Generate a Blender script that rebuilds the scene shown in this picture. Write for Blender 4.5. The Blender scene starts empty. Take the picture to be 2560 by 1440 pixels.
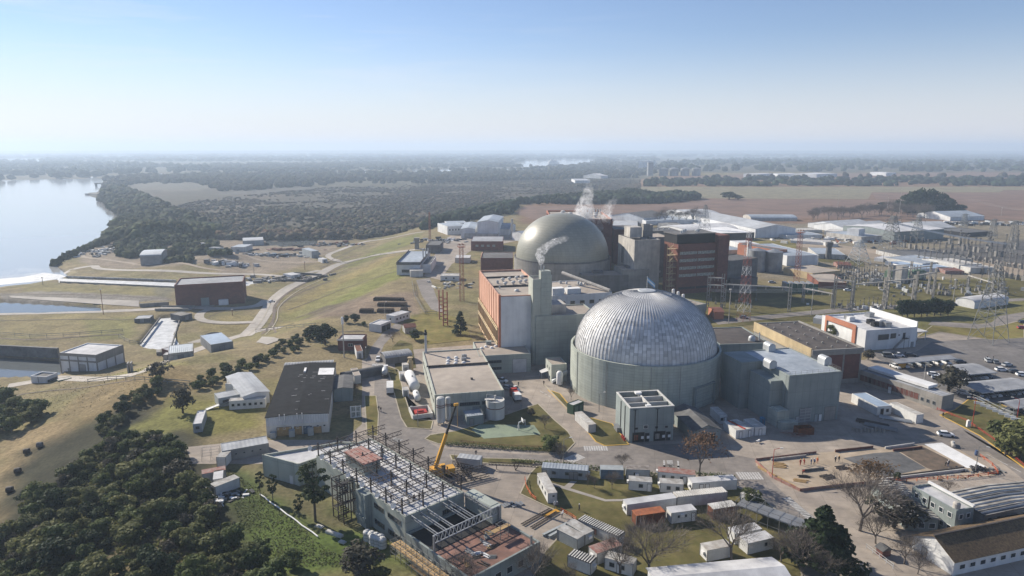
import bpy, bmesh, math, random
import numpy as np
from mathutils import Vector, Matrix
random.seed(7); rng = np.random.default_rng(7)
S = bpy.context.scene; COL = S.collection
PI = math.pi; R = math.radians
# ------------------------------------------------------------------ camera geometry (survey of the site from the drone's position)
CH, CF, CP = 82.0, 1707.0, R(11.53)
cp_, sp_ = math.cos(CP), math.sin(CP)
def ray(p):
    x = (p[0]-1280)/CF; y = (720-p[1])/CF
    return x, cp_+y*sp_, -sp_+y*cp_
def G(p, z=0.):
    d = ray(p); t = (z-CH)/d[2]
    return Vector((d[0]*t, d[1]*t, z))
def hz(p, ptop, z=0.):           # height above datum of a point straight above ground point p seen at row ptop
    g = G(p, z); d = ray((p[0], ptop)); return CH+g.y/d[1]*d[2]
def tile(x0, y0): return lambda x, y: (x0+x/4, y0+y/4)
tA, tB, tC, tD = (tile(k*640, 380) for k in range(4))
tE, tF, tG, tH = (tile(k*640, 740) for k in range(4))
tI, tJ, tK, tL = (tile(k*640, 1080) for k in range(4))
LOW, WAT = -12.0, -14.0

# ------------------------------------------------------------------ tagging
def tag(o, label=None, cat=None, group=None, kind=None):
    if label: o['label'] = label
    if cat: o['category'] = cat
    if group: o['group'] = group
    if kind: o['kind'] = kind
    return o
def thing(name, label, cat, loc=(0,0,0), rot=0., group=None):
    o = bpy.data.objects.new(name, None); COL.objects.link(o)
    o.location = loc; o.rotation_euler = (0,0,rot); o.empty_display_size = .1
    return tag(o, label, cat, group)
def link(name, me, parent=None, loc=None, rot=None):
    o = bpy.data.objects.new(name, me); COL.objects.link(o)
    if parent: o.parent = parent
    if loc is not None: o.location = loc
    if rot is not None: o.rotation_euler = rot
    return o
def kids(o): return list(o.children)
def dup(root, loc, rot=0., label=None, group=None, scale=None, mats=None):
    def cpy(o, parent):
        c = o.copy(); COL.objects.link(c)
        if parent: c.parent = parent
        for ch in kids(o): cpy(ch, c)
        if mats and c.type == 'MESH' and c.name.split('.')[0] in mats:
            c.material_slots[0].link = 'OBJECT'; c.material_slots[0].material = mats[c.name.split('.')[0]]
        return c
    r = cpy(root, None); r.location = loc; r.rotation_euler = (0,0,rot)
    if scale: r.scale = scale if hasattr(scale, '__len__') else (scale,)*3
    if label: r['label'] = label
    if group: r['group'] = group
    return r

# ------------------------------------------------------------------ mesh builder
class MB:
    def __init__(s): s.v = []; s.f = []; s.m = []
    def add(s, vs, fs, m=0):
        b = len(s.v); s.v += [tuple(v) for v in vs]; s.f += [tuple(b+i for i in f) for f in fs]; s.m += [m]*len(fs); return s
    def box(s, x0, y0, z0, x1, y1, z1, m=0):
        return s.add([(x0,y0,z0),(x1,y0,z0),(x1,y1,z0),(x0,y1,z0),(x0,y0,z1),(x1,y0,z1),(x1,y1,z1),(x0,y1,z1)],
                     [(0,3,2,1),(4,5,6,7),(0,1,5,4),(1,2,6,5),(2,3,7,6),(3,0,4,7)], m)
    def prism(s, poly, z0, z1, m=0, axis='z'):
        n = len(poly)
        if axis == 'z': lo = [(x,y,z0) for x,y in poly]; hi = [(x,y,z1) for x,y in poly]
        elif axis == 'x': lo = [(z0,x,y) for x,y in poly]; hi = [(z1,x,y) for x,y in poly]
        else: lo = [(x,z0,y) for x,y in poly]; hi = [(x,z1,y) for x,y in poly]
        return s.add(lo+hi, [tuple(range(n))[::-1], tuple(range(n,2*n))]+[(i,(i+1)%n,n+(i+1)%n,n+i) for i in range(n)], m)
    def tube(s, p, q, r, n=6, m=0, r2=None, cap=True):
        p, q = Vector(p), Vector(q); d = q-p
        if d.length < 1e-6: return s
        a = d.orthogonal().normalized(); b = d.normalized().cross(a); r2 = r if r2 is None else r2
        vs = []
        for c, rr in ((p,r),(q,r2)):
            for i in range(n):
                t = 2*PI*i/n; vs.append(c+a*math.cos(t)*rr+b*math.sin(t)*rr)
        fs = [(i,(i+1)%n,n+(i+1)%n,n+i) for i in range(n)]
        if cap: fs += [tuple(range(n))[::-1], tuple(range(n,2*n))]
        return s.add(vs, fs, m)
    def lathe(s, prof, n=24, m=0, c=(0,0,0), a0=0., a1=2*PI):
        full = abs(a1-a0-2*PI) < 1e-6; k = n if full else n+1; vs = []
        for r, z in prof:
            for i in range(k):
                t = a0+(a1-a0)*i/n; vs.append((c[0]+r*math.cos(t), c[1]+r*math.sin(t), c[2]+z))
        fs = []
        for j in range(len(prof)-1):
            for i in range(n):
                i2 = (i+1)%k; fs.append((j*k+i, j*k+i2, (j+1)*k+i2, (j+1)*k+i))
        return s.add(vs, fs, m)
    def build(s, name, mats, parent=None, smooth=False, loc=None, rot=None):
        return link(name, s.mesh(name, mats, smooth), parent, loc, rot)
    def mesh(s, name, mats, smooth=False):
        me = bpy.data.meshes.new(name); me.from_pydata(s.v, [], s.f)
        for mm in (mats if isinstance(mats, (list,tuple)) else [mats]): me.materials.append(mm)
        if max(s.m, default=0): me.polygons.foreach_set('material_index', s.m)
        if smooth: me.polygons.foreach_set('use_smooth', [True]*len(s.f))
        me.update(); return me
def npmesh(name, V, F, mats, smooth=False):   # F: (n,3) or (n,4) int array
    me = bpy.data.meshes.new(name); k = F.shape[1]
    me.vertices.add(len(V)); me.vertices.foreach_set('co', np.ascontiguousarray(V, dtype=np.float32).ravel())
    me.loops.add(F.size); me.loops.foreach_set('vertex_index', np.ascontiguousarray(F, dtype=np.int32).ravel())
    me.polygons.add(len(F)); me.polygons.foreach_set('loop_start', np.arange(0, F.size, k, dtype=np.int32))
    if smooth: me.polygons.foreach_set('use_smooth', np.ones(len(F), dtype=bool))
    for mm in (mats if isinstance(mats, (list,tuple)) else [mats]): me.materials.append(mm)
    me.update(calc_edges=True); return me

# ------------------------------------------------------------------ materials
def mat(name, c, c2=None, sc=.25, rough=.85, metal=0., streak=0., joints=None, rib=None, ribd=.35, rand=0., attr=None, spec=.3, bump=0., big=.18, brick=None, patch=0., grid=None, bands=None):
    """procedural surface: c..c2 by noise, large weathering, vertical streaks, panel joints (w,h), ribs (axis, period), bricks"""
    m = bpy.data.materials.new(name); m.use_nodes = True; nt = m.node_tree; N = nt.nodes; L = nt.links
    bs = N['Principled BSDF']; bs.inputs['Roughness'].default_value = rough; bs.inputs['Metallic'].default_value = metal
    bs.inputs['Specular IOR Level'].default_value = spec
    tc = N.new('ShaderNodeTexCoord'); co = tc.outputs['Object']
    def noise(scale, detail=5., vec=None, rg=.6):
        n = N.new('ShaderNodeTexNoise'); n.inputs['Scale'].default_value = scale; n.inputs['Detail'].default_value = detail
        n.inputs['Roughness'].default_value = rg; L.new(vec or co, n.inputs['Vector']); return n.outputs['Fac']
    def ramp(f, a, b, lo=.35, hi=.65):
        r = N.new('ShaderNodeValToRGB'); r.color_ramp.elements[0].position = lo; r.color_ramp.elements[1].position = hi
        r.color_ramp.elements[0].color = (*a,1); r.color_ramp.elements[1].color = (*b,1); L.new(f, r.inputs['Fac']); return r.outputs['Color']
    def mul(a, b, fac=1., typ='MULTIPLY'):
        x = N.new('ShaderNodeMix'); x.data_type = 'RGBA'; x.blend_type = typ; x.inputs[0].default_value = fac
        L.new(a, x.inputs[6]); L.new(b, x.inputs[7]); return x.outputs[2]
    def scaled(v):
        mp = N.new('ShaderNodeMapping'); mp.inputs['Scale'].default_value = v; L.new(co, mp.inputs['Vector']); return mp.outputs['Vector']
    c2 = c2 or tuple(x*.8 for x in c)
    col = ramp(noise(sc), c2, c)
    if attr:
        at = N.new('ShaderNodeAttribute'); at.attribute_name = attr; col = mul(at.outputs['Color'], ramp(noise(sc), (.72,)*3, (1.2,)*3))
    if big: col = mul(col, ramp(noise(.035, 3.), (1-big*1.6,)*3, (1+big*.4,)*3, .3, .7))
    if patch: col = mul(col, ramp(noise(.13, 8., None, .68), (1-patch,)*3, (1+patch*.6,)*3, .36, .64))
    if grid:
        gb = N.new('ShaderNodeTexBrick'); gb.inputs['Scale'].default_value = 1.; gb.inputs['Brick Width'].default_value = grid[0]; gb.inputs['Row Height'].default_value = grid[1]; gb.inputs['Mortar Size'].default_value = .045; gb.offset = 0.; mp = N.new('ShaderNodeMapping'); mp.inputs['Rotation'].default_value = (0,0,.17); L.new(co, mp.inputs[0]); L.new(mp.outputs[0], gb.inputs['Vector'])
        gb.inputs['Color1'].default_value = (1,1,1,1); gb.inputs['Color2'].default_value = (.9,.9,.91,1); gb.inputs['Mortar'].default_value = (.66,.65,.64,1); col = mul(col, gb.outputs['Color'])
    if streak:
        col = mul(col, ramp(noise(1., 4., scaled((.5,.5,.05))), (1-streak*.7,)*3, (1.04,)*3, .3, .65))
    if joints or brick:
        b = N.new('ShaderNodeTexBrick'); w, h = joints or brick
        # swizzle: horizontal = x+y of the object, vertical = z
        sx = N.new('ShaderNodeSeparateXYZ'); L.new(co, sx.inputs[0]); ad = N.new('ShaderNodeMath'); L.new(sx.outputs[0], ad.inputs[0]); L.new(sx.outputs[1], ad.inputs[1])
        cb = N.new('ShaderNodeCombineXYZ'); L.new(ad.outputs[0], cb.inputs[0]); L.new(sx.outputs[2], cb.inputs[1]); L.new(cb.outputs[0], b.inputs['Vector'])
        b.inputs['Scale'].default_value = 1.; b.inputs['Brick Width'].default_value = w; b.inputs['Row Height'].default_value = h
        b.inputs['Mortar Size'].default_value = .02 if brick else .05; b.offset = .5 if brick else 0.
        g = .9 if joints else .82
        b.inputs['Color1'].default_value = (1,1,1,1); b.inputs['Color2'].default_value = (g,g,g,1); b.inputs['Mortar'].default_value = (.72,.72,.72,1)
        col = mul(col, b.outputs['Color'])
    if rib:
        sx = N.new('ShaderNodeSeparateXYZ'); L.new(co, sx.inputs[0])
        if rib[0] == 'xy': 
            ad = N.new('ShaderNodeMath'); L.new(sx.outputs[0], ad.inputs[0]); L.new(sx.outputs[1], ad.inputs[1]); src = ad.outputs[0]
        else: src = sx.outputs['xyz'.index(rib[0])]
        q = N.new('ShaderNodeMath'); q.operation = 'MULTIPLY'; q.inputs[1].default_value = 2*PI/rib[1]; L.new(src, q.inputs[0])
        sn = N.new('ShaderNodeMath'); sn.operation = 'SINE'; L.new(q.outputs[0], sn.inputs[0])
        ma = N.new('ShaderNodeMath'); ma.operation = 'MULTIPLY_ADD'; ma.inputs[1].default_value = .5; ma.inputs[2].default_value = .5; L.new(sn.outputs[0], ma.inputs[0])
        bp = N.new('ShaderNodeBump'); bp.inputs['Strength'].default_value = 1.; bp.inputs['Distance'].default_value = rib[1]*ribd; L.new(ma.outputs[0], bp.inputs['Height']); L.new(bp.outputs[0], bs.inputs['Normal'])
    if bump and not rib:
        bp = N.new('ShaderNodeBump'); bp.inputs['Strength'].default_value = 1.; bp.inputs['Distance'].default_value = bump; L.new(noise(sc*2), bp.inputs['Height']); L.new(bp.outputs[0], bs.inputs['Normal'])
    if bands:   # painted warning bands up a mast
        sx = N.new('ShaderNodeSeparateXYZ'); L.new(co, sx.inputs[0]); q = N.new('ShaderNodeMath'); q.operation = 'MULTIPLY'; q.inputs[1].default_value = 1/bands[1]; L.new(sx.outputs[2], q.inputs[0])
        fr_ = N.new('ShaderNodeMath'); fr_.operation = 'FRACT'; L.new(q.outputs[0], fr_.inputs[0]); gt = N.new('ShaderNodeMath'); gt.operation = 'GREATER_THAN'; gt.inputs[1].default_value = .5; L.new(fr_.outputs[0], gt.inputs[0])
        x = N.new('ShaderNodeMix'); x.data_type = 'RGBA'; L.new(gt.outputs[0], x.inputs[0]); L.new(col, x.inputs[6]); x.inputs[7].default_value = (*bands[0],1); col = x.outputs[2]
    if rand:
        oi = N.new('ShaderNodeObjectInfo'); r = N.new('ShaderNodeMapRange'); r.inputs[3].default_value = 1-rand; r.inputs[4].default_value = 1+rand; L.new(oi.outputs['Random'], r.inputs[0])
        hs = N.new('ShaderNodeHueSaturation'); L.new(col, hs.inputs['Color']); L.new(r.outputs[0], hs.inputs['Value'])
        r2 = N.new('ShaderNodeMapRange'); r2.inputs[3].default_value = .5+.06*rand; r2.inputs[4].default_value = .5-.06*rand; L.new(oi.outputs['Random'], r2.inputs[0]); L.new(r2.outputs[0], hs.inputs['Hue']); col = hs.outputs['Color']
    L.new(col, bs.inputs['Base Color'])
    return m
M = {}
def mk(k, *a, **kw): M[k] = mat(k, *a, **kw)
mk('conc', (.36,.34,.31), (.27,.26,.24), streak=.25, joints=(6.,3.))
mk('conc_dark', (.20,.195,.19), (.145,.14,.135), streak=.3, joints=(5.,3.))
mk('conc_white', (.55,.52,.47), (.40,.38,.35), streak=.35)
mk('sage', (.40,.43,.385), (.34,.37,.335), streak=.15, joints=(3.2,1.6), big=.1)
mk('sage_light', (.47,.49,.43), (.40,.42,.37), streak=.2, joints=(2.4,5.), big=.1)
mk('greygreen', (.27,.305,.295), (.23,.265,.258), streak=.12, joints=(2.5,5.), big=.08)
mk('white_wall', (.74,.75,.75), (.64,.65,.66), streak=.15)
mk('white', (.80,.80,.79), (.70,.70,.69), sc=.6)
mk('offwhite', (.68,.67,.63), (.55,.54,.51), streak=.2)
mk('dirty', (.55,.55,.53), (.33,.31,.28), sc=.7, streak=.3, rand=.06)
mk('roof_white', (.62,.62,.62), (.46,.46,.47), sc=.35)
mk('roof_pale', (.44,.46,.48), (.34,.355,.375), sc=.3, rib=('x',1.1), ribd=.04)
mk('roof_beige', (.41,.355,.295), (.335,.29,.245), sc=.3)
mk('roof_brown', (.105,.090,.080), (.065,.056,.052), sc=.35)
mk('roof_black', (.026,.027,.030), (.016,.017,.019), sc=.5, rib=('y',1.0), ribd=.08, rough=.95, spec=.08)
mk('roof_grey', (.36,.37,.385), (.25,.26,.28), sc=.3, rib=('x',1.0), ribd=.1)
mk('roof_zinc', (.42,.46,.50), (.30,.34,.38), sc=.4, rib=('x',.8), ribd=.05, metal=.25, rough=.6)
mk('roof_zincy', (.42,.46,.50), (.30,.34,.38), sc=.4, rib=('y',.8), ribd=.05, metal=.25, rough=.6)
mk('roof_blue', (.36,.45,.56), (.30,.38,.48), sc=.5, rough=.6)
mk('roof_dark', (.15,.15,.15), (.09,.09,.09), sc=.4)
mk('roof_fibre', (.38,.37,.35), (.14,.135,.13), sc=.3, rib=('y',1.15), ribd=.35)
mk('thatch', (.26,.175,.09), (.10,.07,.045), sc=2.2, rib=('x',.35), ribd=.3, big=.3)
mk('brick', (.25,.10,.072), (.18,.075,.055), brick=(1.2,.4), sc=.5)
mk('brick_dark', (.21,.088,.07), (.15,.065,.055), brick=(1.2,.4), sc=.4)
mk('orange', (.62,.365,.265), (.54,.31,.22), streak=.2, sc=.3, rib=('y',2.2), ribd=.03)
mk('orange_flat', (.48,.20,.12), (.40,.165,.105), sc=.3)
mk('beige_wall', (.55,.44,.26), (.45,.35,.21), streak=.2)
mk('glass', (.035,.05,.06), (.02,.028,.035), rough=.12, spec=.6, big=0)
mk('glass_pale', (.46,.48,.43), (.12,.14,.14), sc=1.3, rough=.25, big=0)
mk('black', (.022,.022,.024), (.014,.014,.015), rough=.6)
mk('steel_dark', (.075,.058,.052), (.045,.037,.035), rough=.7)
mk('steel', (.36,.37,.38), (.26,.27,.28), metal=.5, rough=.55)
mk('steel_light', (.55,.57,.58), (.42,.44,.45), metal=.2, rough=.5)
mk('galv', (.27,.275,.27), (.19,.195,.19), metal=.15, rough=.6)
mk('rail', (.72,.73,.72), (.6,.6,.6))
mk('rust', (.24,.075,.03), (.12,.045,.025), sc=1.2, rib=('x',.32), ribd=.3)
mk('rust_roof', (.50,.17,.07), (.30,.10,.05), sc=1., rib=('x',.32), ribd=.3)
mk('redroof', (.27,.11,.085), (.33,.25,.22), sc=.9)
mk('cont', (.66,.655,.63), (.54,.53,.51), sc=.8, streak=.25, rib=('x',.3), ribd=.12, rand=.05)
mk('cont_y', (.66,.655,.63), (.54,.53,.51), sc=.8, streak=.25, rib=('y',.3), ribd=.12, rand=.05)
mk('cab_white', (.72,.72,.70), (.62,.62,.60), sc=.8, streak=.2, rand=.05)
mk('cab_roof', (.62,.61,.58), (.38,.35,.31), sc=.55, rand=.08)
mk('cab_grey', (.40,.43,.44), (.33,.36,.37), sc=.8, streak=.2)
mk('cab_blue', (.16,.23,.30), (.10,.15,.21), sc=.8, streak=.2)
mk('ribroof', (.44,.40,.36), (.20,.17,.15), sc=1., rib=('y',.7), ribd=.4)
mk('timber', (.50,.34,.16), (.33,.22,.11), sc=1.2)
mk('yellow', (.72,.40,.06), (.60,.31,.05), rough=.5)
mk('red', (.48,.05,.035), (.36,.04,.03), rough=.5)
mk('orange_net', (.66,.16,.06), (.5,.12,.05), rough=.7)
mk('redwhite', (.30,.11,.09), (.25,.10,.08), bands=((.5,.5,.5),9.), big=0)
mk('redlattice', (.27,.10,.065), (.21,.08,.055), big=0)
mk('rubber', (.02,.02,.02), (.013,.013,.013), rough=.9)
mk('green_dark', (.07,.13,.075), (.05,.095,.06))
mk('green_mesh', (.04,.12,.085), (.03,.09,.06))
mk('green_paint', (.16,.24,.17), (.12,.19,.14))
mk('skin', (.42,.26,.19), (.38,.23,.17), rough=.6)
mk('cloth_dark', (.03,.032,.045), (.02,.022,.03)); mk('cloth_blue', (.05,.09,.22), (.04,.07,.17)); mk('cloth_red', (.42,.06,.035), (.34,.05,.03)); mk('cloth_white', (.7,.7,.7), (.6,.6,.6)); mk('cloth_grey', (.22,.22,.23),(.17,.17,.18))
for k, c in dict(car_white=(.74,.74,.74), car_silver=(.40,.41,.42), car_dark=(.045,.05,.06), car_red=(.36,.03,.03), car_grey=(.17,.18,.19), car_blue=(.06,.10,.2)).items(): mk(k, c, tuple(x*.95 for x in c), rough=.3, spec=.55, big=0)
# ------------------------------------------------------------------ terrain
def poly_w(pts, z=0.): return np.array([G(p, z)[:2] for p in pts])
def pip(P, poly):
    x, y = P[:,0], P[:,1]; ins = np.zeros(len(P), bool); n = len(poly)
    for i in range(n):
        x1,y1 = poly[i]; x2,y2 = poly[(i+1)%n]
        c = ((y1>y) != (y2>y)); 
        with np.errstate(divide='ignore', invalid='ignore'): xi = (x2-x1)*(y-y1)/(y2-y1+1e-12)+x1
        ins ^= c & (x < xi)
    return ins
def dseg(P, poly, closed=True):
    d = np.full(len(P), 1e9); n = len(poly)
    for i in range(n if closed else n-1):
        a = poly[i]; b = poly[(i+1)%n]; ab = b-a; t = np.clip(((P-a)@ab)/(ab@ab+1e-9), 0, 1)
        d = np.minimum(d, np.hypot(*(P-(a+t[:,None]*ab)).T))
    return d
def sdf(P, poly): d = dseg(P, poly); return np.where(pip(P, poly), -d, d)     # negative inside
def sstep(a, b, x): t = np.clip((x-a)/(b-a), 0, 1); return t*t*(3-2*t)
PLATEAU = poly_w([(640,1900),(545,1440),(500,1250),(480,1120),(530,1000),(650,905),(770,862),(880,812),(990,765),(1035,715),(1055,675),(1065,630),(1085,590),(1110,560),(1300,512),(1600,482),(1650,440),(1680,405),(5500,405),(9000,1900)])
RIVER = poly_w([(-900,450),(-300,456),(0,453),(120,450),(235,444),(262,446),(245,470),(238,480),(212,482),(216,492),(240,494),(246,508),(278,530),(312,552),(262,578),(262,600),(190,632),(118,662),(138,680),(150,692),(120,702),(0,718),(-300,760),(-900,900)], WAT)
CREEKS = [poly_w(p, WAT) for p in (
    [(262,449),(275,442),(400,436),(500,433),(500,437),(330,442)], [(830,434),(835,429),(930,427),(930,432)], [(1000,429),(1060,425),(1150,421),(1260,419),(1400,420),(1280,424),(1100,427)],
    [(640,431),(720,428),(722,430),(640,433)], [(1285,416),(1310,404),(1400,400),(1475,399),(1490,403),(1440,416),(1360,419)], [(1560,394),(1600,391),(1655,390),(1640,393),(1570,396)],
    [(-600,404),(-600,396),(0,397),(112,397),(112,402),(0,405)])]
PONDS = [poly_w(p, LOW) for p in ([(-120,750),(20,752),(250,764),(248,775),(100,780),(-120,782)], [(-120,882),(0,887),(150,898),(146,938),(0,940),(-120,936)], [(402,790),(455,788),(430,830),(450,862),(425,872),(370,868),(350,856)],
    [(150,693),(440,704),(437,716),(150,704)], [(612,701),(640,699),(640,706),(612,712)], [(668,603),(705,602),(700,613),(665,613)], [(710,602),(752,601),(752,612),(705,613)], [(758,601),(792,601),(788,611),(757,612)])]
MOUNDS = [(G((1000,762)),22,5.),(G((900,790)),30,4.),(G((395,600),LOW),40,9.),(G((330,1010),LOW),45,6.),(G((560,652),LOW),22,6.),(G((470,668),LOW),30,3.)]
def hgt(P):
    P = np.asarray(P, float).reshape(-1,2)
    far = P[:,1]
    h = LOW*sstep(0, 72, sdf(P, PLATEAU))
    for c, r, a in MOUNDS:
        h = h+a*np.exp(-((P[:,0]-c.x)**2+(P[:,1]-c.y)**2)/r**2)*np.clip((-h)/4, 0, 1)
    dr = sdf(P, RIVER); h = np.where(dr < 25, np.minimum(h, -16+ (4.5+h*0)*sstep(-3, 14, dr)+ (h+11.5)*sstep(8,25,dr)), h)
    for c in CREEKS: h = np.where(sdf(P, c) < 0, -18, h)
    for c in PONDS: h = np.minimum(h, LOW-4*sstep(2, -3, sdf(P, c))-0*h) if False else np.where(sdf(P, c) < 2, np.minimum(h, LOW-4*sstep(2,-2,sdf(P, c))), h)
    return h
def H1(x, y): return float(hgt([(x,y)])[0])
def T(p):                                   # ground point seen at pixel p (ray against the relief)
    a = G(p, 6.); b = G(p, -17.)
    ts = np.linspace(0, 1, 120); P = np.array([a.lerp(b, t) for t in ts]); d = P[:,2]-hgt(P[:,:2])
    i = np.argmax(d <= 0) if (d <= 0).any() else 119
    if i > 0: t = ts[i-1]+(ts[i]-ts[i-1])*d[i-1]/(d[i-1]-d[i]+1e-9); q = a.lerp(b, t)
    else: q = a
    return Vector((q.x, q.y, H1(q.x, q.y)))
# ground sheet: fine near the site, coarse towards the horizon
rows = np.unique(np.concatenate([np.geomspace(25, 110, 14), CH/np.tan(CP+np.arctan((np.arange(1500,384,-3.2)-720)/CF)), np.geomspace(7000, 40000, 10)]))
ang = np.concatenate([np.linspace(-PI, -.80, 40, endpoint=False), np.linspace(-.80, .80, 620, endpoint=False), np.linspace(.80, PI, 40, endpoint=False)])
rr, aa = np.meshgrid(rows, ang, indexing='ij'); GP = np.stack([rr*np.sin(aa), rr*np.cos(aa)], -1).reshape(-1,2)
gz = hgt(GP); na = len(ang); nr = len(rows)
i, j = np.meshgrid(np.arange(nr-1), np.arange(na), indexing='ij'); j2 = (j+1)%na
GF = np.stack([i*na+j, (i+1)*na+j, (i+1)*na+j2, i*na+j2], -1).reshape(-1,4)[:, ::-1]
# land cover, painted by area
def wob(P, s, k=0): return (np.sin(P[:,0]/s+1.3*k)+np.sin(P[:,1]/(s*1.13)+2.1*k)+np.sin((P[:,0]+P[:,1])/(s*.61)+k)+np.sin((P[:,0]-1.7*P[:,1])/(s*.37)+3*k))/4
gc = np.tile(np.array([.235,.19,.105]), (len(GP),1))
def paint(poly, c, fe=4., z=0., w=None, amt=1.):
    global gc
    pw = poly_w(poly, z); a = sstep(fe, -fe, sdf(GP, pw)+wob(GP, fe*2.5, 1)*fe)*amt
    if w is not None: a = a*w
    gc = gc*(1-a[:,None])+np.array(c)*a[:,None]
DRY, GRN, MUD, DUST = (.24,.185,.085), (.115,.135,.04), (.15,.115,.075), (.27,.215,.15)
gc = gc*(1-.0)+0; n1 = wob(GP, 19, 2); n2 = wob(GP, 7, 5); n3 = wob(GP, 47, 9)
a = np.clip(n1*.9+n2*.5+.1, 0, .5)[:,None]; gc = gc*(1-a)+np.array([.165,.16,.06])*a
paint([(-2000,470),(700,440),(1640,430),(1640,490),(1300,520),(1110,562),(860,600),(520,600),(330,640),(-2000,640)], (.085,.077,.057), 25, LOW)      # winter marsh scrub
a = np.clip(n3*1.4+n1*.5, 0, 1)[:,None]*((GP[:,1] > 700)&(GP[:,0] < 330))[:,None]; gc = gc*(1-a*.45)+np.array([.13,.095,.065])*a*.45
paint([(-4000,378),(4000,378),(4000,440),(1640,440),(1640,470),(-4000,470)], (.10,.092,.06), 60, LOW)
paint([(1600,490),(1600,440),(3500,420),(3500,560),(1300,560),(1290,530),(1310,512)], (.205,.13,.085), 8)
paint([(250,465),(330,455),(480,455),(540,470),(470,478),(270,474)], (.135,.125,.10), 8, LOW); paint([(640,465),(800,467),(770,480),(520,490)], (.11,.105,.09), 8, LOW)
paint([(240,600),(330,590),(560,600),(640,595),(800,595),(870,600),(820,640),(640,665),(300,675),(200,655)], (.25,.205,.155), 5, LOW, amt=.95)
paint([(180,640),(250,610),(262,628),(225,650)], (.30,.25,.19), 3, LOW)
paint([(520,610),(600,600),(690,640),(800,650),(700,680),(560,690)], (.27,.22,.165), 4, LOW, amt=.95)
paint([(690,780),(760,740),(900,740),(1010,745),(1045,780),(960,800),(780,800)], (.19,.145,.105), 4, -2)
paint([(880,740),(1040,735),(1050,790),(880,790)], (.25,.19,.135), 3, -1)
paint([(700,760),(830,690),(1000,640),(1060,640),(1030,700),(900,740),(740,790)], (.20,.19,.065), 6, -5, amt=.8)
paint([(840,660),(960,600),(1060,590),(1040,620)], (.165,.175,.055), 5, -6, amt=.8)
paint([(150,712),(430,722),(430,745),(60,745),(60,715)], (.22,.19,.085), 2, LOW); paint([(0,735),(110,728),(420,742),(440,752),(0,760)], (.22,.20,.17), 2, LOW)
paint([(0,1090),(190,1085),(200,1130),(60,1210),(50,1320),(0,1330)], (.29,.22,.12), 4, LOW+2)
paint([(220,1000),(400,960),(520,1010),(440,1060),(330,1110),(200,1100)], (.225,.17,.085), 5, LOW+2)
paint([(430,1010),(660,1040),(660,1105),(480,1120),(380,1080)], (.19,.175,.055), 4, -4)
paint([(560,1150),(800,1240),(990,1400),(1100,1440),(700,1440),(540,1300)], (.10,.14,.035), 5, -2)
paint([(640,1150),(760,1230),(900,1330),(780,1330),(650,1240)], (.15,.135,.07), 4, -1)
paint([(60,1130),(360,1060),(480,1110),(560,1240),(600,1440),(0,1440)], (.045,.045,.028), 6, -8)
paint([(1700,720),(2560,690),(3300,760),(3300,870),(2300,830),(1800,800),(1720,760)], (.15,.145,.05), 6, amt=.8)
paint([(1900,560),(3300,540),(3300,690),(1900,700)], (.23,.20,.155), 6, amt=.75)
paint([(2180,640),(2560,600),(3300,610),(3300,690),(2520,690)], (.125,.12,.115), 4)
for pts, c, z in (([(700,755),(830,690),(1000,645),(1010,655),(850,705),(720,775)], (.255,.205,.085), -9), ([(730,780),(880,710),(1040,665),(1045,690),(900,740),(760,795)], (.17,.18,.05), -4), ([(705,800),(760,770),(860,745),(930,735),(900,760),(800,790)], (.16,.125,.09), -4), ([(760,760),(820,742),(880,752),(800,775)], (.13,.10,.075), -4), ([(880,800),(960,770),(1040,782),(1000,805)], (.24,.19,.12), 0), ([(690,790),(790,800),(800,822),(700,825)], (.26,.215,.10), -8),
  ([(500,815),(560,790),(640,790),(620,830),(540,835)], (.24,.195,.085), LOW), ([(0,790),(330,782),(350,800),(300,830),(0,840)], (.255,.21,.10), LOW), ([(200,800),(340,790),(330,845),(240,850)], (.20,.19,.07), LOW), ([(380,700),(440,720),(420,745),(385,745)], (.15,.14,.10), LOW), ([(280,960),(420,940),(470,985),(300,1000)], (.22,.20,.07), LOW+1), ([(120,1080),(220,1020),(360,1000),(330,1050),(230,1090)], (.235,.18,.095), LOW+2), ([(330,1095),(420,1050),(520,1060),(500,1100),(400,1130)], (.20,.195,.06), -5)): paint(pts, c, 3., z, None, .8)
M['ground'] = mat('ground', (1,1,1), attr='Col', sc=.9, patch=.28, rough=.95, big=.12, bump=.05, spec=.1)
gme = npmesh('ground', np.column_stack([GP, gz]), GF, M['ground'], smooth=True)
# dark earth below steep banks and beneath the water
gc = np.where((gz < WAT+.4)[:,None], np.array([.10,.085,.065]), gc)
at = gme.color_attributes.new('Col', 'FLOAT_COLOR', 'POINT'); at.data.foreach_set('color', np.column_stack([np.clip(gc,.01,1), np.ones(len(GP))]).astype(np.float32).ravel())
tag(link('ground', gme), kind='structure')
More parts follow.
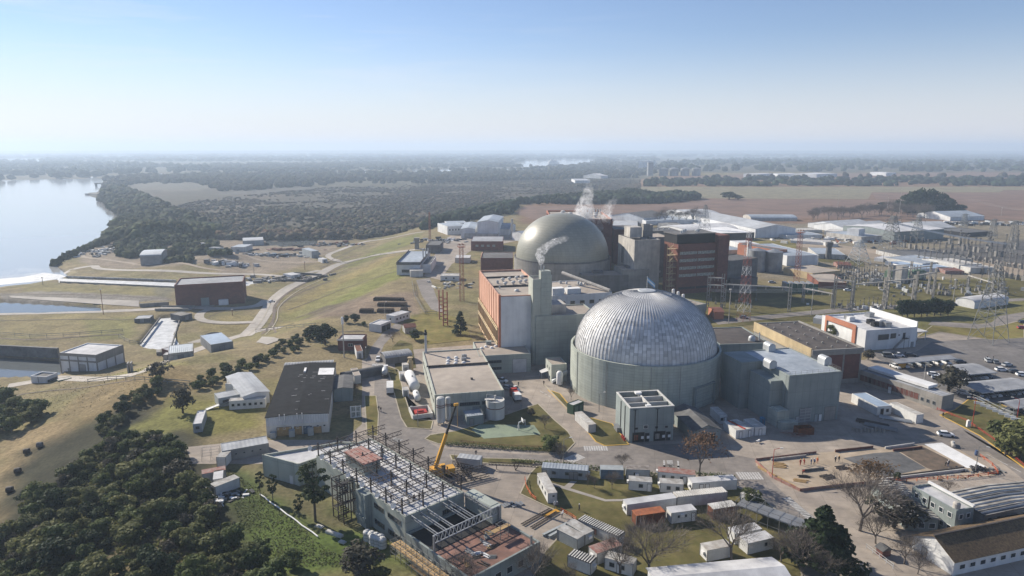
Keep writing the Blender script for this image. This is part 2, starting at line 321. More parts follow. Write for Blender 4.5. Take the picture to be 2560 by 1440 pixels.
# ------------------------------------------------------------------ water
def water_mat(name, c, rough, scale, dist, foam=0.):
    m = bpy.data.materials.new(name); m.use_nodes = True; nt = m.node_tree; N = nt.nodes; L = nt.links; b = N['Principled BSDF']
    b.inputs['Base Color'].default_value = (*c,1); b.inputs['Roughness'].default_value = rough; b.inputs['IOR'].default_value = 1.33
    tc = N.new('ShaderNodeTexCoord'); n = N.new('ShaderNodeTexNoise'); n.inputs['Scale'].default_value = scale; n.inputs['Detail'].default_value = 3.; L.new(tc.outputs['Object'], n.inputs['Vector'])
    bp = N.new('ShaderNodeBump'); bp.inputs['Distance'].default_value = dist; L.new(n.outputs['Fac'], bp.inputs['Height']); L.new(bp.outputs[0], b.inputs['Normal'])
    if foam:
        n2 = N.new('ShaderNodeTexNoise'); n2.inputs['Scale'].default_value = .22; n2.inputs['Detail'].default_value = 8.; n2.inputs['Roughness'].default_value = .7; L.new(tc.outputs['Object'], n2.inputs['Vector'])
        r = N.new('ShaderNodeValToRGB'); r.color_ramp.elements[0].position = .5-foam*.22; r.color_ramp.elements[1].position = .62; r.color_ramp.elements[0].color = (*c,1); r.color_ramp.elements[1].color = (.62,.63,.63,1)
        L.new(n2.outputs['Fac'], r.inputs['Fac']); L.new(r.outputs[0], b.inputs['Base Color'])
        b.inputs['Roughness'].default_value = .5
    return m
M['water'] = water_mat('water', (.36,.36,.35), .10, .2, .012); M['foam'] = water_mat('foam_water', (.30,.31,.31), .4, .8, .2, 1.); M['pond'] = water_mat('pond_water', (.12,.13,.13), .06, .5, .01)
b = MB(); b.add([(-9000,150,WAT),(2600,150,WAT),(9000,9000,WAT),(9000,12000,WAT),(-9000,12000,WAT)], [(0,1,2,3,4)]); 
b = MB(); b.add([(-14000,430,WAT),(-60,430,WAT),(-60,1300,WAT),(3000,1300,WAT),(3000,12000,WAT),(-14000,12000,WAT)], [(0,1,2,3,4,5)]); tag(b.build('river', M['water']), kind='structure')
def sheet(name, pts, m, z, kind='structure', label=None, th=0.):
    b = MB(); P = [(*G(p, z)[:2], z) for p in pts]; b.add(P, [tuple(range(len(P)))]); me = b.mesh(name, m)
    bm = bmesh.new(); bm.from_mesh(me); bmesh.ops.triangulate(bm, faces=bm.faces); bmesh.ops.recalc_face_normals(bm, faces=bm.faces)
    for f in bm.faces:
        if f.normal.z < 0: f.normal_flip()
    bm.to_mesh(me); bm.free(); return tag(link(name, me), kind=kind, label=label)
for k, (nm, mm, z, g) in enumerate((('settling_basin_water','pond',-13.2,PONDS[0]),('settling_basin_water','pond',-13.4,PONDS[1]),('outlet_channel_water','foam',-13.4,PONDS[2]),('discharge_channel_water','foam',-13.,PONDS[3]),('discharge_channel_water','foam',-13.,PONDS[4]),('lagoon_water','pond',-12.6,PONDS[5]),('lagoon_water','pond',-12.6,PONDS[6]),('lagoon_water','pond',-12.6,PONDS[7]))):
    c = g.mean(0); b = MB(); P = [tuple(p+(p-c)/max(1e-6,np.hypot(*(p-c)))*2.5)+(z,) for p in g]; b.add(P, [tuple(range(len(P)))]); tag(b.build(nm, M[mm]), kind='structure')
# foam fan where the discharge meets the river
sheet('river_foam', [(-200,735),(0,712),(130,700),(165,692),(150,686),(110,682),(60,692),(-200,715)], M['foam'], WAT+.03)
# ------------------------------------------------------------------ draped surfaces
def drape(name, pts, m, off=.03, z=None, cut=0, kind='structure', world=False):
    P = [Vector((*p, 0)) for p in pts] if world else [(T(p) if z is None else G(p, z)) for p in pts]
    bm = bmesh.new(); vs = [bm.verts.new((p.x, p.y, 0)) for p in P]; bm.faces.new(vs); bmesh.ops.triangulate(bm, faces=bm.faces)
    if cut:
        xs = [p.x for p in P]; ys = [p.y for p in P]
        for ax, lo, hi in ((0,min(xs),max(xs)),(1,min(ys),max(ys))):
            t = lo+cut
            while t < hi:
                co = [0,0,0]; no = [0,0,0]; co[ax] = t; no[ax] = 1
                bmesh.ops.bisect_plane(bm, geom=bm.verts[:]+bm.edges[:]+bm.faces[:], plane_co=co, plane_no=no); t += cut
    h = hgt([(v.co.x, v.co.y) for v in bm.verts])
    for v, hh in zip(bm.verts, h): v.co.z = (hh if (cut or z is None) else z)+off
    bmesh.ops.recalc_face_normals(bm, faces=bm.faces)
    for f in bm.faces:
        if f.normal.z < 0: f.normal_flip()
    me = bpy.data.meshes.new(name); bm.to_mesh(me); bm.free(); me.materials.append(m); return tag(link(name, me), kind=kind)
def ribbon(name, pts, w, m, off=.06, cut=4., kind='structure', z=None):      # a road along ground points
    C = [(T(p) if z is None else G(p, z)) for p in pts]; C = [Vector((c.x, c.y, 0)) for c in C]
    Q = []
    for k in range(len(C)-1):      # Catmull-Rom
        p0, p1, p2, p3 = C[max(k-1,0)], C[k], C[k+1], C[min(k+2,len(C)-1)]; n = max(2, int((p2-p1).length/cut))
        for i in range(n):
            t = i/n; Q.append(.5*((2*p1)+(p2-p0)*t+(2*p0-5*p1+4*p2-p3)*t*t+(3*p1-p0-3*p2+p3)*t**3))
    Q.append(C[-1]); b = MB(); V = []; F = []; nW = 3 if w > 1 else 1
    for k, q in enumerate(Q):
        d = (Q[min(k+1,len(Q)-1)]-Q[max(k-1,0)]).normalized(); nn = Vector((-d.y, d.x, 0))
        for s in range(nW+1): V.append(q+nn*w*(s/nW-.5))
    h = hgt([(v.x, v.y) for v in V])
    for v, hh in zip(V, h): v.z = hh+off
    for k in range(len(Q)-1):
        for s in range(nW): a = k*(nW+1)+s; F.append((a+1, a, a+nW+1, a+nW+2))
    b.add(V, F); return tag(b.build(name, m), kind=kind)
mk('asphalt', (.27,.24,.212), (.205,.185,.168), sc=.5, rough=.9, patch=.16, grid=(9.,4.5)); mk('concrete_pave', (.385,.33,.272), (.30,.26,.22), sc=.35, rough=.9, big=.2, patch=.16, grid=(6.,4.))
mk('car_park', (.20,.185,.172), (.15,.14,.132), sc=.5, patch=.15, grid=(12.,5.)); mk('road_pale', (.44,.40,.35), (.34,.31,.27), sc=.4); mk('track', (.36,.29,.215), (.27,.22,.165), sc=.4); mk('kerb', (.45,.40,.30), (.35,.31,.24)); mk('lawn', (.115,.11,.04), (.165,.14,.06), sc=.35, rough=.95, big=.3, spec=.1, patch=.25); mk('lawn_dry', (.25,.20,.075), (.175,.165,.05), sc=.3, rough=.95, big=.3, spec=.1, patch=.25)
mk('paint_yellow', (.62,.38,.06), (.5,.33,.1)); mk('paint_white', (.55,.54,.52), (.36,.35,.34), sc=1.5); mk('sand', (.44,.36,.27), (.36,.29,.21), sc=.4, patch=.2); mk('court', (.24,.29,.20), (.19,.23,.17), sc=.4)
mk('plough', (.20,.125,.085), (.16,.10,.07), sc=.02, big=.2, patch=.1); mk('stubble', (.25,.215,.13), (.15,.135,.075), sc=.12, big=.2); mk('earth', (.17,.125,.09), (.10,.08,.06), sc=.5); mk('slab', (.36,.33,.29), (.29,.265,.235), sc=.3)
# ------------------------------------------------------------------ roads, yards, lawns, fields
drape('ploughed_field', [(1288,532),(1312,516),(1500,515),(1640,513),(1700,508),(1770,498),(1900,498),(2190,500),(2560,497),(3400,497),(3400,560),(2560,548),(2300,548),(1900,545),(1560,556),(1330,548)], M['plough'], .05, 0)
drape('stubble_field', [(1600,467),(3300,467),(3300,474),(2510,475),(2500,481),(2180,481),(2170,498),(1900,497),(1760,496),(1690,489),(1610,489)], M['stubble'], .08, 0)
drape('ploughed_field', [(2180,482),(2500,482),(2512,476),(3300,475),(3300,497),(2560,497),(2190,499)], M['plough'], .06, 0)
drape('field_strip', [(1700,442),(1900,434),(3300,431),(3300,446),(1640,446)], M['plough'], .05, 0)
def paved(pts, m='concrete_pave', off=.03): return drape('plant_pavement', pts, M[m], off, 0)
paved([(905,900),(960,880),(1330,850),(1800,900),(2160,900),(2330,820),(2560,800),(3200,820),(3200,1300),(2560,1500),(1900,1500),(1290,1440),(1000,1250),(660,1160),(480,1160),(465,1118),(640,1100),(860,1100),(905,1060)])
paved([(938,900),(970,895),(985,970),(1010,1060),(1080,1080),(1062,1098),(1095,1120),(1190,1130),(1390,1140),(1440,1118),(1700,1110),(1960,1150),(2290,1110),(2400,1070),(2560,1160),(2560,1200),(2470,1130),(2300,1120),(1960,1170),(1900,1175),(1960,1235),(2040,1300),(1980,1310),(1830,1190),(1350,1165),(1180,1165),(1060,1170),(960,1110),(935,1000)], 'asphalt', .045)
paved([(1300,955),(1350,940),(1372,972),(1440,1040),(1500,1110),(1440,1120),(1400,1060),(1345,1000)], 'concrete_pave', .06)
paved([(2150,955),(2355,1030),(2420,1085),(2560,1170),(2560,1120),(2420,1060),(2380,1010),(2160,930)], 'asphalt', .045)
paved([(1780,1060),(1960,1070),(2100,1060),(2200,1075),(2330,1090),(2200,1108),(2000,1120),(1900,1150),(1800,1130),(1690,1110)], 'concrete_pave', .06)
paved([(2170,880),(2290,880),(2330,855),(2560,840),(3200,840),(3200,1080),(2560,1085),(2400,1000),(2330,985),(2200,900)], 'car_park', .06)
paved([(2320,812),(2480,825),(2520,808),(2560,795),(3000,790),(3000,775),(2560,780),(2500,790),(2470,812),(2330,803)], 'asphalt', .06)
paved([(915,905),(945,900),(960,862),(985,835),(1010,815),(990,808),(955,835),(928,868)], 'asphalt', .05)
paved([(1040,700),(1075,695),(1090,740),(1115,790),(1180,840),(1160,845),(1090,790),(1055,740)], 'asphalt', .05)
paved([(1060,690),(1085,640),(1110,600),(1170,560),(1240,560),(1300,600),(1180,625),(1130,660),(1100,700)], 'concrete_pave', .05)
paved([(1990,615),(2200,650),(2560,690),(3000,700),(3000,670),(2560,660),(2200,625),(1990,600)], 'track', .05)
paved([(1780,800),(2100,770),(2560,745),(2560,752),(2100,780),(1800,815)], 'asphalt', .05)
def lawn(pts, m='lawn', kerb=True, km='kerb'):
    o = drape('lawn', pts, M[m], .13, 0)
    if kerb:
        P = [G(p) for p in pts]; b = MB()
        for k in range(len(P)):
            p, q = P[k], P[(k+1)%len(P)]; d = (q-p).normalized(); n = Vector((-d.y, d.x, 0))*.17; e = d*.0
            b.add([(*(p-n-e).to_2d(),0),(*(q-n+e).to_2d(),0),(*(q+n+e).to_2d(),0),(*(p+n-e).to_2d(),0)]+[(*(p-n-e).to_2d(),.16),(*(q-n+e).to_2d(),.16),(*(q+n+e).to_2d(),.16),(*(p+n-e).to_2d(),.16)], [(4,5,6,7),(0,1,5,4),(1,2,6,5),(2,3,7,6),(3,0,4,7)])
        tag(b.build('kerb', M[km]), kind='structure')
lawn([tF(1085,1000),tF(1200,1000),tF(1225,1180),tF(1215,1400),tF(1110,1400)], 'lawn_dry')
lawn([tF(1300,700),tF(1345,830),tF(1400,1040),tF(1450,1220),tF(1510,1318),tF(1750,1335),tF(1770,1250),tF(1560,1230),tF(1480,980),tF(1420,740)])
lawn([(1062,1098),(1075,1088),(1140,1078),(1200,1060),(1345,1010),(1385,1050),(1420,1080),(1437,1108),(1412,1134),(1300,1126),(1180,1113),(1095,1110)])
drape('sports_court', [(1178,1075),(1200,1062),(1335,1064),(1352,1087),(1210,1098)], M['court'], .17, 0)
lawn([(1370,975),(1400,985),(1440,1035),(1530,1060),(1572,1112),(1512,1115),(1490,1105),(1440,1045)], km='paint_yellow')
lawn([tK(80,620),tK(180,420),tK(250,345),tK(500,330),tK(900,400),tK(1500,445),tK(1830,450),tK(2250,490),tK(2260,560),tK(2480,640),tK(2760,900),tK(2900,1440),tK(2700,1700),tK(100,1700),tK(330,1200),tK(640,870),tK(330,740)])
drape('footpath', [tK(340,500),tK(430,520),tK(940,680),tK(1640,665),tK(1640,690),tK(930,700),tK(400,540)], M['slab'], .17, 0)
drape('footpath', [tK(515,555),tK(590,495),tK(650,500),tK(580,570)], M['slab'], .18, 0)
lawn([(1125,1137),(1200,1146),(1290,1148),(1340,1152),(1330,1165),(1230,1160),(1130,1150)], 'lawn')
lawn([(2350,1038),(2388,1025),(2420,1000),(2500,1010),(2560,1040),(2700,1080),(2700,1260),(2560,1170),(2450,1090)], 'lawn', km='paint_yellow')
lawn([(2290,845),(2350,830),(2480,850),(2560,845),(2560,800),(2500,815),(2440,822),(2330,815)], 'lawn_dry')
lawn([(1760,735),(2100,700),(2560,700),(2560,742),(2100,768),(1790,795)], 'lawn', False)
lawn([(1770,815),(2000,790),(2100,782),(2100,800),(1980,806),(1880,812),(1800,820)], 'lawn', False)
lawn([(1000,830),(1010,800),(1080,775),(1160,800),(1180,850),(1060,862)], 'lawn_dry', False)
lawn([(980,870),(1000,850),(1030,860),(1040,920),(990,930)], 'lawn', False)
lawn([(1880,600),(1990,605),(1990,620),(1880,625)], 'lawn_dry', False); lawn([(2080,640),(2160,655),(2160,668),(2020,650)], 'lawn', False)
# construction yard beside the lower road
drape('building_plot', [(1890,1155),(1925,1143),(2100,1128),(2290,1112),(2400,1125),(2480,1175),(2490,1190),(2320,1200),(2090,1218),(2000,1228),(1890,1165)], M['sand'], .09, 0)
drape('plot_hardcore', [tL(750,265),tL(1060,215),tL(1300,200),tL(1580,365),tL(1240,440),tL(1140,440)], M['roof_dark'], .13, 0)
drape('plot_earth', [tL(1310,195),tL(1530,140),tL(1960,355),tL(1650,385),tL(1590,365)], M['earth'], .13, 0)
drape('plot_lime', [tL(1560,125),tL(1740,110),tL(2190,355),tL(1990,365)], M['white'], .13, 0)
# crossings and lane lines
def zebra(p, q, n, ln, w=.5):
    a, c = G(p), G(q); d = (c-a)/n; u = d.normalized(); nn = Vector((-u.y, u.x, 0))*ln/2; b = MB()
    for k in range(n):
        o = a+d*k; e = u*w; b.add([o-nn+Vector((0,0,.075)), o+e-nn+Vector((0,0,.075)), o+e+nn+Vector((0,0,.075)), o+nn+Vector((0,0,.075))], [(0,1,2,3)])
    tag(b.build('road_marking', M['paint_white']), kind='structure')
zebra(tK(560,290), tK(690,235), 8, 3.4); zebra(tK(1575,285), tK(1590,350), 9, 1.6); zebra(tK(1520,285), tK(1525,385), 2, .5, 4); zebra(tK(1660,290), tK(1665,390), 2, .5, 4)
zebra(tK(720,165), tK(960,165), 10, 3.); zebra(tF(1160,690), tF(1290,690), 8, 3.); zebra(tJ(1370,70), tJ(1440,90), 8, 2.2); zebra(tL(180,660), tL(430,870), 14, 2., .9); zebra(tK(2260,440), tK(2500,440), 9, 4)
for p, q in ((tG(280,950),tG(380,1010)),(tL(2180,220),tL(2560,420))): zebra(p, q, 3, .25, 3.)
# roads and tracks over the relief on the river side
ribbon('service_road', [(610,842),(640,815),(668,775),(690,745),(730,715),(790,690),(850,660),(930,640),(1010,628),(1060,622)], 8., M['road_pale'], .12)
ribbon('service_road', [(850,655),(820,640),(850,625),(920,603),(1000,590),(1060,580)], 5., M['road_pale'], .12)
ribbon('service_road', [(-60,786),(150,781),(300,777),(400,772),(470,768),(560,772),(640,765),(668,750)], 7., M['road_pale'], .1)
ribbon('service_road', [(150,690),(230,665),(250,672),(350,676),(480,681),(640,686),(720,690),(800,676)], 6., M['road_pale'], .1)
ribbon('service_road', [(640,805),(560,807),(505,800),(500,785),(520,775),(560,770)], 5., M['road_pale'], .14)
ribbon('dirt_track', [(262,630),(215,630),(206,640),(220,645),(270,650),(340,660)], 4., M['track'], .1)
ribbon('dirt_track', [(330,662),(420,658),(500,668),(560,676)], 3.5, M['track'], .1)
ribbon('dirt_track', [(530,612),(570,625),(620,640),(700,655),(790,655),(850,648)], 4., M['track'], .1)
ribbon('service_road', [(20,965),(80,955),(140,945),(240,948),(300,942),(370,925),(440,895),(520,865),(600,840),(660,825),(700,820)], 6.5, M['road_pale'], .1)
drape('concrete_pad', [tE(1870,470),tE(2090,408),tE(2310,450),tE(2080,512)], M['slab'], .2, LOW)
drape('concrete_pad', [tF(0,470),tF(60,410),tF(250,440),tF(110,490)], M['slab'], .25, None, 3)
drape('concrete_pad', [tE(590,790),tE(640,770),tE(1000,800),tE(1260,690),tE(1480,740),tE(1330,850),tE(1000,860),tE(740,870)], M['track'], .12, LOW)
for P_, w_ in (([(655,836),(683,800),(690,760),(735,722),(800,692),(860,665)],1.6),([(690,832),(682,800),(700,765),(745,735),(830,700)],1.),([(860,668),(930,648),(1010,636)],1.2),([(800,672),(850,650),(930,628),(1010,618)],1.),([(700,662),(800,660),(850,640),(920,610),(1000,596)],1.),([(160,700),(300,700),(436,708)],1.),([(60,735),(250,738),(430,748)],1.4),([(0,846),(90,850),(200,842),(310,836)],1.2),([(60,985),(150,975),(260,962),(330,952)],.8),([(10,1000),(60,985)],1.2),([(500,805),(560,812),(640,808)],.8),([(520,795),(555,779),(600,778)],.7),([(350,795),(300,800),(230,798),(0,802)],.8),([(700,850),(760,842),(850,830),(910,828)],1.),([(720,775),(860,722),(1000,676)],.9),([(740,795),(820,768),(880,748)],1.1)): ribbon('drain_ditch', P_, w_, M['earth'], .15)
for P_ in ([(662,838),(692,800),(700,765),(745,728),(810,697),(870,670)],[(615,842),(648,812),(672,770),(684,745),(725,712),(785,685)],[(1360,962),(1440,1046)]): ribbon('kerb', P_, .5, M['kerb'], .22)
b_ = [tE(90,0),tE(1390,50),tE(1390,110),tE(1010,85),tE(240,30),tE(110,20)]
drape('basin_bank', b_, M['slab'], .25, LOW); drape('mud_bank', [tE(0,560),tE(590,600),tE(590,660),tE(0,615)], M['earth'], .3, LOW-1)
ribbon('culvert_pipe', [tI(1960,20),tI(1990,60)], .8, M['conc'], .3) if False else None
# ------------------------------------------------------------------ building kit
class Fr:
    def __init__(s, o, rot, L, W): s.o, s.rot, s.L, s.W = o, rot, L, W
    def w(s, u, v, z=0): c, n = math.cos(s.rot), math.sin(s.rot); return Vector((s.o.x+u*c-v*n, s.o.y+u*n+v*c, s.o.z+z))
    def sub(s, u0, v0, L, W, z=0): return Fr(s.w(u0, v0, z), s.rot, L, W)
def fr(A, B, C=None, z=0., zb=None, W=None):
    a, b = G(A, z), G(B, z); d = b-a; v = Vector((-d.y, d.x, 0)).normalized()
    W = W if W else abs((G(C, z)-a).dot(v)); o = a.copy(); o.z = z if zb is None else zb
    return Fr(o, math.atan2(d.y, d.x), d.length, W)
WC = {}
def winmesh(w, h, m, fm, bars=0):
    k = (round(w,2), round(h,2), m, fm, bars)
    if k not in WC:
        b = MB(); t = .09; b.box(-w/2+t,-.04,t,w/2-t,.02,h-t,0); b.box(-w/2,-.08,0,w/2,.02,t,1); b.box(-w/2,-.08,h-t,w/2,.02,h,1); b.box(-w/2,-.08,t,-w/2+t,.02,h-t,1); b.box(w/2-t,-.08,t,w/2,.02,h-t,1)
        for i in range(bars): x = -w/2+w*(i+1)/(bars+1); b.box(x-.05,-.075,t,x+.05,.02,h-t,1)
        WC[k] = b.mesh('window', [M[m], M[fm]])
    return WC[k]
def side(f, s, u):
    return {'f': ((u, 0), 0.), 'b': ((f.L-u, f.W), PI), 'l': ((0, f.W-u), -PI/2), 'r': ((f.L, u), PI/2)}[s]
def slen(f, s): return f.L if s in 'fb' else f.W
def wins(t, f, spec):
    for s, z, w, h, n, a, b_, *r in spec:
        m = r[0] if r else 'glass'; fm = r[1] if len(r) > 1 else 'steel'; bars = r[2] if len(r) > 2 else 0; nm = r[3] if len(r) > 3 else 'window'
        for i in range(n):
            u = slen(f, s)*(a+(b_-a)*((i+.5)/n)); (x, y), ro = side(f, s, u)
            link(nm, winmesh(w, h, m, fm, bars), t, (x, y, z), (0,0,ro))
DC = {}
def door(t, f, s, u, w, h, m='steel', nm='door', z=0.02):
    k = (round(w,2), round(h,2), m)
    if k not in DC:
        b = MB(); b.box(-w/2,-.06,0,w/2,.02,h); b.box(-w/2-.1,-.1,0,-w/2,.02,h+.1,1); b.box(w/2,-.1,0,w/2+.1,.02,h+.1,1); b.box(-w/2,-.1,h,w/2,.02,h+.1,1); DC[k] = b.mesh('door', [M[m], M['conc_dark']])
    (x, y), ro = side(f, s, u*slen(f, s)); return link(nm, DC[k], t, (x, y, z), (0,0,ro))
def shell(b, L, W, h, t=.25, z0=-.4, m=0):
    b.box(0,0,z0,L,t,h,m); b.box(0,W-t,z0,L,W,h,m); b.box(0,t,z0,t,W-t,h,m); b.box(L-t,t,z0,L,W-t,h,m)
def B(name, label, cat, f, h, wall, roof, par=.4, win=(), doors=(), group=None, gable=None, rise=1., over=.35, t=.25, barrel=None, base=None):
    o = thing(name, label, cat, f.o, f.rot, group); o['_'] = 0; del o['_']
    L, W = f.L, f.W; b = MB()
    if gable:
        ax = 'x' if gable == 'u' else 'y'; sp = W if gable == 'u' else L; ln = L if gable == 'u' else W
        prof = [(0,-.4),(sp,-.4),(sp,h),(sp/2,h+rise),(0,h)]
        if barrel: prof = [(0,-.4),(sp,-.4)]+[(sp/2+sp/2*math.cos(PI*i/10), h+rise*math.sin(PI*i/10)) for i in range(11)]
        b.prism(prof, 0, ln, axis=ax); b.build('wall', M[wall], o)
        r = MB(); th = .12; s_ = over*rise/(sp/2)
        if barrel:
            pts = [(sp/2+(sp/2+.15)*math.cos(PI*i/10), h+.02+(rise+.12)*math.sin(PI*i/10)) for i in range(11)]; inn = [(sp/2+(sp/2+.03)*math.cos(PI*i/10), h+.02+(rise+.02)*math.sin(PI*i/10)) for i in range(11)]
            r.prism(pts+inn[::-1], -over, ln+over, axis=ax)
        else:
            r.prism([(-over,h-s_+.02),(sp/2,h+rise+.02),(sp+over,h-s_+.02),(sp+over,h-s_+.02+th),(sp/2,h+rise+.02+th),(-over,h-s_+.02+th)], -over, ln+over, axis=ax)
        r.build('roof', M[roof], o)
    else:
        shell(b, L, W, h+par, t); b.build('wall', M[wall], o)
        r = MB(); r.box(t,t,h-.25,L-t,W-t,h); r.build('roof', M[roof], o)
        if base: pass
    wins(o, f, win)
    for d in doors: door(o, f, *d)
    return o
VM = {}
def vent(t, x, y, z, r=.55, h=.8, kind='cowl', m='steel_light'):
    k = (kind, r, h, m)
    if k not in VM:
        b = MB()
        if kind == 'cowl': b.lathe([(r*.55,0),(r*.55,h*.5),(r,h*.5),(r*1.05,h*.75),(r*.6,h),(.02,h*1.05)], 10)
        elif kind == 'dome': b.lathe([(r,0),(r,h*.35),(r*.9,h*.7),(r*.5,h*.95),(.02,h)], 12)
        elif kind == 'box': b.box(-r,-r,0,r,r,h*.85); b.box(-r*1.08,-r*1.08,h*.85,r*1.08,r*1.08,h)
        elif kind == 'ac': b.box(-r,-r*.7,.15,r,r*.7,h); b.box(-r*.9,-r*.6,0,-r*.6,r*.6,.15); b.box(r*.6,-r*.6,0,r*.9,r*.6,.15); b.lathe([(r*.5,h),(r*.5,h+.12),(.02,h+.14)], 12)
        elif kind == 'pipe': b.lathe([(r,0),(r,h),(r*.8,h),(r*.8,h-.2)], 8)
        VM[k] = b.mesh('roof_vent', M[m], smooth=kind in ('dome',))
    nm = {'cowl':'roof_vent','dome':'skylight','box':'roof_hatch','ac':'air_conditioner','pipe':'vent_pipe'}[kind]
    return link(nm, VM[k], t, (x, y, z), (0,0,random.uniform(-.1,.1)))
def ladder(b, x, y, z0, z1, w=.5, m=0):
    b.tube((x-w/2,y,z0),(x-w/2,y,z1),.03,4,m); b.tube((x+w/2,y,z0),(x+w/2,y,z1),.03,4,m); z = z0+.3
    while z < z1: b.tube((x-w/2,y,z),(x+w/2,y,z),.02,4,m); z += .35
def railing(b, pts, h=1.1, m=0, r=.035, step=1.8):
    for p, q in zip(pts, pts[1:]):
        p, q = Vector(p), Vector(q); n = max(1, int((q-p).length/step))
        for i in range(n+1): a = p.lerp(q, i/n); b.tube(a, a+Vector((0,0,h)), r, 4, m)
        for k in (.5,1.): b.tube(p+Vector((0,0,h*k)), q+Vector((0,0,h*k)), r*.9, 4, m)
def lattice(b, base, top, z0, z1, n, r=.06, m=0, legs=True, skip_h=False):
    """four-legged tapered truss; base, top half widths"""
    cs = [(-1,-1),(1,-1),(1,1),(-1,1)]; W = lambda t: base+(top-base)*t; P = lambda c, t: (c[0]*W(t), c[1]*W(t), z0+(z1-z0)*t)
    # panels get shorter as the tower narrows
    ts = [0.]; k = (top/base)**(1/n) if top > 0 else .8
    for i in range(n): ts.append(ts[-1]+k**i)
    ts = [x/ts[-1] for x in ts]
    for a, c in zip(ts, ts[1:]):
        for i in range(4):
            p, q = cs[i], cs[(i+1)%4]; b.tube(P(p,a), P(q,c), r*.6, 4, m, cap=False); b.tube(P(q,a), P(p,c), r*.6, 4, m, cap=False)
            if not skip_h: b.tube(P(p,c), P(q,c), r*.6, 4, m, cap=False)
    return [(P(c,0), P(c,1)) for c in cs]
# ------------------------------------------------------------------ near reactor
RC = Vector((46.3, 229.6, 0)); CR = 25.7
o = thing('reactor_building', 'round pale green reactor building under a silver panelled metal dome', 'reactor', RC)
b = MB(); b.lathe([(CR,-.4),(CR,15.3),(CR-.7,15.3),(CR-.7,13.6)], 96); wl = b.build('wall', mat('cyl_wall', (.46,.49,.43), (.39,.42,.37), streak=.22, joints=(1.9,.95), big=.1), o, smooth=False)
b = MB(); b.lathe([(CR-.7,13.9),(CR-2.6,13.9)], 96); b.build('gutter', M['conc_dark'], o)
# panelled dome: 112 meridian seams, tinted sheets
nS, nR = 112, 34; DRr, DH = 24.3, 20.2; prof = []
for j in range(nR+1):
    t = j/nR*PI/2; prof.append((DRr*math.cos(t)**.93 if j < nR else 0.35, 14.0+DH*math.sin(t)**.97))
prof[-1] = (1.2, prof[-1][1]-.05)
V = []; F = []; tint = []
sh = [random.random() for _ in range(nS*4)]
for j in range(nR+1):
    r, z = prof[j]
    for i in range(nS): a = 2*PI*i/nS; V.append((r*math.cos(a), r*math.sin(a), z))
for j in range(nR):
    for i in range(nS): i2 = (i+1)%nS; F.append((j*nS+i, j*nS+i2, (j+1)*nS+i2, (j+1)*nS+i)); tint.append(random.gauss(0, .16 if 3 < j < 17 else .07) if j < 20 else random.gauss(0,.03)); 
mm = bpy.data.materials.new('dome_sheet'); mm.use_nodes = True; nt = mm.node_tree; bs = nt.nodes['Principled BSDF']; bs.inputs['Metallic'].default_value = .0; bs.inputs['Specular IOR Level'].default_value = .4
a_ = nt.nodes.new('ShaderNodeAttribute'); a_.attribute_name = 'tint'; tcn = nt.nodes.new('ShaderNodeTexCoord'); nz = nt.nodes.new('ShaderNodeTexNoise'); nz.inputs['Scale'].default_value = .25; nz.inputs['Detail'].default_value = 6; nt.links.new(tcn.outputs['Object'], nz.inputs['Vector'])
rp = nt.nodes.new('ShaderNodeValToRGB'); rp.color_ramp.elements[0].color = (.74,.74,.74,1); rp.color_ramp.elements[1].color = (.98,.98,.98,1); rp.color_ramp.elements[0].position = .3; rp.color_ramp.elements[1].position = .7; nt.links.new(nz.outputs['Fac'], rp.inputs['Fac'])
mx = nt.nodes.new('ShaderNodeMix'); mx.data_type = 'RGBA'; mx.blend_type = 'MULTIPLY'; mx.inputs[0].default_value = 1.; nt.links.new(a_.outputs['Color'], mx.inputs[6]); nt.links.new(rp.outputs[0], mx.inputs[7]); nt.links.new(mx.outputs[2], bs.inputs['Base Color'])
rr_ = nt.nodes.new('ShaderNodeMapRange'); rr_.inputs[1].default_value = .3; rr_.inputs[2].default_value = .7; rr_.inputs[3].default_value = .45; rr_.inputs[4].default_value = .62; nt.links.new(nz.outputs['Fac'], rr_.inputs[0]); nt.links.new(rr_.outputs[0], bs.inputs['Roughness'])
me = bpy.data.meshes.new('dome'); me.from_pydata(V, [], F); me.materials.append(mm); me.polygons.foreach_set('use_smooth', [True]*len(F))
ca = me.color_attributes.new('tint', 'FLOAT_COLOR', 'CORNER'); cols = []
for f_, t in zip(F, tint):
    g = min(.85, max(.3, .64*(1+t))); cols += [g*1.0, g*.995, g*.98, 1]*4
ca.data.foreach_set('color', cols); me.update(); dm = link('dome', me, o)
b = MB()
for i in range(nS):
    a = 2*PI*i/nS; c, s = math.cos(a), math.sin(a); n = (-s*.045, c*.045); last = nR-1 if i % 2 == 0 else nR-7
    for j in range(last):
        (r0, z0), (r1, z1) = prof[j], prof[j+1]; h_ = .11
        b.add([(r0*c-n[0],r0*s-n[1],z0),(r0*c+n[0],r0*s+n[1],z0),(r1*c+n[0],r1*s+n[1],z1),(r1*c-n[0],r1*s-n[1],z1),((r0+h_)*c,(r0+h_)*s,z0+.05),((r1+h_)*c,(r1+h_)*s,z1+.08)], [(0,4,5,3),(4,1,2,5)])
b.build('standing_seam', mat('seam', (.34,.345,.35), metal=.2, rough=.5), dm)
b = MB(); zt = 14+DH; b.lathe([(3.1,zt-.35),(3.1,zt+.1),(2.9,zt+.25),(.5,zt+.5),(.02,zt+.5)], 24); b.build('cap', M['steel_light'], dm)
b = MB(); b.box(-4.6,-.35,0,4.6,.5,.55); b.box(-5.2,-.35,-7.,-4.6,.6,.55); b.box(4.6,-.35,-7.,5.2,.6,.55); b.box(-4.6,.1,-7.,4.6,.5,0,1)
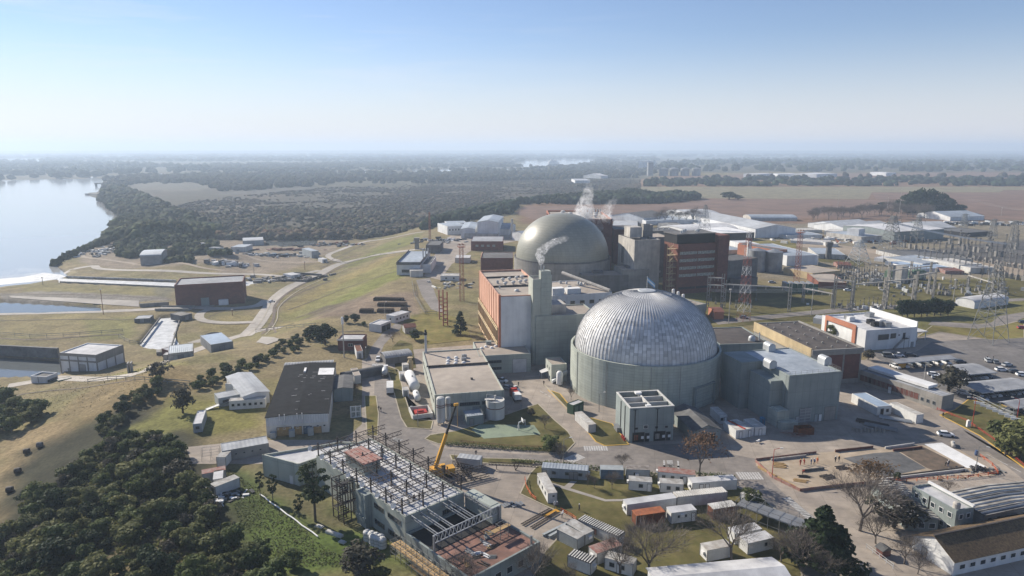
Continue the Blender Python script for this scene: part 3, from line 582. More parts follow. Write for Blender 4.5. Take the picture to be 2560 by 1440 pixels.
for k in range(5): b.box(-4.6,.03,-1.2-k*1.3,4.6,.1,-1.1-k*1.3)
ah = -52; b.build('equipment_hatch', [M['greygreen'], M['sage']], o, loc=(CR*math.cos(R(ah)), CR*math.sin(R(ah))-.1, 7.1), rot=(0,0,R(ah+90)))
for a in (-160,-128,-96,-75): b = MB(); c, s = math.cos(R(a)), math.sin(R(a)); b.tube(((CR+.12)*c,(CR+.12)*s,0),((CR+.12)*c,(CR+.12)*s,15.),.09,5); b.build('downpipe', M['steel'], o)
ft = thing('flag', 'pale blue and white flag flying from the top of the silver dome', 'flag', RC+Vector((0,0,zt+.5))); b = MB(); b.tube((0,0,0),(0,0,4.6),.07,6); b.build('pole', M['rail'], ft)
b = MB()
for k, mm_ in enumerate((0,1,0)):
    for i in range(5): x0, x1 = i*.55, (i+1)*.55; y0, y1 = .18*math.sin(i*1.3), .18*math.sin((i+1)*1.3); za, zc = 4.4-k*.55-i*.5, 4.4-k*.55-(i+1)*.5; b.add([(x0,y0,za-.55),(x1,y1,zc-.55),(x1,y1,zc),(x0,y0,za),(x0,y0+.03,za-.55),(x1,y1+.03,zc-.55),(x1,y1+.03,zc),(x0,y0+.03,za)], [(0,1,2,3),(7,6,5,4)], mm_)
b.build('cloth', [mat('flag_blue', (.22,.45,.70)), M['white']], ft)
# ------------------------------------------------------------------ far reactor
d2 = 422.; x2 = (1404.5-1280)/CF*d2*1.03
RC2 = Vector((x2, d2+6, 0)); ZB = 15.; R2 = 29.2; DH2 = 27.5
o = thing('reactor_building', 'far reactor with a smooth grey green concrete dome beside the dark brick hall', 'reactor', RC2)
b = MB(); b.lathe([(R2+1.2,-.4),(R2+1.2,ZB),(R2-1,ZB)], 72); b.build('wall', M['conc'], o)
b = MB(); nR2 = 26; b.lathe([(R2*math.cos(j/nR2*PI/2)**.96+.001, ZB+.05+DH2*math.sin(j/nR2*PI/2)**.97) for j in range(nR2+1)], 96)
m2 = mat('dome_paint', (.315,.31,.25), (.285,.28,.225), sc=.06, rough=.42, spec=.5, joints=(2.2,1.4), big=.1, streak=.08)
b.build('dome', m2, o, smooth=True)
b = MB(); b.lathe([(R2+1.2,ZB),(R2+1.2,ZB+.7),(R2+.5,ZB+.7),(R2+.5,ZB)], 72); b.build('rim', M['conc_dark'], o)
# ------------------------------------------------------------------ turbine hall of the near reactor
fT = fr((1248,740),(1376,735),(1177,677), z=27, zb=0)
o = B('turbine_hall', 'tall turbine hall with a sunlit orange side wall and a white end wall', 'building', fT, 26.2, 'orange', 'roof_beige', par=.8, t=.5)
b = MB(); b.box(.6,-.35,-.4,fT.L,-.02,26.6); b.build('end_wall', M['white_wall'], o)
b = MB(); b.box(-.3,-.35,-.4,.6,.9,27.4); n = int(fT.W/5.2)
for k in range(n): v = 1.2+(fT.W-2)*k/(n-1); b.box(-.18,v-.2,-.4,-.003,v+.2,26.9)
b.build('pilaster', M['orange_flat'], o)
b = MB()
for z in (13.2,14.2,7.2,8.2,2.): b.tube((-.6,.8,z),(-.6,fT.W-.5,z),.22,6)
for k in range(12): b.box(-.7,.8+k*(fT.W-2)/11,1.6,-.003,1.1+k*(fT.W-2)/11,14.4)
b.build('pipe_rack', M['beige_wall'], o)
for k in (.36,.72): b = MB(); b.box(.5,fT.W*k,26.203,fT.L-.5,fT.W*k+.5,26.9); b.build('roof_kerb', M['roof_brown'], o)
for k in range(8): vent(o, fT.L*(.34+.16*(k%4))+random.uniform(-.4,.4), fT.W*(.42+.16*(k//4))+(k%4)*1.5, 26.2, .9, 1.5, 'cowl', 'offwhite')
vent(o, fT.L*.45, fT.W*.2, 26.2, 1., .9, 'dome'); vent(o, fT.L*.2, fT.W*.5, 26.2, .5, 1.3, 'ac'); vent(o, fT.L*.15, fT.W*.3, 26.2, .3, 1.6, 'pipe')
print('turb', fT.L, fT.W, math.degrees(fT.rot), fT.o)
# stair tower and auxiliary block, pale green concrete
fA = fr((1339,913),(1490,903), z=0, W=17.); hA = hz((1339,913),791)
o = B('auxiliary_building', 'plain pale green windowless block between stair tower and silver dome', 'building', fA, hA-.4, 'sage', 'roof_beige', par=.4, t=.4)
b = MB(); railing(b, [(.3,fA.W-.4,hA-.4),(fA.L-.3,fA.W-.4,hA-.4)]); b.build('railing', M['steel'], o); print('aux', fA.L, fA.rot, hA)
b = MB(); b.box(fA.L*.25,fA.W*.3,hA-.39,fA.L*.55,fA.W*.8,hA+3); b.build('penthouse', M['conc_white'], o)
fS = fr((1331,912),(1362,910), z=0, W=7.5); hS = hz((1331,912),700)
o = B('stair_tower', 'slender pale green stair tower with steaming vent at its top', 'tower', fS, hS-.3, 'sage_light', 'roof_dark', par=.5, t=.4)
b = MB(); b.box(fS.L*.62,-.15,hS-16,fS.L+2.,3.2,hS+3.2); b.box(fS.L+2,.3,0,fS.L+2.6,2.8,hS+1.5); b.build('shaft', M['sage'], o)
b = MB(); b.tube((fS.L*.7,1.5,hS+3.2),(fS.L*.7,1.5,hS+5.6),.25,8); b.tube((fS.L*.8+.6,1.5,hS+3.2),(fS.L*.8+.6,1.5,hS+5.),.25,8); b.build('vent_pipe', M['steel_light'], o)
b = MB(); railing(b, [(.3,.3,hS),(fS.L*.5,.3,hS)]); railing(b, [(.3,.3,hS),(.3,7.2,hS)]); b.build('railing', M['steel'], o); print('tower', fS.L, hS)
STEAM1 = fS.w(fS.L*.72, 1.5, hS+5.5)
f = fr((1306,850),(1339,850), z=0, W=12); o = B('link_block', 'narrow dark green block between white end wall and stair tower', 'building', f, hz((1318,913),765), 'greygreen', 'roof_dark')
# flat roofs with plant between the two reactors
f = fr(tC(400,1440), tC(1000,1400), tC(480,1290), z=14, zb=0); o = B('annex_building', 'low flat annex crowded with white rooftop plant behind the stair tower', 'building', f, 13.6, 'white_wall', 'roof_beige', win=[('f',9,2.5,2,5,.1,.9,'glass','offwhite')])
b = MB(); b.box(1,2,13.6,7,6,17); b.box(9,3,13.6,16,7,16.2); b.build('roof_cabin', M['white'], o)
for k in range(9): vent(o, random.uniform(2,f.L-2), random.uniform(7,f.W-1), 13.6, random.uniform(.4,.9), random.uniform(.8,1.6), random.choice(['cowl','ac','dome']))
b = MB(); b.tube((f.L*.55,f.W*.9,19),(f.L*.98,1,14.5),.9,8); b.build('duct', M['conc_white'], o)
b = MB(); b.lathe([(.05,0),(.5,.12),(1.1,.5)], 12, c=(0,0,1.4)); b.tube((0,0,0),(0,0,1.4),.1,6); b.build('satellite_dish', M['offwhite'], o, loc=(7.5,8,13.6), rot=(.5,.4,0))
# concrete annexes in front of the far dome
for A_, B_, C_, z, nm, lab, wl, rf in (
  (tC(485,1320),tC(695,1315),tC(490,1185),0,'concrete_annex','square raw concrete annex with a low parapet below the far dome','conc','roof_beige'),
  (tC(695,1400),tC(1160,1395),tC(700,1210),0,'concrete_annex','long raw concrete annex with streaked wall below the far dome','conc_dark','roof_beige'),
  (tC(1100,1395),tC(1365,1385),tC(1085,1200),0,'concrete_annex','taller raw concrete annex at the foot of the concrete stack','conc','roof_beige')):
    top = {0:1212,1:1232,2:1178}[('square' in lab)*0+('long' in lab)*1+('taller' in lab)*2]
    f = fr(A_, B_, z=0, W=16.); h = hz(A_, 380+top/4); o = B(nm, lab, 'building', f, h-.4, wl, rf); b = MB(); b.box(f.L*.3,f.W*.4,h-.39,f.L*.5,f.W*.7,h+1); b.build('roof_hatch', M['conc_dark'], o)
# weathered concrete building with a square stack
zt = 30.; f = fr(tC(1065,828), tC(1228,882), z=zt, zb=0, W=16.); o = B('concrete_building', 'bleached concrete building with stepped walls beside the far dome', 'building', f, 28.5, 'conc_white', 'roof_dark', par=1.5, t=.6)
b = MB(); b.box(f.L*.16,2,29.9,f.L*.52,f.W*.6,36); b.build('upper_wall', M['conc_white'], o); b = MB(); b.box(f.L*.26,-.45,14,f.L*.38,-.02,24); b.build('recess_panel', M['conc_dark'], o)
for k in range(3): vent(o, f.L*(.6+.1*k), f.W*.6, 28.5, .8, 1.4, 'box', 'conc')
f = fr(tC(1300,1150), tC(1393,1150), z=11, zb=0, W=7.); ZS = hz(tC(1320,1150), tC(0,730)[1], 11)
o = thing('concrete_stack', 'tall square concrete ventilation stack rising between the far dome and brick tower', 'chimney', f.o, f.rot); b = MB(); shell(b, f.L, f.W, ZS, .6); b.build('shaft', M['conc'], o); b = MB(); b.box(.6,.6,ZS-1.2,f.L-.6,f.W-.6,ZS-1); b.build('flue', M['black'], o)
b = MB(); b.box(f.L,.8,0,f.L+1.2,f.W-.8,ZS*.72); b.box(-1.6,2,0,0,f.W,ZS*.8); b.build('buttress', M['conc_white'], o)
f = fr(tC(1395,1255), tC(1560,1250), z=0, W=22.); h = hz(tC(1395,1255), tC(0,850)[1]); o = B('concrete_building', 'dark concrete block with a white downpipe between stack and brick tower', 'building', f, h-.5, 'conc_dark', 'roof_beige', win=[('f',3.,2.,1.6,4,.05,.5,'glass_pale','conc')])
b = MB(); b.tube((.6,-.25,0),(.6,-.25,h),.22,6); b.build('downpipe', M['offwhite'], o); print('conc', f.L, h)
f = fr(tC(1400,790), tC(1680,785), tC(1420,755), z=24, zb=0); o = B('concrete_building', 'long flat concrete building just behind the square stack', 'building', f, 23.5, 'conc_dark', 'roof_dark')
for k in range(4): vent(o, f.L*(.2+.2*k), f.W*.5, 23.5, .7, 1., 'cowl')
# far turbine hall, one brick coloured orange for sun and dark for shade
f = fr((1378,547),(1530,547),(1322,526), z=36, zb=0); o = B('turbine_hall', 'far turbine hall of sunlit orange brick behind the grey green dome', 'building', f, 35, 'orange_flat', 'roof_beige', par=1., t=.7)
b = MB(); b.box(.0,-.4,-.4,f.L,-.02,35.8); b.box(f.L+.02,0,-.4,f.L+.4,f.W,35.8); b.build('shaded_brick_wall', M['brick_dark'], o); b = MB(); b.box(-.8,f.W*.62,-.4,-.02,f.W*.8,35.5); b.build('recess_panel', M['brick_dark'], o); b = MB(); b.box(.7,.7,35,f.L-.7,f.W*.12,35.2); b.build('gutter', M['roof_dark'], o)  # shade on front, right side and recess painted as darker brick
for k in range(11): vent(o, f.L*(.18+.14*(k%5))+k*.4, f.W*(.3+.22*(k//5)), 35, 1.7, 2.4, 'cowl', 'offwhite')
for k in range(7): vent(o, f.L*(.66+.05*k), f.W*.8, 35, .6, 3.4, 'pipe', 'offwhite')
print('hall2', f.L, f.W); STEAM2 = f.w(f.L*.72, f.W*.1, 33)
f = fr((1532,660),(1590,660), z=0, W=26.); h = hz((1532,660),575); o = B('brick_block', 'dark brick block in shadow right of the far dome', 'building', f, h, 'brick_dark', 'roof_dark'); print('bb', h)
# brick office tower
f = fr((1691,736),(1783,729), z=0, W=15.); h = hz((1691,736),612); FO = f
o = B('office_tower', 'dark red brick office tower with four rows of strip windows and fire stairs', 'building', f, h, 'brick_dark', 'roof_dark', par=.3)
b = MB(); b.box(-.35,.02,-.4,-.003,f.W,h+.3); b.build('sunlit_wall', M['brick'], o)  # sun on the left face painted as a brighter brick
for k, y in enumerate((1016,1090,1166,1240)):
    z = hz((1691,736), tC(0,y)[1]); wins(o, f, [('f', z-.95, f.L*.93/2, 1.9, 2, .03, .99, 'glass_pale', 'brick_dark', 9, 'window_band')])
wins(o, f, [('f', h-28.5 if h > 32 else 2.6, f.L*.45, 1.5, 2, .03, .97, 'glass', 'brick_dark', 12, 'window_band')])
b = MB(); b.box(-.5,1.2,h+.31,f.L-.2,f.W,h+5.4); b.build('plant_storey', M['black'], o); b = MB(); b.box(-1.2,.8,h+5.41,f.L+.3,f.W+.3,h+5.9); b.build('roof_slab', M['conc_dark'], o)
for k in range(6): vent(o, f.L*(.15+.13*k), 4+(k%3)*3, h+5.9, .6, 1.6, random.choice(['cowl','pipe','ac']))
b = MB(); b.box(f.L+.02,-2.4,-.4,f.L+7.2,f.W-2,h+4.6); b.build('lift_tower', M['brick_dark'], o)
b = MB(); z = 1.
while z < h-2:
    b.box(-5.2,.8,z,-.4,3.6,z+.18); b.tube((-5.2,.9,z+.2),(-2.8,.9,z+2.4),.12,4); b.tube((-5.2,.9,z+1.1),(-.4,.9,z+1.1),.05,4); b.tube((-5.2,3.5,z+1.1),(-.4,3.5,z+1.1),.05,4)
    for k in range(7): b.box(-5.+k*.34,1.,z+.2+k*.31,-4.7+k*.34,2.2,z+.27+k*.31)
    z += 3.6
for x, y in ((-5.1,1),(-5.1,3.5),(-2.8,1),(-2.8,3.5)): b.tube((x,y,0),(x,y,h+1),.1,5)
b.build('fire_stair', M['beige_wall'], o); print('office', f.L, h)
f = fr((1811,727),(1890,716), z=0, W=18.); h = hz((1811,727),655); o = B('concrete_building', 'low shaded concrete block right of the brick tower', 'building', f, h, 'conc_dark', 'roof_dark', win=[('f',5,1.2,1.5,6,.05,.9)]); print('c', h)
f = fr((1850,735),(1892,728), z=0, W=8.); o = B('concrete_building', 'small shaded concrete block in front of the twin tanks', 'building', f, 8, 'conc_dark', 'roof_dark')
# ------------------------------------------------------------------ transformer block and small sheds round the near dome
f = fr((1572,1107),(1682,1100),(1531,1062)); h = hz((1574,1107),1022); o = B('transformer_house', 'cubic grey green house with an open roof divided by pale beams', 'building', f, h-1.6, 'greygreen', 'roof_dark', par=1.6, t=.35)
b = MB(); b.box(f.L/2-.2,.35,h-1.59,f.L/2+.2,f.W-.35,h+.05)
for k in (1,2): v = f.W*k/3; b.box(.35,v-.16,h-1.595,f.L/2-.2,v+.16,h-.05); b.box(f.L/2+.2,v-.16,h-1.595,f.L-.35,v+.16,h-.05)
for x0, y0, x1, y1 in ((0,0,f.L,.5),(0,f.W-.5,f.L,f.W),(0,.5,.5,f.W-.5),(f.L-.5,.5,f.L,f.W-.5)): b.box(x0-.04,y0-.04 if y0 == 0 else y0,h+.003,x1+.04 if x1 == f.L else x1,y1,h+.22)
b.build('roof_beam', M['offwhite'], o); b = MB(); b.box(f.L*.38,.7,h+.06,f.L*.5,1.6,h+.4); b.box(f.L*.4,f.W-2.6,h+.06,f.L*.54,f.W-1,h+.6); b.build('roof_hatch', M['white'], o)
for k in (.12,.62): 
    b = MB(); b.tube((f.L*k,-.14,3.),(f.L*k,-.14,h-.4),.1,6); b.tube((f.L*k-.6,-.14,h-.4),(f.L*k+.6,-.14,h-.4),.08,5); b.build('drain_pipe', M['black'], o)
for k in (.3,.6): b = MB(); b.tube((-.14,f.W*k,0),(-.14,f.W*k,h-.6),.1,6); b.build('drain_pipe', M['black'], o)
for u0 in (.06,.54):
    door(o, f, 'f', u0+.15, 3.4, 2.9, 'black', 'equipment_door'); door(o, f, 'f', u0+.345, 1.2, 2.6, 'black', 'door')
    b = MB()
    for k in range(3): b.box(f.L*(u0+.06)+k*.42,-.16,.7,f.L*(u0+.06)+k*.42+.2,-.08,2.3)
    b.build('cable_riser', M['rust_roof' if u0 < .2 else 'conc_white'], o)
    for x in (.21,.34): b = MB(); b.box(f.L*(u0+x),-.17,1.,f.L*(u0+x+.06),-.08,1.8); b.build('warning_sign', M['white'], o)
wins(o, f, [('f',4.,1.3,1.1,1,.3,.44,'glass','white')]+[('f',3.8,1.,.8,4,.05,.95,'black','steel')])
for k in range(3): b = MB(); b.lathe([(.3,0),(.3,1.),(.2,1.2),(.02,1.25)], 8); b.build('fire_valve', M['red'], o, loc=(-.9,1.2+k*1.1,0))
b = MB(); b.box(-1.3,f.W*.55,0,-.1,f.W*.8,1.5); b.build('meter_cabinet', M['steel'], o)
f = fr(tG(610,1192),tG(716,1150),tG(575,1160)); h = hz(tG(610,1192),tG(0,1092)[1]); o = B('switch_shed', 'small dark green shed with white roof beside the round wall', 'shed', f, h-.2, 'green_dark', 'roof_white', par=.15, t=.15, doors=[('f',.3,1.2,2.4,'green_paint'),('f',.75,1.2,2.4,'green_paint')])
f = fr((1733,1108),(1800,1103),(1683,1052)); o = B('gabled_annex', 'grey gabled shed leaning towards the road beside the transformer house', 'shed', f, 3.6, 'greygreen', 'roof_dark', gable='v', rise=1.6, doors=[('f',.35,2.,2.6,'black'),('f',.7,1.6,2.4,'black')])
b = MB(); b.box(f.L*.2,-.3,3.4,f.L*.8,-.02,4.1); b.build('louvre', M['steel'], o)
f = fr(tG(393,866),tG(546,855),tG(322,790)); h = hz(tG(393,866),tG(0,690)[1]); o = B('entrance_building', 'two storey pale building with small windows touching the round wall', 'building', f, h-.2, 'sage_light', 'roof_beige', par=.25, win=[('l',3.8,.8,1.1,2,.2,.8),('f',3.6,1.6,1.,1,.15,.7,'glass_pale','white'),('l',.9,.8,1.,1,.6,.9)], doors=[('l',.35,1.1,2.2,'white'),])
b = MB(); b.prism([(0,3.),(-2.6,2.3),(-2.6,2.2),(0,2.9)], f.W*.5, f.W*.9, axis='y'); b.tube((-2.5,f.W*.55,0),(-2.5,f.W*.55,2.25),.08,5); b.tube((-2.5,f.W*.88,0),(-2.5,f.W*.88,2.25),.08,5); b.build('lean_to', M['roof_white'], o)
b = MB(); b.prism([(0,.2),(0,1.2),(f.L*.95,4.6),(f.L*.95,3.6)], -1.5, -.2, axis='y'); b.build('stair_enclosure', M['steel_light'], o); print('ent', f.L, f.W, h)
t = thing('nitrogen_tank', 'white upright tank at the foot of the round wall', 'tank', G(tG(475,895))); b = MB(); b.lathe([(.02,.5),(1.,.5),(1.15,.8),(1.15,4.6),(.8,5.2),(.02,5.4)], 16); b.build('vessel', M['white'], t, smooth=True)
for a in range(3): b = MB(); b.box(-.1,-.1,0,.1,.1,.9); b.build('leg', M['steel'], t, loc=(.9*math.cos(a*2.1),.9*math.sin(a*2.1),0))
# ------------------------------------------------------------------ workshop with the beige roof and its tanks
h = hz(tF(1785,1218), tF(0,990)[1]); f = fr(tF(1785,990), tF(2480,940), tF(1575,560), z=h, zb=0)
o = B('workshop', 'long low workshop with flat beige roof and dark window strips beside the tanks', 'building', f, h-.4, 'sage_light', 'roof_beige', par=.4, t=.35, win=[('f',h*.42,f.L*.29,1.2,3,.02,.98,'glass','conc_dark',8,'window_band'),('l',h*.5,3.2,1.1,8,.04,.96,'glass','conc_dark',2)], doors=[('f',.6,2.4,2.6,'greygreen')])
b = MB(); b.box(-.06,f.W*.60,h-.39,f.L+.06,f.W*.60+.4,h+.35); b.build('roof_kerb', M['roof_brown'], o); print('workshop', f.L, f.W, h)
for k in range(9): vent(o, f.L*(.35+.13*(k%3))+.5*(k//3), f.W*(.66+.07*(k//3)), h-.4, .75, .7, 'dome', 'white')
vent(o, f.L*.63, f.W*.72, h-.4, .9, 1.1, 'ac', 'steel'); vent(o, f.L*.66, f.W*.8, h-.4, .9, 1.1, 'ac', 'steel'); vent(o, f.L*.62, f.W*.28, h-.4, .35, .6, 'box', 'roof_brown')
b = MB()
for k in range(9): b.box(f.L*(.02+.12*k),-.3,h-1.7,f.L*(.02+.12*k)+.18,-.02,h+.3)
b.build('pilaster', M['sage'], o)
ch = thing('flue_stack', 'slim pale metal flue with black cap at the back corner of the beige roof', 'chimney', f.w(1.2, f.W-1, h-.4)); b = MB(); b.lathe([(.55,0),(.45,.6),(.45,7.),(.45,7.)], 12); b.build('pipe', M['steel_light'], ch); b = MB(); b.lathe([(.6,7.),(.6,8.),(.4,8.2),(.4,9.),(.02,9.1)], 12); b.build('cap', M['black'], ch)
f2 = fr(tF(2232,592), tG(190,565), tF(2385,440), z=h, zb=0); o = B('workshop', 'east wing of the beige roofed workshop with pale roller door', 'building', f2, h-.7, 'sage', 'roof_beige', par=.4, win=[('f',h*.55,f2.L*.36,1.1,1,.05,.45,'glass','conc_dark',6,'window_band'),('f',h*.2,f2.L*.36,1.1,1,.05,.45,'glass','conc_dark',6,'window_band')], doors=[('f',.78,5.2,5.2,'roof_white','roller_door')])
for k in range(4): vent(o, f2.L*(.12+.1*k), f2.W*(.55+.1*(k%2)), h-.7, .7, .65, 'dome', 'white')
vent(o, f2.L*.3, f2.W*.85, h-.7, 1., 1.3, 'box', 'greygreen')
def htank(name, label, p, q, r, z, m='white', legs=2):
    a, c = G(p), G(q); d = c-a; L = d.length; t = thing(name, label, 'tank', a, math.atan2(d.y, d.x)); b = MB(); n = 20; prof = [(0.02,-.45*r),(r*.5,-.38*r),(r*.85,-.18*r),(r,0)]; pr = prof+[(r,L)]+[(x,L-zz) for x, zz in prof[2::-1]]
    b.lathe(pr, n); b.v = [(zz, x, y+z+r) for x, y, zz in b.v]; b.build('vessel', M[m], t, smooth=True)
    for k in range(legs): b = MB(); u = L*(.2+.6*k/(max(1,legs-1))); b.prism([(-r*.8,-.2),(r*.8,-.2),(r*.95,z+r*.7),(-r*.95,z+r*.7)], u-.25, u+.25, axis='x'); b.build('saddle', M['conc'], t)
    b = MB(); b.tube((L*.4,0,z+2*r-.05),(L*.4,0,z+2*r+.5),.3,8); b.build('manhole', M['steel_light'], t); return t
def vtank(name, label, p, r, h, m='offwhite', legs=0, lid='dome', band=None, g=None):
    t = thing(name, label, 'tank', g or G(p)); z0 = 1. if legs else -.2; b = MB(); top = [(r,h-.02),(r*.85,h+r*.3),(r*.4,h+r*.48),(.02,h+r*.52)] if lid == 'dome' else [(r,h),(.02,h+r*.28)] if lid == 'cone' else [(r,h),(r-.12,h),(r-.12,h-.5),(.02,h-.35)]
    b.lathe(([(.02,z0-r*.4),(r*.7,z0-r*.2)] if legs else [])+[(r,z0)]+top, 24); b.build('vessel', M[m], t, smooth=False)
    for k in range(legs): a = 2*PI*(k+.5)/legs; b = MB(); b.box(-.12,-.12,-.2,.12,.12,z0+.6); b.build('leg', M['steel'], t, loc=(r*.85*math.cos(a), r*.85*math.sin(a), 0))
    for k, zz in enumerate(band or ()): b = MB(); b.lathe([(r+.015,zz),(r+.015,zz+.28)], 24); b.build('band', M['brick_dark'], t)
    b = MB(); ladder(b, 0, -r-.12, .3, h, .45); b.build('ladder', M['steel'], t); return t
htank('storage_tank', 'big white horizontal tank beside the workshop wall', tF(1590,975), tF(1535,855), 1.75, .9)
htank('storage_tank', 'short white horizontal tank just below the big one', tF(1618,1065), tF(1598,1010), 1.05, .5)
vtank('silo', 'taller cream silo with dark bands at the workshop corner', tF(1850,1283), 1.3, 8.2, 'offwhite', 4, band=(5.6,6.2)); vtank('silo', 'thinner cream silo with dark bands behind the taller one', tF(1925,1262), .8, 7.8, 'offwhite', 4, band=(5.4,5.9))
t = vtank('round_tank', 'squat cream open tank with a brown band and pipe bridge on top', tF(2392,1215), 2.9, 6., 'offwhite', 0, 'open', band=(3.6,)); b = MB(); b.tube((-2.6,0,6),(-2.6,0,7.6),.08,5); b.tube((-2.6,0,7.6),(0,0,7.2),.08,5); b.tube((0,0,5),(0,0,7.3),.3,8); b.box(-3.2,-.6,5.9,.3,.6,6.05); b.build('pipe_bridge', M['offwhite'], t); b = MB(); b.lathe([(2.7,5.4),(.02,5.45)], 24); b.build('contents', M['rust'], t)
f = fr(tF(2105,1300), tF(2275,1280), tF(2080,1235)); o = B('pump_container', 'grey steel box with rail on its roof between silos and round tank', 'container', f, 2.9, 'greygreen', 'roof_zinc', par=.1, t=.1, doors=[('f',.3,1.,2.1,'steel')]); b = MB(); railing(b, [(.1,f.W-.1,2.9),(f.L-.1,f.W-.1,2.9),(f.L-.1,.1,2.9)], .8); b.build('railing', M['steel_light'], o)
for A_, B_, W_, hh, m_, l_ in ((tF(1470,1010),tF(1530,1005),3.,2.4,'white','white pump box below the big white tank'),(tF(1440,850),tF(1505,845),3.,2.6,'white','white pump box at the upper end of the big white tank'),(tF(1470,770),tF(1530,765),3.,3.,'offwhite','cream pump box near the covered walkway')):
    f = fr(A_, B_, W=W_); B('pump_cabin', l_, 'cabin', f, hh, m_, 'cab_roof', par=.08, t=.1, doors=[('f',.5,.9,1.9,'steel')])
f = fr(tF(1570,1240), tF(1770,1215), tF(1560,1150)); o = thing('bund', 'open white walled bund with a red pump set inside', 'bund', f.o, f.rot); b = MB(); shell(b, f.L, f.W, 1.5, .3); b.build('wall', M['offwhite'], o); b = MB(); b.box(f.L*.2,f.W*.3,.1,f.L*.8,f.W*.7,1.2); b.box(f.L*.3,f.W*.4,1.2,f.L*.6,f.W*.6,1.6); b.build('pump', M['red'], o)
f = fr(tF(1300,690), tF(1560,655), tF(1300,630)); o = B('covered_walkway', 'covered walkway with dark curved roof joining the workshop to the road', 'walkway', f, 2.6, 'conc_dark', 'roof_grey', gable='u', rise=1.1, barrel=1)
t = thing('steel_column', 'cream scrubber column beside the covered walkway', 'tank', G(tF(1545,745))); b = MB(); b.lathe([(1.1,-.2),(1.1,3.4),(.7,4.2),(.7,4.8),(1.,4.9),(1.,5.2),(.02,5.3)], 16); b.build('vessel', M['beige_wall'], t)
# ------------------------------------------------------------------ black roofed warehouse and neighbours
h = hz(tF(100,1410), tF(0,1215)[1]); f = fr(tF(95,1215), tF(722,1168), tF(205,700), z=h, zb=0)
o = B('warehouse', 'long warehouse with a worn black sheet roof and white front wall', 'warehouse', f, h-.15, 'offwhite', 'roof_black', gable='v', rise=.5, over=.25, win=[('f',1.9,.75,.6,8,.12,.98,'glass','offwhite')], doors=[('f',.28,4.,2.6,'timber','loading_door'),('f',.5,2.,2.5,'timber','loading_door'),('f',.8,2.6,2.,'timber','loading_door'),('f',.64,1.8,2.4,'cab_blue')])
b = MB(); b.box(.1,-.12,h*.55,f.L-.1,-.02,h-.1); b.build('fascia', mat('fascia', (.62,.64,.66), (.5,.52,.54), rib=('x',.7), ribd=.12), o); print('wh', f.L, f.W, h)
for k in (.22,.3,.5,.58): b = MB(); b.tube((f.L*k,-.35,h-1.2),(f.L*k,-.35,h+.7),.13,6); b.build('vent_pipe', M['white'], o)
zr = lambda u: h-.15+.5*(1-abs(u/f.L-.5)*2)+.16
b = MB(); b.add([(f.L*.70,f.W*.72,zr(f.L*.7)),(f.L*.995,f.W*.72,zr(f.L*.995)),(f.L*.995,f.W*.87,zr(f.L*.995)),(f.L*.70,f.W*.87,zr(f.L*.7))], [(0,1,2,3)]); b.build('roof_patch', M['white'], o)
b = MB(); b.box(f.L*.42,f.W*.78,zr(f.L*.4),f.L*.46,f.W*.86,zr(f.L*.4)+.5); b.build('roof_light', M['white'], o)
b = MB()
for k in range(22): u, v = f.L*random.uniform(.3,.95), f.W*random.uniform(.05,.9); uu = min(f.L*.49 if u < f.L*.5 else f.L*.98, u+random.uniform(.3,2.)); b.add([(u,v,zr(u)+.005),(uu,v,zr(uu)+.005),(uu,v+.25,zr(uu)+.005),(u,v+.25,zr(u)+.005)], [(0,1,2,3)])
s_ = b.build('roof_scuff', M['roof_grey'], o); s_['kind'] = 'stuff'
for i in range(3): b = MB(); b.box(0,0,0,1.6,1.2,1.7+.3*i); b.build('air_conditioner', M['cab_grey'], o, loc=(f.L*(.06+.3*i),-1.6,0))
f3 = f.sub(-.3, f.W+.2, f.L*.95, 6.); B('warehouse_annex', 'small sloping grey roof behind the black roofed warehouse', 'shed', f3, h-1., 'offwhite', 'roof_grey', gable='u', rise=.6)
fk = f.sub(f.L+.3, f.W*.5, 6., 13.); B('side_shed', 'dark lean shed along the right side of the black roof', 'shed', fk, h-1.5, 'greygreen', 'roof_dark', gable='v', rise=.4)
t = thing('conveyor', 'dark curved tunnel roof running from the black warehouse up to the road', 'walkway', f.w(f.L+2, f.W*.92, 0), f.rot+R(22)); b = MB(); b.prism([(-1.6,0),(1.6,0)]+[(1.6*math.cos(PI*i/8), 2.2+1.1*math.sin(PI*i/8)) for i in range(9)], 0, 16, axis='x'); b.build('roof', M['roof_dark'], t); b = MB(); b.box(16,-1.4,0,17.2,1.4,2.8); b.build('portal', M['rust'], t)
b = MB(); f_ = f
g = f.w(f.L+6, f.W*.2); t = thing('glazed_frame', 'white framed glazed panel lying in the shade beside the warehouse', 'panel', g, f.rot); b = MB(); b.box(0,0,.0,3.2,.2,3.6); b.build('pane', M['glass_pale'], t); b = MB()
for x in (0,1.5,3.): b.box(x-.1,-.05,0,x+.25,-.002,3.8)
for z in (0,1.8,3.5): b.box(-.1,-.09,z,3.3,-.052,z+.25)
b.build('frame', M['white'], t)
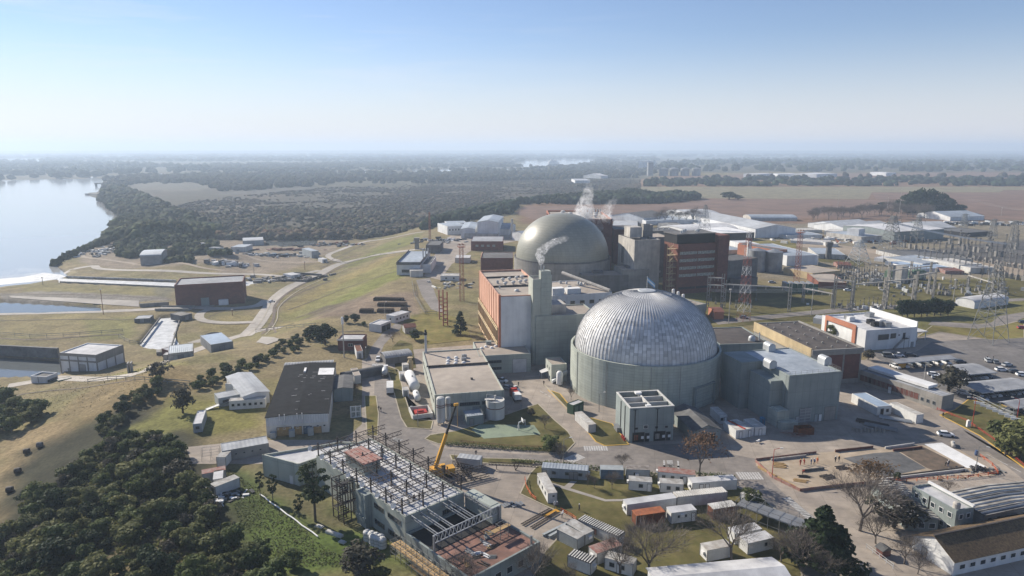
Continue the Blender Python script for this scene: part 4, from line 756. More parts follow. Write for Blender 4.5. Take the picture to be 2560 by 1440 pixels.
# pale roofs left of the warehouse
f = fr(tE(2440,1005), tF(120,930), tE(2400,770), z=4.2, zb=0); f = fr(tE(2430,1000), tF(130,950), tF(205,715), z=4., zb=0); B('long_shed', 'long pale roofed shed joined to the left side of the black warehouse', 'shed', f, 3.8, 'white_wall', 'roof_pale', gable='v', rise=.7)
f = fr(tE(2190,1115), tF(105,1020), tF(130,955), z=0); B('long_shed', 'low shed with pale roof and dark openings behind the white cabin row', 'shed', f, 3., 'cab_grey', 'roof_pale', par=.1, t=.15, win=[('f',.8,2.6,1.5,4,.05,.95,'black','cab_grey')])
f = fr(tE(2295,1140), tF(95,1115), W=3.); B('cabin_row', 'white cabin row with small dark windows below the long pale roof', 'cabin', f, 2.9, 'cab_white', 'cab_roof', par=.1, t=.12, win=[('f',1.1,.9,.9,6,.03,.97,'glass','steel')])
f = fr(tE(2260,980), tE(2345,985), W=3.); B('cabin', 'small white upright cabin at the left end of the long pale roof', 'cabin', f, 3.6, 'cab_white', 'cab_roof', par=.08, t=.1)
b = MB(); f = fr(tE(1935,1370), tE(2025,1360), tE(1895,1240)); B('cabin', 'narrow grey cabin alone on the grass left of the warehouse', 'cabin', f, 2.7, 'cab_grey', 'roof_white', par=.08, t=.1, win=[('f',1.,1.2,1.,1,.3,.7)])
t = thing('access_ramp', 'thin dark ramp leading down from the cabin row to the grass', 'ramp', T(tE(2060,1140)), R(35)); b = MB(); b.prism([(0,0),(7,1.4),(7,1.6),(0,.2)], -.8, .8, axis='y'); b.build('deck', M['steel'], t); b = MB(); railing(b, [(0,-.75,.2),(7,-.75,1.6)], 1.); b.build('railing', M['steel'], t)
# brick house, mast, garage, long white house
f = fr(tF(822,546), tF(1072,546), W=8.); h = hz(tF(822,546), tF(0,432)[1]); o = B('brick_house', 'small dark brick house with a white roof edge behind the lamp mast', 'house', f, h-.3, 'brick_dark', 'roof_white', par=.35, t=.3, win=[('f',1.8,2.,1.2,1,.4,.6,'glass','offwhite',1)], doors=[('f',.8,1.1,2.2,'brick')]); b = MB(); b.box(-.25,-.3,h-.6,f.L+.25,-.02,h+.1); b.build('fascia', M['offwhite'], o)
t = thing('lamp_mast', 'tall pale concrete mast with a white cluster head near the brick house', 'mast', T(tF(882,614))); b = MB(); hm_ = hz(tF(882,614), tF(0,280)[1]); b.tube((0,0,0),(0,0,hm_),.26,10,r2=.2); b.build('pole', M['conc_white'], t); b = MB(); b.lathe([(.5,hm_),(.5,hm_+2.6),(.3,hm_+2.9),(.02,hm_+2.9)], 10); b.build('head', M['white'], t)
f = fr(tF(1008,628), tF(1072,622), tF(1000,560)); B('kiosk', 'narrow white kiosk with a brown roof beside the brick house', 'kiosk', f, 3., 'cab_white', 'rust', par=.08, t=.1, doors=[('f',.5,.9,2.,'steel')])
f = fr(tF(985,880), tF(1052,872), tF(980,800)); B('cabin', 'small shaded cabin with tan roof right of the black warehouse', 'cabin', f, 3., 'offwhite', 'roof_beige', par=.08, t=.1)
f = fr(tF(1132,352), tF(1246,366), tF(1332,318)); h = hz(tF(1246,366), tF(0,288)[1]); o = B('garage', 'white garage with open dark bays facing the dark drive', 'garage', f, h-.3, 'white_wall', 'roof_white', par=.3, t=.3)
for k in (.3,.72): door(o, f, 'r', k, f.W*.36, h*.7, 'black', 'shaded_bay')  # black panels stand in for the shade inside the open bays
f = fr(tF(1387,272), tF(1537,226), tF(1350,243)); o = B('long_cabin', 'long white cabin with square windows behind the garage', 'cabin', f, 3.4, 'white_wall', 'roof_white', par=.12, t=.15, win=[('f',1.2,1.,1.,4,.05,.95),('l',1.2,.9,1.,1,.2,.8)])
f = fr(tF(1492,382), tF(1600,372), W=6.); B('brick_shed', 'small shed with a brown roof half hidden by a dark bush', 'shed', f, 3., 'dirty', 'brick', gable='u', rise=1.)
for x0, y0, n in ((1175,50,9),(1215,105,9),(1035,170,4),(1212,168,5),(1445,160,2)):      # stacked pipe racks on the bare terrace
    p = T(tF(x0, y0)); q = T(tF(x0+n*32, y0)); t = thing('storage_rack', 'rusty pipe storage rack in rows on the bare terrace', 'rack', p, math.atan2(q.y-p.y, q.x-p.x), 'pipe racks on the bare terrace'); L_ = (q-p).length; b = MB()
    for k in range(n*2+1): x = L_*k/(n*2); b.box(x-.1,0,0,x+.1,3.5,1.6)
    for v in (0.3,1.7,3.1): b.box(0,v-.1,1.61,L_,v+.1,1.8)
    b.build('frame', M['steel_dark'], t)
# ------------------------------------------------------------------ control building, brown roofed hall, low white roof, entrance block
f = fr((1974,937), (2105,926), (1862,875), z=15.8, zb=0); hC = 15.5; FC = f
o = B('control_building', 'large windowless grey green block with a pale roof right of the near dome', 'building', f, hC-.2, 'greygreen', 'roof_zinc', par=.25, t=.4, doors=[('f',.36,3.9,4.6,'steel','roller_door'),('f',.84,3.8,4.4,'conc','roller_door'),('f',.22,1.1,2.2,'steel_light'),('f',.58,1.1,2.3,'cab_grey'),('f',.66,1.,2.2,'white')])
b = MB()
for k in range(5): b.box(f.L*.36-1.9,-.12,.5+k*.95,f.L*.36+1.9,-.065,.62+k*.95)
for k in (-1.9,0,1.9): b.box(f.L*.36+k-.06,-.18,.2,f.L*.36+k+.06,-.125,4.7)
b.build('door_frame', M['steel_light'], o)
b = MB(); railing(b, [(.3,.3,hC),(f.L-.3,.3,hC),(f.L-.3,f.W-.3,hC)], 1.1); railing(b, [(.3,.3,hC),(.3,f.W*.5,hC)], 1.1); b.build('railing', M['galv'], o)
b = MB(); ladder(b, -.2, .8, .5, hC, .6); b.build('ladder', M['black'], o)
for u, v in ((f.L+.2,f.W*.32),(f.L*.55,f.W-.6),(-.6,f.W*.35)): b = MB(); b.prism([(-1.3,0),(1.3,0)]+[(1.3*math.cos(PI*i/8), 1.6+1.1*math.sin(PI*i/8)) for i in range(9)], -1.7, 1.7, axis='y'); b.build('vent_hood', M['steel_light'], o, loc=(u, v, hC-.15))
b = MB(); b.box(-4.,f.W*.12,-.4,-.02,f.W*.55,hC-2.5); b.box(-7.,f.W*.56,-.4,-.02,f.W-.1,hC+.1); b.build('side_block', M['greygreen'], o); b = MB(); b.box(-4.2,-1.5,-.4,-.02,f.W*.118,5.); b.box(-3.8,-3.6,-.4,1.6,-1.52,2.3); b.box(-3.6,-1.2,5.01,-.5,f.W*.1,5.3); b.build('plinth_block', M['sage'], o); print('ctl', f.L, f.W)
h = 13.; f = fr((2032,876), (2156,869), (1979,803), z=h, zb=0); o = B('brick_hall', 'hall with dark brown roof dotted with small vents and brick panels', 'building', f, h-.3, 'conc', 'roof_brown', par=.3, t=.5)
for u0, u1 in ((.32,.62),(.66,.97)): b = MB(); b.box(f.L*u0,-.06,1.8,f.L*u1,-.003,h-2.2); b.build('brick_panel', M['brick_dark'], o)
b = MB(); b.box(-.4,-.5,h-1.7,f.L+.4,-.07,h+.1); b.box(f.L+.02,.0,h-1.7,f.L+.4,f.W,h+.1); b.build('cornice', M['conc'], o); b = MB(); b.box(-.5,.2,h-3.2,-.02,f.W-.2,h+.5); b.build('parapet', M['beige_wall'], o)  # sunlit upper strip of the left wall, its sun put into the beige
for i in range(3):
    for k in range(7): vent(o, f.L*(.17+.31*i), f.W*(.07+.14*k), h-.3, .38, .75, 'cowl', 'conc')
print('brickhall', f.L, f.W)
f = fr((1800,861), (1925,857), (1845,817), z=12.6, zb=0); o = B('flat_annex', 'flat brown roofed annex between the near dome and the control building', 'building', f, 12.3, 'greygreen', 'roof_brown', par=.3, t=.4); vent(o, f.L*.75, f.W*.2, 12.3, 1.3, 2., 'dome', 'steel_light'); vent(o, f.L*.9, f.W*.2, 12.3, .25, 3., 'pipe')
f = fr(tC(2560-2000+1200,1080) if 0 else (1700,778), (1765,768), z=5, zb=0, W=30); o = B('pipe_gallery', 'low dark gallery behind the silver dome with white vent posts on it', 'building', f, 6.5, 'greygreen', 'roof_beige', par=.3)
for k in range(3): b = MB(); b.lathe([(.75,0),(.75,3.8),(.5,4.2),(.02,4.2)], 12); b.build('vent_post', M['white'], o, loc=(f.L*(.6+.13*k),f.W*(.3+.2*k),6.5))
f = fr((2147,957), (2352,1027), (2380,1019)); h = hz((2352,1027), 991); o = B('long_brick_block', 'long low brick block with a gleaming white roof strip behind the road', 'building', f, h-.3, 'conc', 'roof_grey', par=.3, t=.25, win=[('f',1.1,3.,2.2,12,.03,.72,'brick_dark','conc',0,'brick_panel'),('f',1.2,1.,1.2,3,.75,.95)], doors=[('f',.4,1.1,2.2,'white')])
b = MB(); b.box(1.,f.W*.45,h+.02,f.L*.78,f.W+1.5,h+.9); b.build('upper_roof', M['white'], o); print('long', f.L, f.W, h)
h = hz((2164,877), 826); f = fr((2166,826), (2294,817), (2064,787), z=h, zb=0); o = B('office_block', 'bright white two storey office block with an orange brick band and rooftop plant', 'building', f, h-.6, 'white_wall', 'roof_white', par=.6, t=.35, win=[('f',h*.46,f.L*.22,2.6,1,.22,.47,'glass','white'),('f',h*.5,f.L*.12,2.4,1,.47,.6,'glass','white'),('f',h*.62,.9,.6,1,.6,.7)], doors=[('f',.75,1.,2.1,'black','fire_door',h*.5),('f',.93,1.1,2.2,'steel')])
b = MB(); b.box(-.5,f.W*.2,-.4,-.02,f.W*.27,h+.6); b.box(-.5,f.W*.27,h-1.4,-.02,f.W*.9,h+.6); b.box(-.5,f.W*.86,-.4,-.02,f.W*.9,h-1.4); b.box(0,f.W*.24,h+.01,f.L*.02,f.W*.9,h+.6); b.build('brick_band', M['orange_flat'], o)
b = MB(); b.box(f.L-.3,.1,h+.01,f.L+.1,f.W,h+2.2); b.build('screen_wall', M['white'], o)
for u, v, k_ in ((.25,.62,'ac'),(.3,.72,'box'),(.4,.25,'ac'),(.5,.25,'ac'),(.58,.2,'box'),(.45,.4,'ac'),(.62,.35,'ac'),(.8,.8,'box')): vent(o, f.L*u, f.W*v, h-.6, 1.4, 2., k_, random.choice(['black','steel','white']))
b = MB(); b.tube((f.L*.35,f.W*.3,h+.4),(f.L*.65,f.W*.3,h+.4),.35,8); b.tube((f.L*.35,f.W*.22,h+.3),(f.L*.6,f.W*.36,h+.3),.3,8); b.build('duct', M['steel'], o)
b = MB(); zd = h*.5
for k in range(14): b.box(f.L*.75-1.1-k*.35,-1.5,zd-.25-k*zd/14,f.L*.75-.75-k*.35,-.4,zd-.15-k*zd/14)
b.box(f.L*.75-1.1,-1.6,zd-.15,f.L*.75+1.4,-.1,zd); railing(b, [(f.L*.75-6.,-1.5,0),(f.L*.75-1.1,-1.5,zd)]); railing(b, [(f.L*.75-1.1,-1.5,zd),(f.L*.75+1.4,-1.5,zd)])
for x in (-1.,1.3): b.tube((f.L*.75+x,-1.5,0),(f.L*.75+x,-1.5,zd),.07,5)
b.build('outside_stair', M['steel_dark'], o); print('office', f.L, f.W, h)
t = thing('entrance_canopy', 'flat white canopy on slim posts at the right of the white office block', 'canopy', f.w(f.L+.3, f.W*.28, 0), f.rot); b = MB(); b.box(0,0,3.6,13.,8.,4.); b.build('roof', M['roof_white'], t); b = MB(); b.prism([(-.1,4.02),(9,4.02),(-.1,5.6)], 7.4, 7.9, axis='y'); b.build('brick_wing', M['orange_flat'], t)
for x, y in ((8.,.5),(12.5,.5),(8,7.5),(12.5,7.5)): b = MB(); b.tube((x,y,0),(x,y,3.6),.18,8); b.build('post', M['white'], t)
f = fr(tH(440,275) and (2032,808), (2062,812), (2040,800)); B('lean_to', 'low pale sheet roofed lean to left of the white office block', 'shed', f, 2.6, 'white_wall', 'roof_pale', par=.05, t=.15)
f = fr(tH(2060,130), tH(2400,85), tH(1945,80)); B('arched_shed', 'white shed with a shallow arched roof beside the pylon', 'shed', f, 3.2, 'white_wall', 'roof_white', gable='u', rise=1.6, barrel=1)
f = fr(tH(1085,1196), tH(1228,1184), tH(835,1060)); B('site_office', 'long site office with pale blue sheet roof beside the grey control building', 'cabin', f, 2.9, 'cab_white', 'roof_blue', par=.1, t=.12, win=[('f',.9,1.,1.1,1,.5,.95)], doors=[('f',.35,.9,2.1,'black')])
f = fr(tH(1476,1277), tH(1548,1268), tH(1225,1150)); o = B('white_trailer', 'long plain white trailer parked beside the site office', 'trailer', f, 2.8, 'cab_white', 'cab_roof', par=.05, t=.1); b = MB(); b.box(.35,-.09,.4,f.L-.35,-.02,2.5); b.build('door', M['white'], o)
f = fr(tG(2085,1278), tG(2148,1272), tG(1980,1200)); f = fr(tG(2072,1278), tG(2148,1274), tG(1980,1190)); o = B('cabin', 'white cabin with one window alone in the shade before the grey block', 'cabin', f, 2.6, 'cab_white', 'cab_roof', par=.06, t=.1, win=[('f',.9,.9,1.,1,.1,.55)], doors=[('f',.78,.7,2.,'white')])
for A_, B_, C_, l in ((tG(2235,1430),tG(2330,1420),tG(2130,1335),'lowest white box of the three standing by the road'),(tG(2330,1420),tG(2415,1400),tG(2205,1320),'middle white box of three with a brown roof edge'),(tG(2425,1400),tG(2535,1390),tG(2355,1310),'white box standing apart right of the other two')):
    f = fr(A_, B_, C_); o = B('white_box', l, 'cabin', f, 2.6, 'cab_white', 'cab_roof', par=.06, t=.1, doors=[('f',.5,.8,2.,'white')], group='white boxes by the road')
    if 'middle' in l: b = MB(); b.box(-.2,.1,2.66,.25,f.W-.1,2.8); b.build('roof_edge', M['red'], o)
t = thing('portable_toilet', 'bright blue portable toilet in the shade of the grey block', 'toilet', G(tG(2500,1285)), .2); b = MB(); b.box(-.6,-.6,0,.6,.6,2.1); b.prism([(-.65,2.1),(.65,2.1),(.4,2.35),(-.4,2.35)], -.62, .62, axis='y'); b.build('body', mat('toilet_blue', (.06,.22,.36), (.05,.18,.3)), t); b = MB(); b.box(-.35,-.66,.1,.35,-.602,1.95); b.build('door', M['cab_blue'], t)
t = thing('rusty_skip', 'open rusty brown box with planks beside the grey block', 'skip', G(tH(300,1400)), .15); b = MB(); shell(b, 5, 2.6, 2.2, .12, 0); b.box(.12,.12,.2,4.88,2.48,.3); b.build('body', M['rust'], t)
t = thing('plank_heap', 'heap of reddish boards lying beside the rusty box', 'boards', G(tH(110,1400)), -.35); b = MB()
for k in range(14): x, y = random.uniform(0,5), random.uniform(0,3); b.box(x,y,.02+k*.06,x+3.,y+.3,.07+k*.06)
t2 = b.build('board', M['redroof'], t); t2['kind'] = 'stuff'
# stored rails and sheet piles near the trailer
for k, (p, a, m_, l) in enumerate(((tH(880,1250),-.62,'steel_dark','long dark steel rails stacked left of the white flat bundle'),(tH(960,1290),-.6,'steel','grey pipe bundle on the yard before the site office'),(tH(1110,1215),-.55,'steel_light','pale flat bundle of sheets beside the site office'))):
    t = thing('steel_bundle', l, 'steel bundle', G(p), a); b = MB()
    for i in range(8): b.box(0,-.9+i*.25,.3,9.-.3*(i%3),-.75+i*.25,.6+.15*(i%2))
    b.box(1,-1,.0,1.3,1.2,.29); b.box(7,-1,.0,7.3,1.2,.29); b.build('bundle', M[m_], t)
for k in range(9): t = thing('drum', 'grey steel drum in a row at the edge of the shaded yard', 'drum', G(tH(850+38*k,1345+(k%3)*10)), 0, 'drums along the shaded yard'); b = MB(); b.lathe([(.4,0),(.4,1.2),(.36,1.22),(.02,1.2)], 10); b.build('body', M['conc'], t)
# ------------------------------------------------------------------ river side: pump house, white hall, sheds
f = fr((441,769), (612,758), (462,699), z=LOW, W=24.); h = hz((441,769), 713, LOW)-LOW; o = B('pump_house', 'large dark brick pump house with a flat grey roof above the outlet channel', 'building', f, h-.6, 'brick_dark', 'roof_grey', par=.6, t=.5, doors=[('f',.42,4.5,5.,'greygreen','gate')]); b = MB(); b.box(f.L*.62,-2.4,.2,f.L*.76,-.4,3.4); b.build('lorry_box', M['white'], o)
b = MB(); b.box(-.6,-3.,-3.,f.L*.55,-.02,.2); b.build('quay', M['conc'], o); print('pump', f.L, f.W, h)
h = hz(tE(985,800), tE(0,590)[1], LOW)-LOW; f = fr(tE(620,775), tE(985,800), tE(1255,690), z=LOW); o = B('white_hall', 'white panelled hall with grey concrete frame and pale flat roof by the settling basin', 'building', f, h-.4, 'white_wall', 'roof_white', par=.4, t=.4, doors=[('f',.58,3.4,4.6,'steel','gate'),('f',.22,1.2,2.4,'steel')])
print('hall', f.L, f.W, h)
for s in 'fr':
    n = 4 if s == 'f' else 3; Ls = slen(f, s)
    for k in range(n+1):
        (x, y), ro = side(f, s, Ls*k/n); b = MB(); b.box(-.24,-.18,-.3,.24,-.02,h); b.build('pillar', M['conc'], o, loc=(x,y,0), rot=(0,0,ro))
    (x, y), ro = side(f, s, Ls/2); b = MB(); b.box(-Ls/2,-.14,h*.62,Ls/2,-.02,h*.7); b.box(-Ls/2,-.14,h-1.2,Ls/2,-.02,h+.1)
    if s == 'r': b.box(-Ls/2,-.14,h*.7,Ls/2,-.02,h-1.2)
    b.build('frame_beam', M['conc'], o, loc=(x,y,0), rot=(0,0,ro))
h = hz(tE(472,915), tE(0,808)[1], LOW)-LOW; f = fr(tE(320,905), tE(475,916), tE(585,870), z=LOW); o = B('white_hut', 'small white hut with dark roof and pale rim beside the basin', 'hut', f, h-.5, 'white_wall', 'roof_dark', par=.5, t=.35, win=[('r',h*.4,f.W*.85,1.2,1,.05,.95,'glass','conc')]); b = MB(); b.box(f.L*.46,-.1,0,f.L*.5,-.02,h); b.build('pillar', M['conc'], o)
f = fr(tE(590,915), tE(725,885), W=3., z=LOW); B('container', 'dark green container behind the small white hut', 'container', f, 2.8, 'green_mesh', 'cab_roof', par=.05, t=.1)
for k in range(5): p = G(tE(340+25*k,925), LOW); t = thing('pallet', 'pale pallet of sacks lying before the small white hut', 'pallet', p, .1*k, 'pallets before the white hut'); b = MB(); b.box(-.7,-.7,0,.7,.7,.6); b.prism([(-.6,.6),(.6,.6),(.4,.85),(-.4,.85)], -.6, .6, axis='y'); b.build('sack', M['cab_white'], t)
htank('pipe_tank', 'white tank lying behind the right end of the white hall', tE(1268,660), tE(1320,655), 2., -11.5)
for n_, l, A_, B_, C_, hh, wl, rf, gb in (
 ('shed','shed with pale blue grey roof beside the round bushy tree',tE(1700,790),tE(1950,760),tE(1800,690),3.2,'dirty','roof_zinc',None),
 ('shed','small brown walled shed with pale roof above the blue roofed one',tE(1730,690),tE(1842,660),tE(1700,640),3.4,'brick_dark','roof_pale',None),
 ('shed','low cream shed touching the brown walled one',tE(1640,705),tE(1765,700),tE(1660,660),2.6,'dirty','roof_white',None),
 ('shed','long grey shed with blue sheet roof and patched end near the bushes',tE(2130,740),tE(2350,700),tE(2000,640),3.6,'steel','roof_blue',None),
 ('shed','dark sunken shed with pale roof at the top of the outlet channel',tE(1345,270),tE(1500,262),tE(1390,235),2.2,'conc_dark','roof_pale',None),
 ('block','concrete block house beside the outlet channel',tE(1815,250),tE(1925,225),tE(1830,200),3.,'conc_dark','conc',None),
 ('shed','lonely pale grey shed with arched roof near the river bank',tA(1410,1145),tA(1620,1135),tA(1420,1090),8.,'steel','roof_zinc','u'),
 ('hut','small grey hut by the dirt track',tA(2195,1015),tA(2240,1005),tA(2185,990),5.,'cab_grey','roof_grey',None),
 ('shed','low pale shed at the left of the lagoons',tB(-250,1000),tB(-110,1000),tB(-120,970),4.5,'offwhite','roof_zinc',None),
 ('shed','pale long shed at the left edge of the lagoons',tA(2430,940),tA(2640,930),tA(2470,905),5.,'cab_grey','roof_pale',None),
 ('hut','blue grey hut among scrap behind the road',tB(558,1062),tB(630,1055),tB(565,1020),6.,'cab_grey','roof_zinc',None),
 ('hut','white guard hut at the road gate',tB(665,1110),tB(715,1105),tB(670,1090),3.,'white_wall','roof_white',None),
 ('basin_house','white round basin house in the dark fenced pit',tB(360,1275),tB(450,1260),tB(380,1240),3.,'white_wall','roof_white',None)):
    f = fr(A_, B_, C_, z=LOW); f.W = max(f.W, 3.5); f.o.z = H1(f.o.x, f.o.y); B(n_, l, n_, f, hh, wl, rf, par=.1, t=.2, gable=gb, rise=2. if gb else 1, barrel=gb, doors=[('f',.5,min(2.,f.L*.3),2.2,'steel')])
for q, (x0, y0, x1, y1) in enumerate(((1568,615,1735,595),(1755,565,1915,545))):
    a, c = G(tE(x0,y0), LOW), G(tE(x1,y1), LOW); t = thing('block_stack', ('stack of grey concrete blocks nearer the sheds','stack of grey concrete blocks nearer the round pad')[q], 'block stack', a, math.atan2(c.y-a.y, c.x-a.x)); L_ = (c-a).length; b = MB()
    for i in range(int(L_/2)):
        for j in range(3):
            for k in range(2): b.box(i*2.,j*1.6,k*1.3,i*2+1.8,j*1.6+1.4,k*1.3+1.2)
    t2 = b.build('block', M['conc'], t); t2['kind'] = 'stuff'
vtank('round_tank', 'squat round grey tank on the pale concrete pad', tE(2140,455), 3.4, 4., 'conc', 0, 'open', g=G(tE(2140,455), LOW))
t = thing('hatch_block', 'low concrete hatch on the pale pad beside the round tank', 'block', G(tE(2010,450), LOW)); b = MB(); b.box(0,0,0,6,2.5,1); b.box(1,.4,1.,2.5,2,1.6); b.build('body', M['conc_dark'], t)
def wall_run(name, label, pts, h, th, m, z=None, cat='wall'):
    P = [T(p) if z is None else G(p, z) for p in pts]; o = thing(name, label, cat, P[0]); b = MB(); Q = [p-P[0] for p in P]
    for p, q in zip(Q, Q[1:]):
        d = (q-p); d.z = 0; n = Vector((-d.y, d.x, 0)).normalized()*th/2
        lo = [p-n, q-n, q+n, p+n]; b.add([v+Vector((0,0,-.5)) for v in lo]+[v+Vector((0,0,h)) for v in lo], [(0,3,2,1),(4,5,6,7),(0,1,5,4),(1,2,6,5),(2,3,7,6),(3,0,4,7)])
    b.build('wall', M[m], o); return o
wall_run('retaining_wall', 'dark retaining wall along the lower settling basin', [tE(-300,560),tE(0,580),tE(590,612)], 4.4, 1.2, 'roof_dark', LOW)
wall_run('retaining_wall', 'pale concrete wing wall left of the pump house', [tE(1400,112),tE(1690,92)], 2.2, .8, 'conc', LOW)
wall_run('canal_wall', 'long pale kerb wall along the far side of the discharge channel', [(165,692),(440,702)], .8, .6, 'conc_white', LOW)
wall_run('canal_wall', 'long grey kerb wall along the near side of the discharge channel', [(150,706),(437,719)], .9, .6, 'conc', LOW)
for k, (p, q, zz) in enumerate((((351,858),(400,795),LOW),((428,868),(452,790),LOW))): wall_run('canal_wall', ('dark sloping wall on the left of the foaming outlet channel','thin wall on the right of the foaming outlet channel')[k], [p, q], .5, .5, 'conc_dark', zz)
t = thing('bridge', 'flat concrete road bridge over the head of the outlet channel', 'bridge', G((395,774), LOW), .0); b = MB(); b.box(0,-3.5,.1,20,4.5,.7); b.box(0,-3.7,.7,20,-3.4,1.5); b.box(0,4.4,.7,20,4.7,1.5); b.build('deck', M['conc'], t)
# scrap and lay-down heaps
def heap(label, p, n, sx, sy, s, ms, z=LOW, nm='scrap_heap', cat='scrap heap', zs=1.):
    c = T(p) if z is None else G(p, z); c.z = H1(c.x, c.y); o = thing(nm, label, cat, c); b = MB()
    for k in range(n):
        x, y, a = random.gauss(0, sx), random.gauss(0, sy), random.uniform(0, PI); l, w_, h_ = s*random.uniform(.5,1.6), s*random.uniform(.2,.6), s*random.uniform(.15,.6)*zs; ca, sa = math.cos(a), math.sin(a); z0 = H1(c.x+x, c.y+y)-c.z-.2
        vs = [(x+ca*i*l/2-sa*j*w_/2, y+sa*i*l/2+ca*j*w_/2, z0+zz) for zz in (0,h_) for i, j in ((-1,-1),(1,-1),(1,1),(-1,1))]
        b.add(vs, [(0,3,2,1),(4,5,6,7),(0,1,5,4),(1,2,6,5),(2,3,7,6),(3,0,4,7)], k % len(ms))
    q = b.build('scrap', [M[m] for m in ms], o); q['kind'] = 'stuff'; return o
heap('scrap yard of pale and dark junk on the river bank spit', (252,629), 90, 9, 14, 3.5, ['steel_light','white','conc_dark','steel','black'])
heap('heap of white boards and sheets beside the dirt track', (582,666), 30, 9, 3, 6., ['white','offwhite','conc_dark'])
heap('spread of pale scrap behind the access road', (685,640), 70, 16, 6, 4., ['steel_light','cab_blue','conc','black']); heap('dark timber and scrap piles along the lagoons', (835,612), 60, 14, 6, 4., ['black','rust','conc_dark','steel'])
heap('rusty red scrap row in front of the lagoons', (720,625), 40, 16, 2, 4., ['rust','redroof','brick_dark']); heap('dark machinery beside the fenced pit', (680,700), 50, 9, 5, 4., ['steel','conc_dark','conc','black']); heap('low dark walls of the fenced pit', (755,694), 40, 12, 5, 3.5, ['steel_dark','conc','conc_dark'])
heap('excavator parts and rubble near the bank wood', (502,614), 20, 5, 3, 5., ['orange_flat','conc','white'])
for k in range(3): wall_run('pit_wall', 'dark low wall round the fenced pit', [[(700,700),(735,685)],[(735,685),(805,690)],[(700,702),(765,705),(805,692)]][k], 1.6, .6, 'conc_dark', LOW)
t = thing('pier', 'grey barge like pier reaching out from the wooded bank', 'pier', G((215,487), WAT), 0); b = MB(); b.prism([(0,-4),(46,-14),(60,-8),(60,12),(12,14)], .2, 3.); b.build('deck', M['conc'], t)
t = thing('mooring', 'small jetty with two legs at the tip of the wooded bank', 'jetty', G((236,466), WAT), 0); b = MB(); b.box(0,0,6,24,12,9); b.box(1,1,-1,5,5,6); b.box(17,1,-1,21,5,6); b.build('deck', M['conc_dark'], t)
# ------------------------------------------------------------------ site containers and cabins in the lower yard
def cont(label, A, B_, h=2.6, W=2.5, C=None, wl='cont', rf='cab_roof', win=(), doors=(), name='container', ac=None, rimm='cont', group=None, ribroof=False):
    f = fr(A, B_, C, W=None if C else W); o = thing(name, label, 'container' if name == 'container' else 'cabin', f.o, f.rot, group); b = MB(); b.box(0,0,.12,f.L,f.W,h); b.build('body', M[wl], o)
    b = MB(); b.box(-.05,-.05,h+.003,f.L+.05,f.W+.05,h+.09)
    if ribroof:
        n = int(f.L/.55)
        for i in range(n): u = f.L*(i+.5)/n; b.box(u-.12,-.02,h+.093,u+.12,f.W+.02,h+.2,1)
    b.build('roof', [M[rf], M['offwhite']], o)
    b = MB()
    for x in (0,f.L):
        for y in (0,f.W): b.box(x-.06,y-.06,0,x+.06,y+.06,h)
    b.build('corner_post', M['galv'], o)
    wins(o, f, win)
    for d in doors: door(o, f, *d)
    if ac:
        s, u, z = ac; (x, y), ro = side(f, s, u*slen(f, s)); b = MB(); b.box(-.45,-.45,0,.45,-.02,.6,0); b.lathe([(.2,0),(.02,.02)], 8); b.build('air_conditioner', M['white'], o, loc=(x,y,z), rot=(0,0,ro))
    return o
W1 = lambda n, a=.05, b=.95, w=.9, h=.9, z=1.1, s='f', fm='steel': (s, z, w, h, n, a, b, 'glass', fm)
cont('long blue grey site office with corrugated roof at the upper left of the yard', tK(297,455), tK(757,490), 2.7, 3., wl='cab_grey', rf='roof_zinc', win=[W1(3,.12,.98,1.1)], doors=[('f',.06,.9,2.1,'steel'),('f',.65,.9,2.1,'steel'),('f',.74,.9,2.1,'steel')], name='site_office', ac=('r',.5,1.2))
cont('long white cabin pointing towards the camera with a grey roof at the yard corner', tK(360,718), tK(450,708), 2.6, C=tK(172,520), wl='cab_white', win=[W1(1,.4,.8,.6,.5,1.6),W1(3,.1,.9,s='l')], doors=[('l',.12,.9,2.1,'white')], name='cabin')
cont('dark blue box with cluttered roof behind the small bare trees', tK(885,472), tK(1112,478), 2.6, wl='cab_blue', rf='cab_grey', doors=[('f',.5,1.8,2.2,'cab_blue')])
cont('blue grey box with a weathered flaky roof next to the dark blue one', tK(1143,472), tK(1374,478), 2.6, wl='cab_grey', rf='ribroof', win=[W1(1,.2,.5,.6)], ac=('f',.45,1.1))
cont('small white cabin with rust spots on the roof and one window', tK(1165,582), tK(1397,600), 2.5, 2.6, wl='cab_white', rf='dirty', win=[W1(1,.35,.7,1.1,1.,.9)], doors=[('f',.88,.8,2.,'white')], name='cabin', ac=('l',.5,1.4))
cont('small white cabin with rust spots on the roof and two windows', tK(1478,606), tK(1710,622), 2.5, 2.6, wl='cab_white', rf='dirty', win=[W1(2,.18,.95,1.,1.,.9)], name='cabin', ac=('l',.5,1.4))
cont('long white cabin under a red painted roof', tK(1455,497), tK(1828,535), 2.7, 2.8, wl='cab_white', rf='redroof', win=[W1(4,.04,1.,.9)], doors=[('f',.72,.8,2.,'white')], name='cabin', ac=('l',.4,1.8))
cont('long clean white cabin beside the small oak at the road edge', tK(1800,612), tK(2247,578), 2.6, 2.8, wl='cab_white', rf='roof_white', doors=[('f',.2,.9,2.1,'white'),('f',.33,.9,2.1,'white')], name='cabin', ac=('l',.5,1.2))
cont('long white freight container with smooth roof in the middle of the yard', tK(1150,838), tK(1640,768), 2.7, 2.5, wl='cab_white', rf='roof_white', ac=('l',.4,1.3))
cont('long off white freight container with ribbed roof in the middle of the yard', tK(1648,762), tK(2147,708), 2.7, 2.5, rf='cab_roof', ribroof=True)
cont('short rust red freight container with bright orange ribbed roof', tK(1242,948), tK(1528,906), 2.6, 2.5, wl='rust', rf='rust_roof')
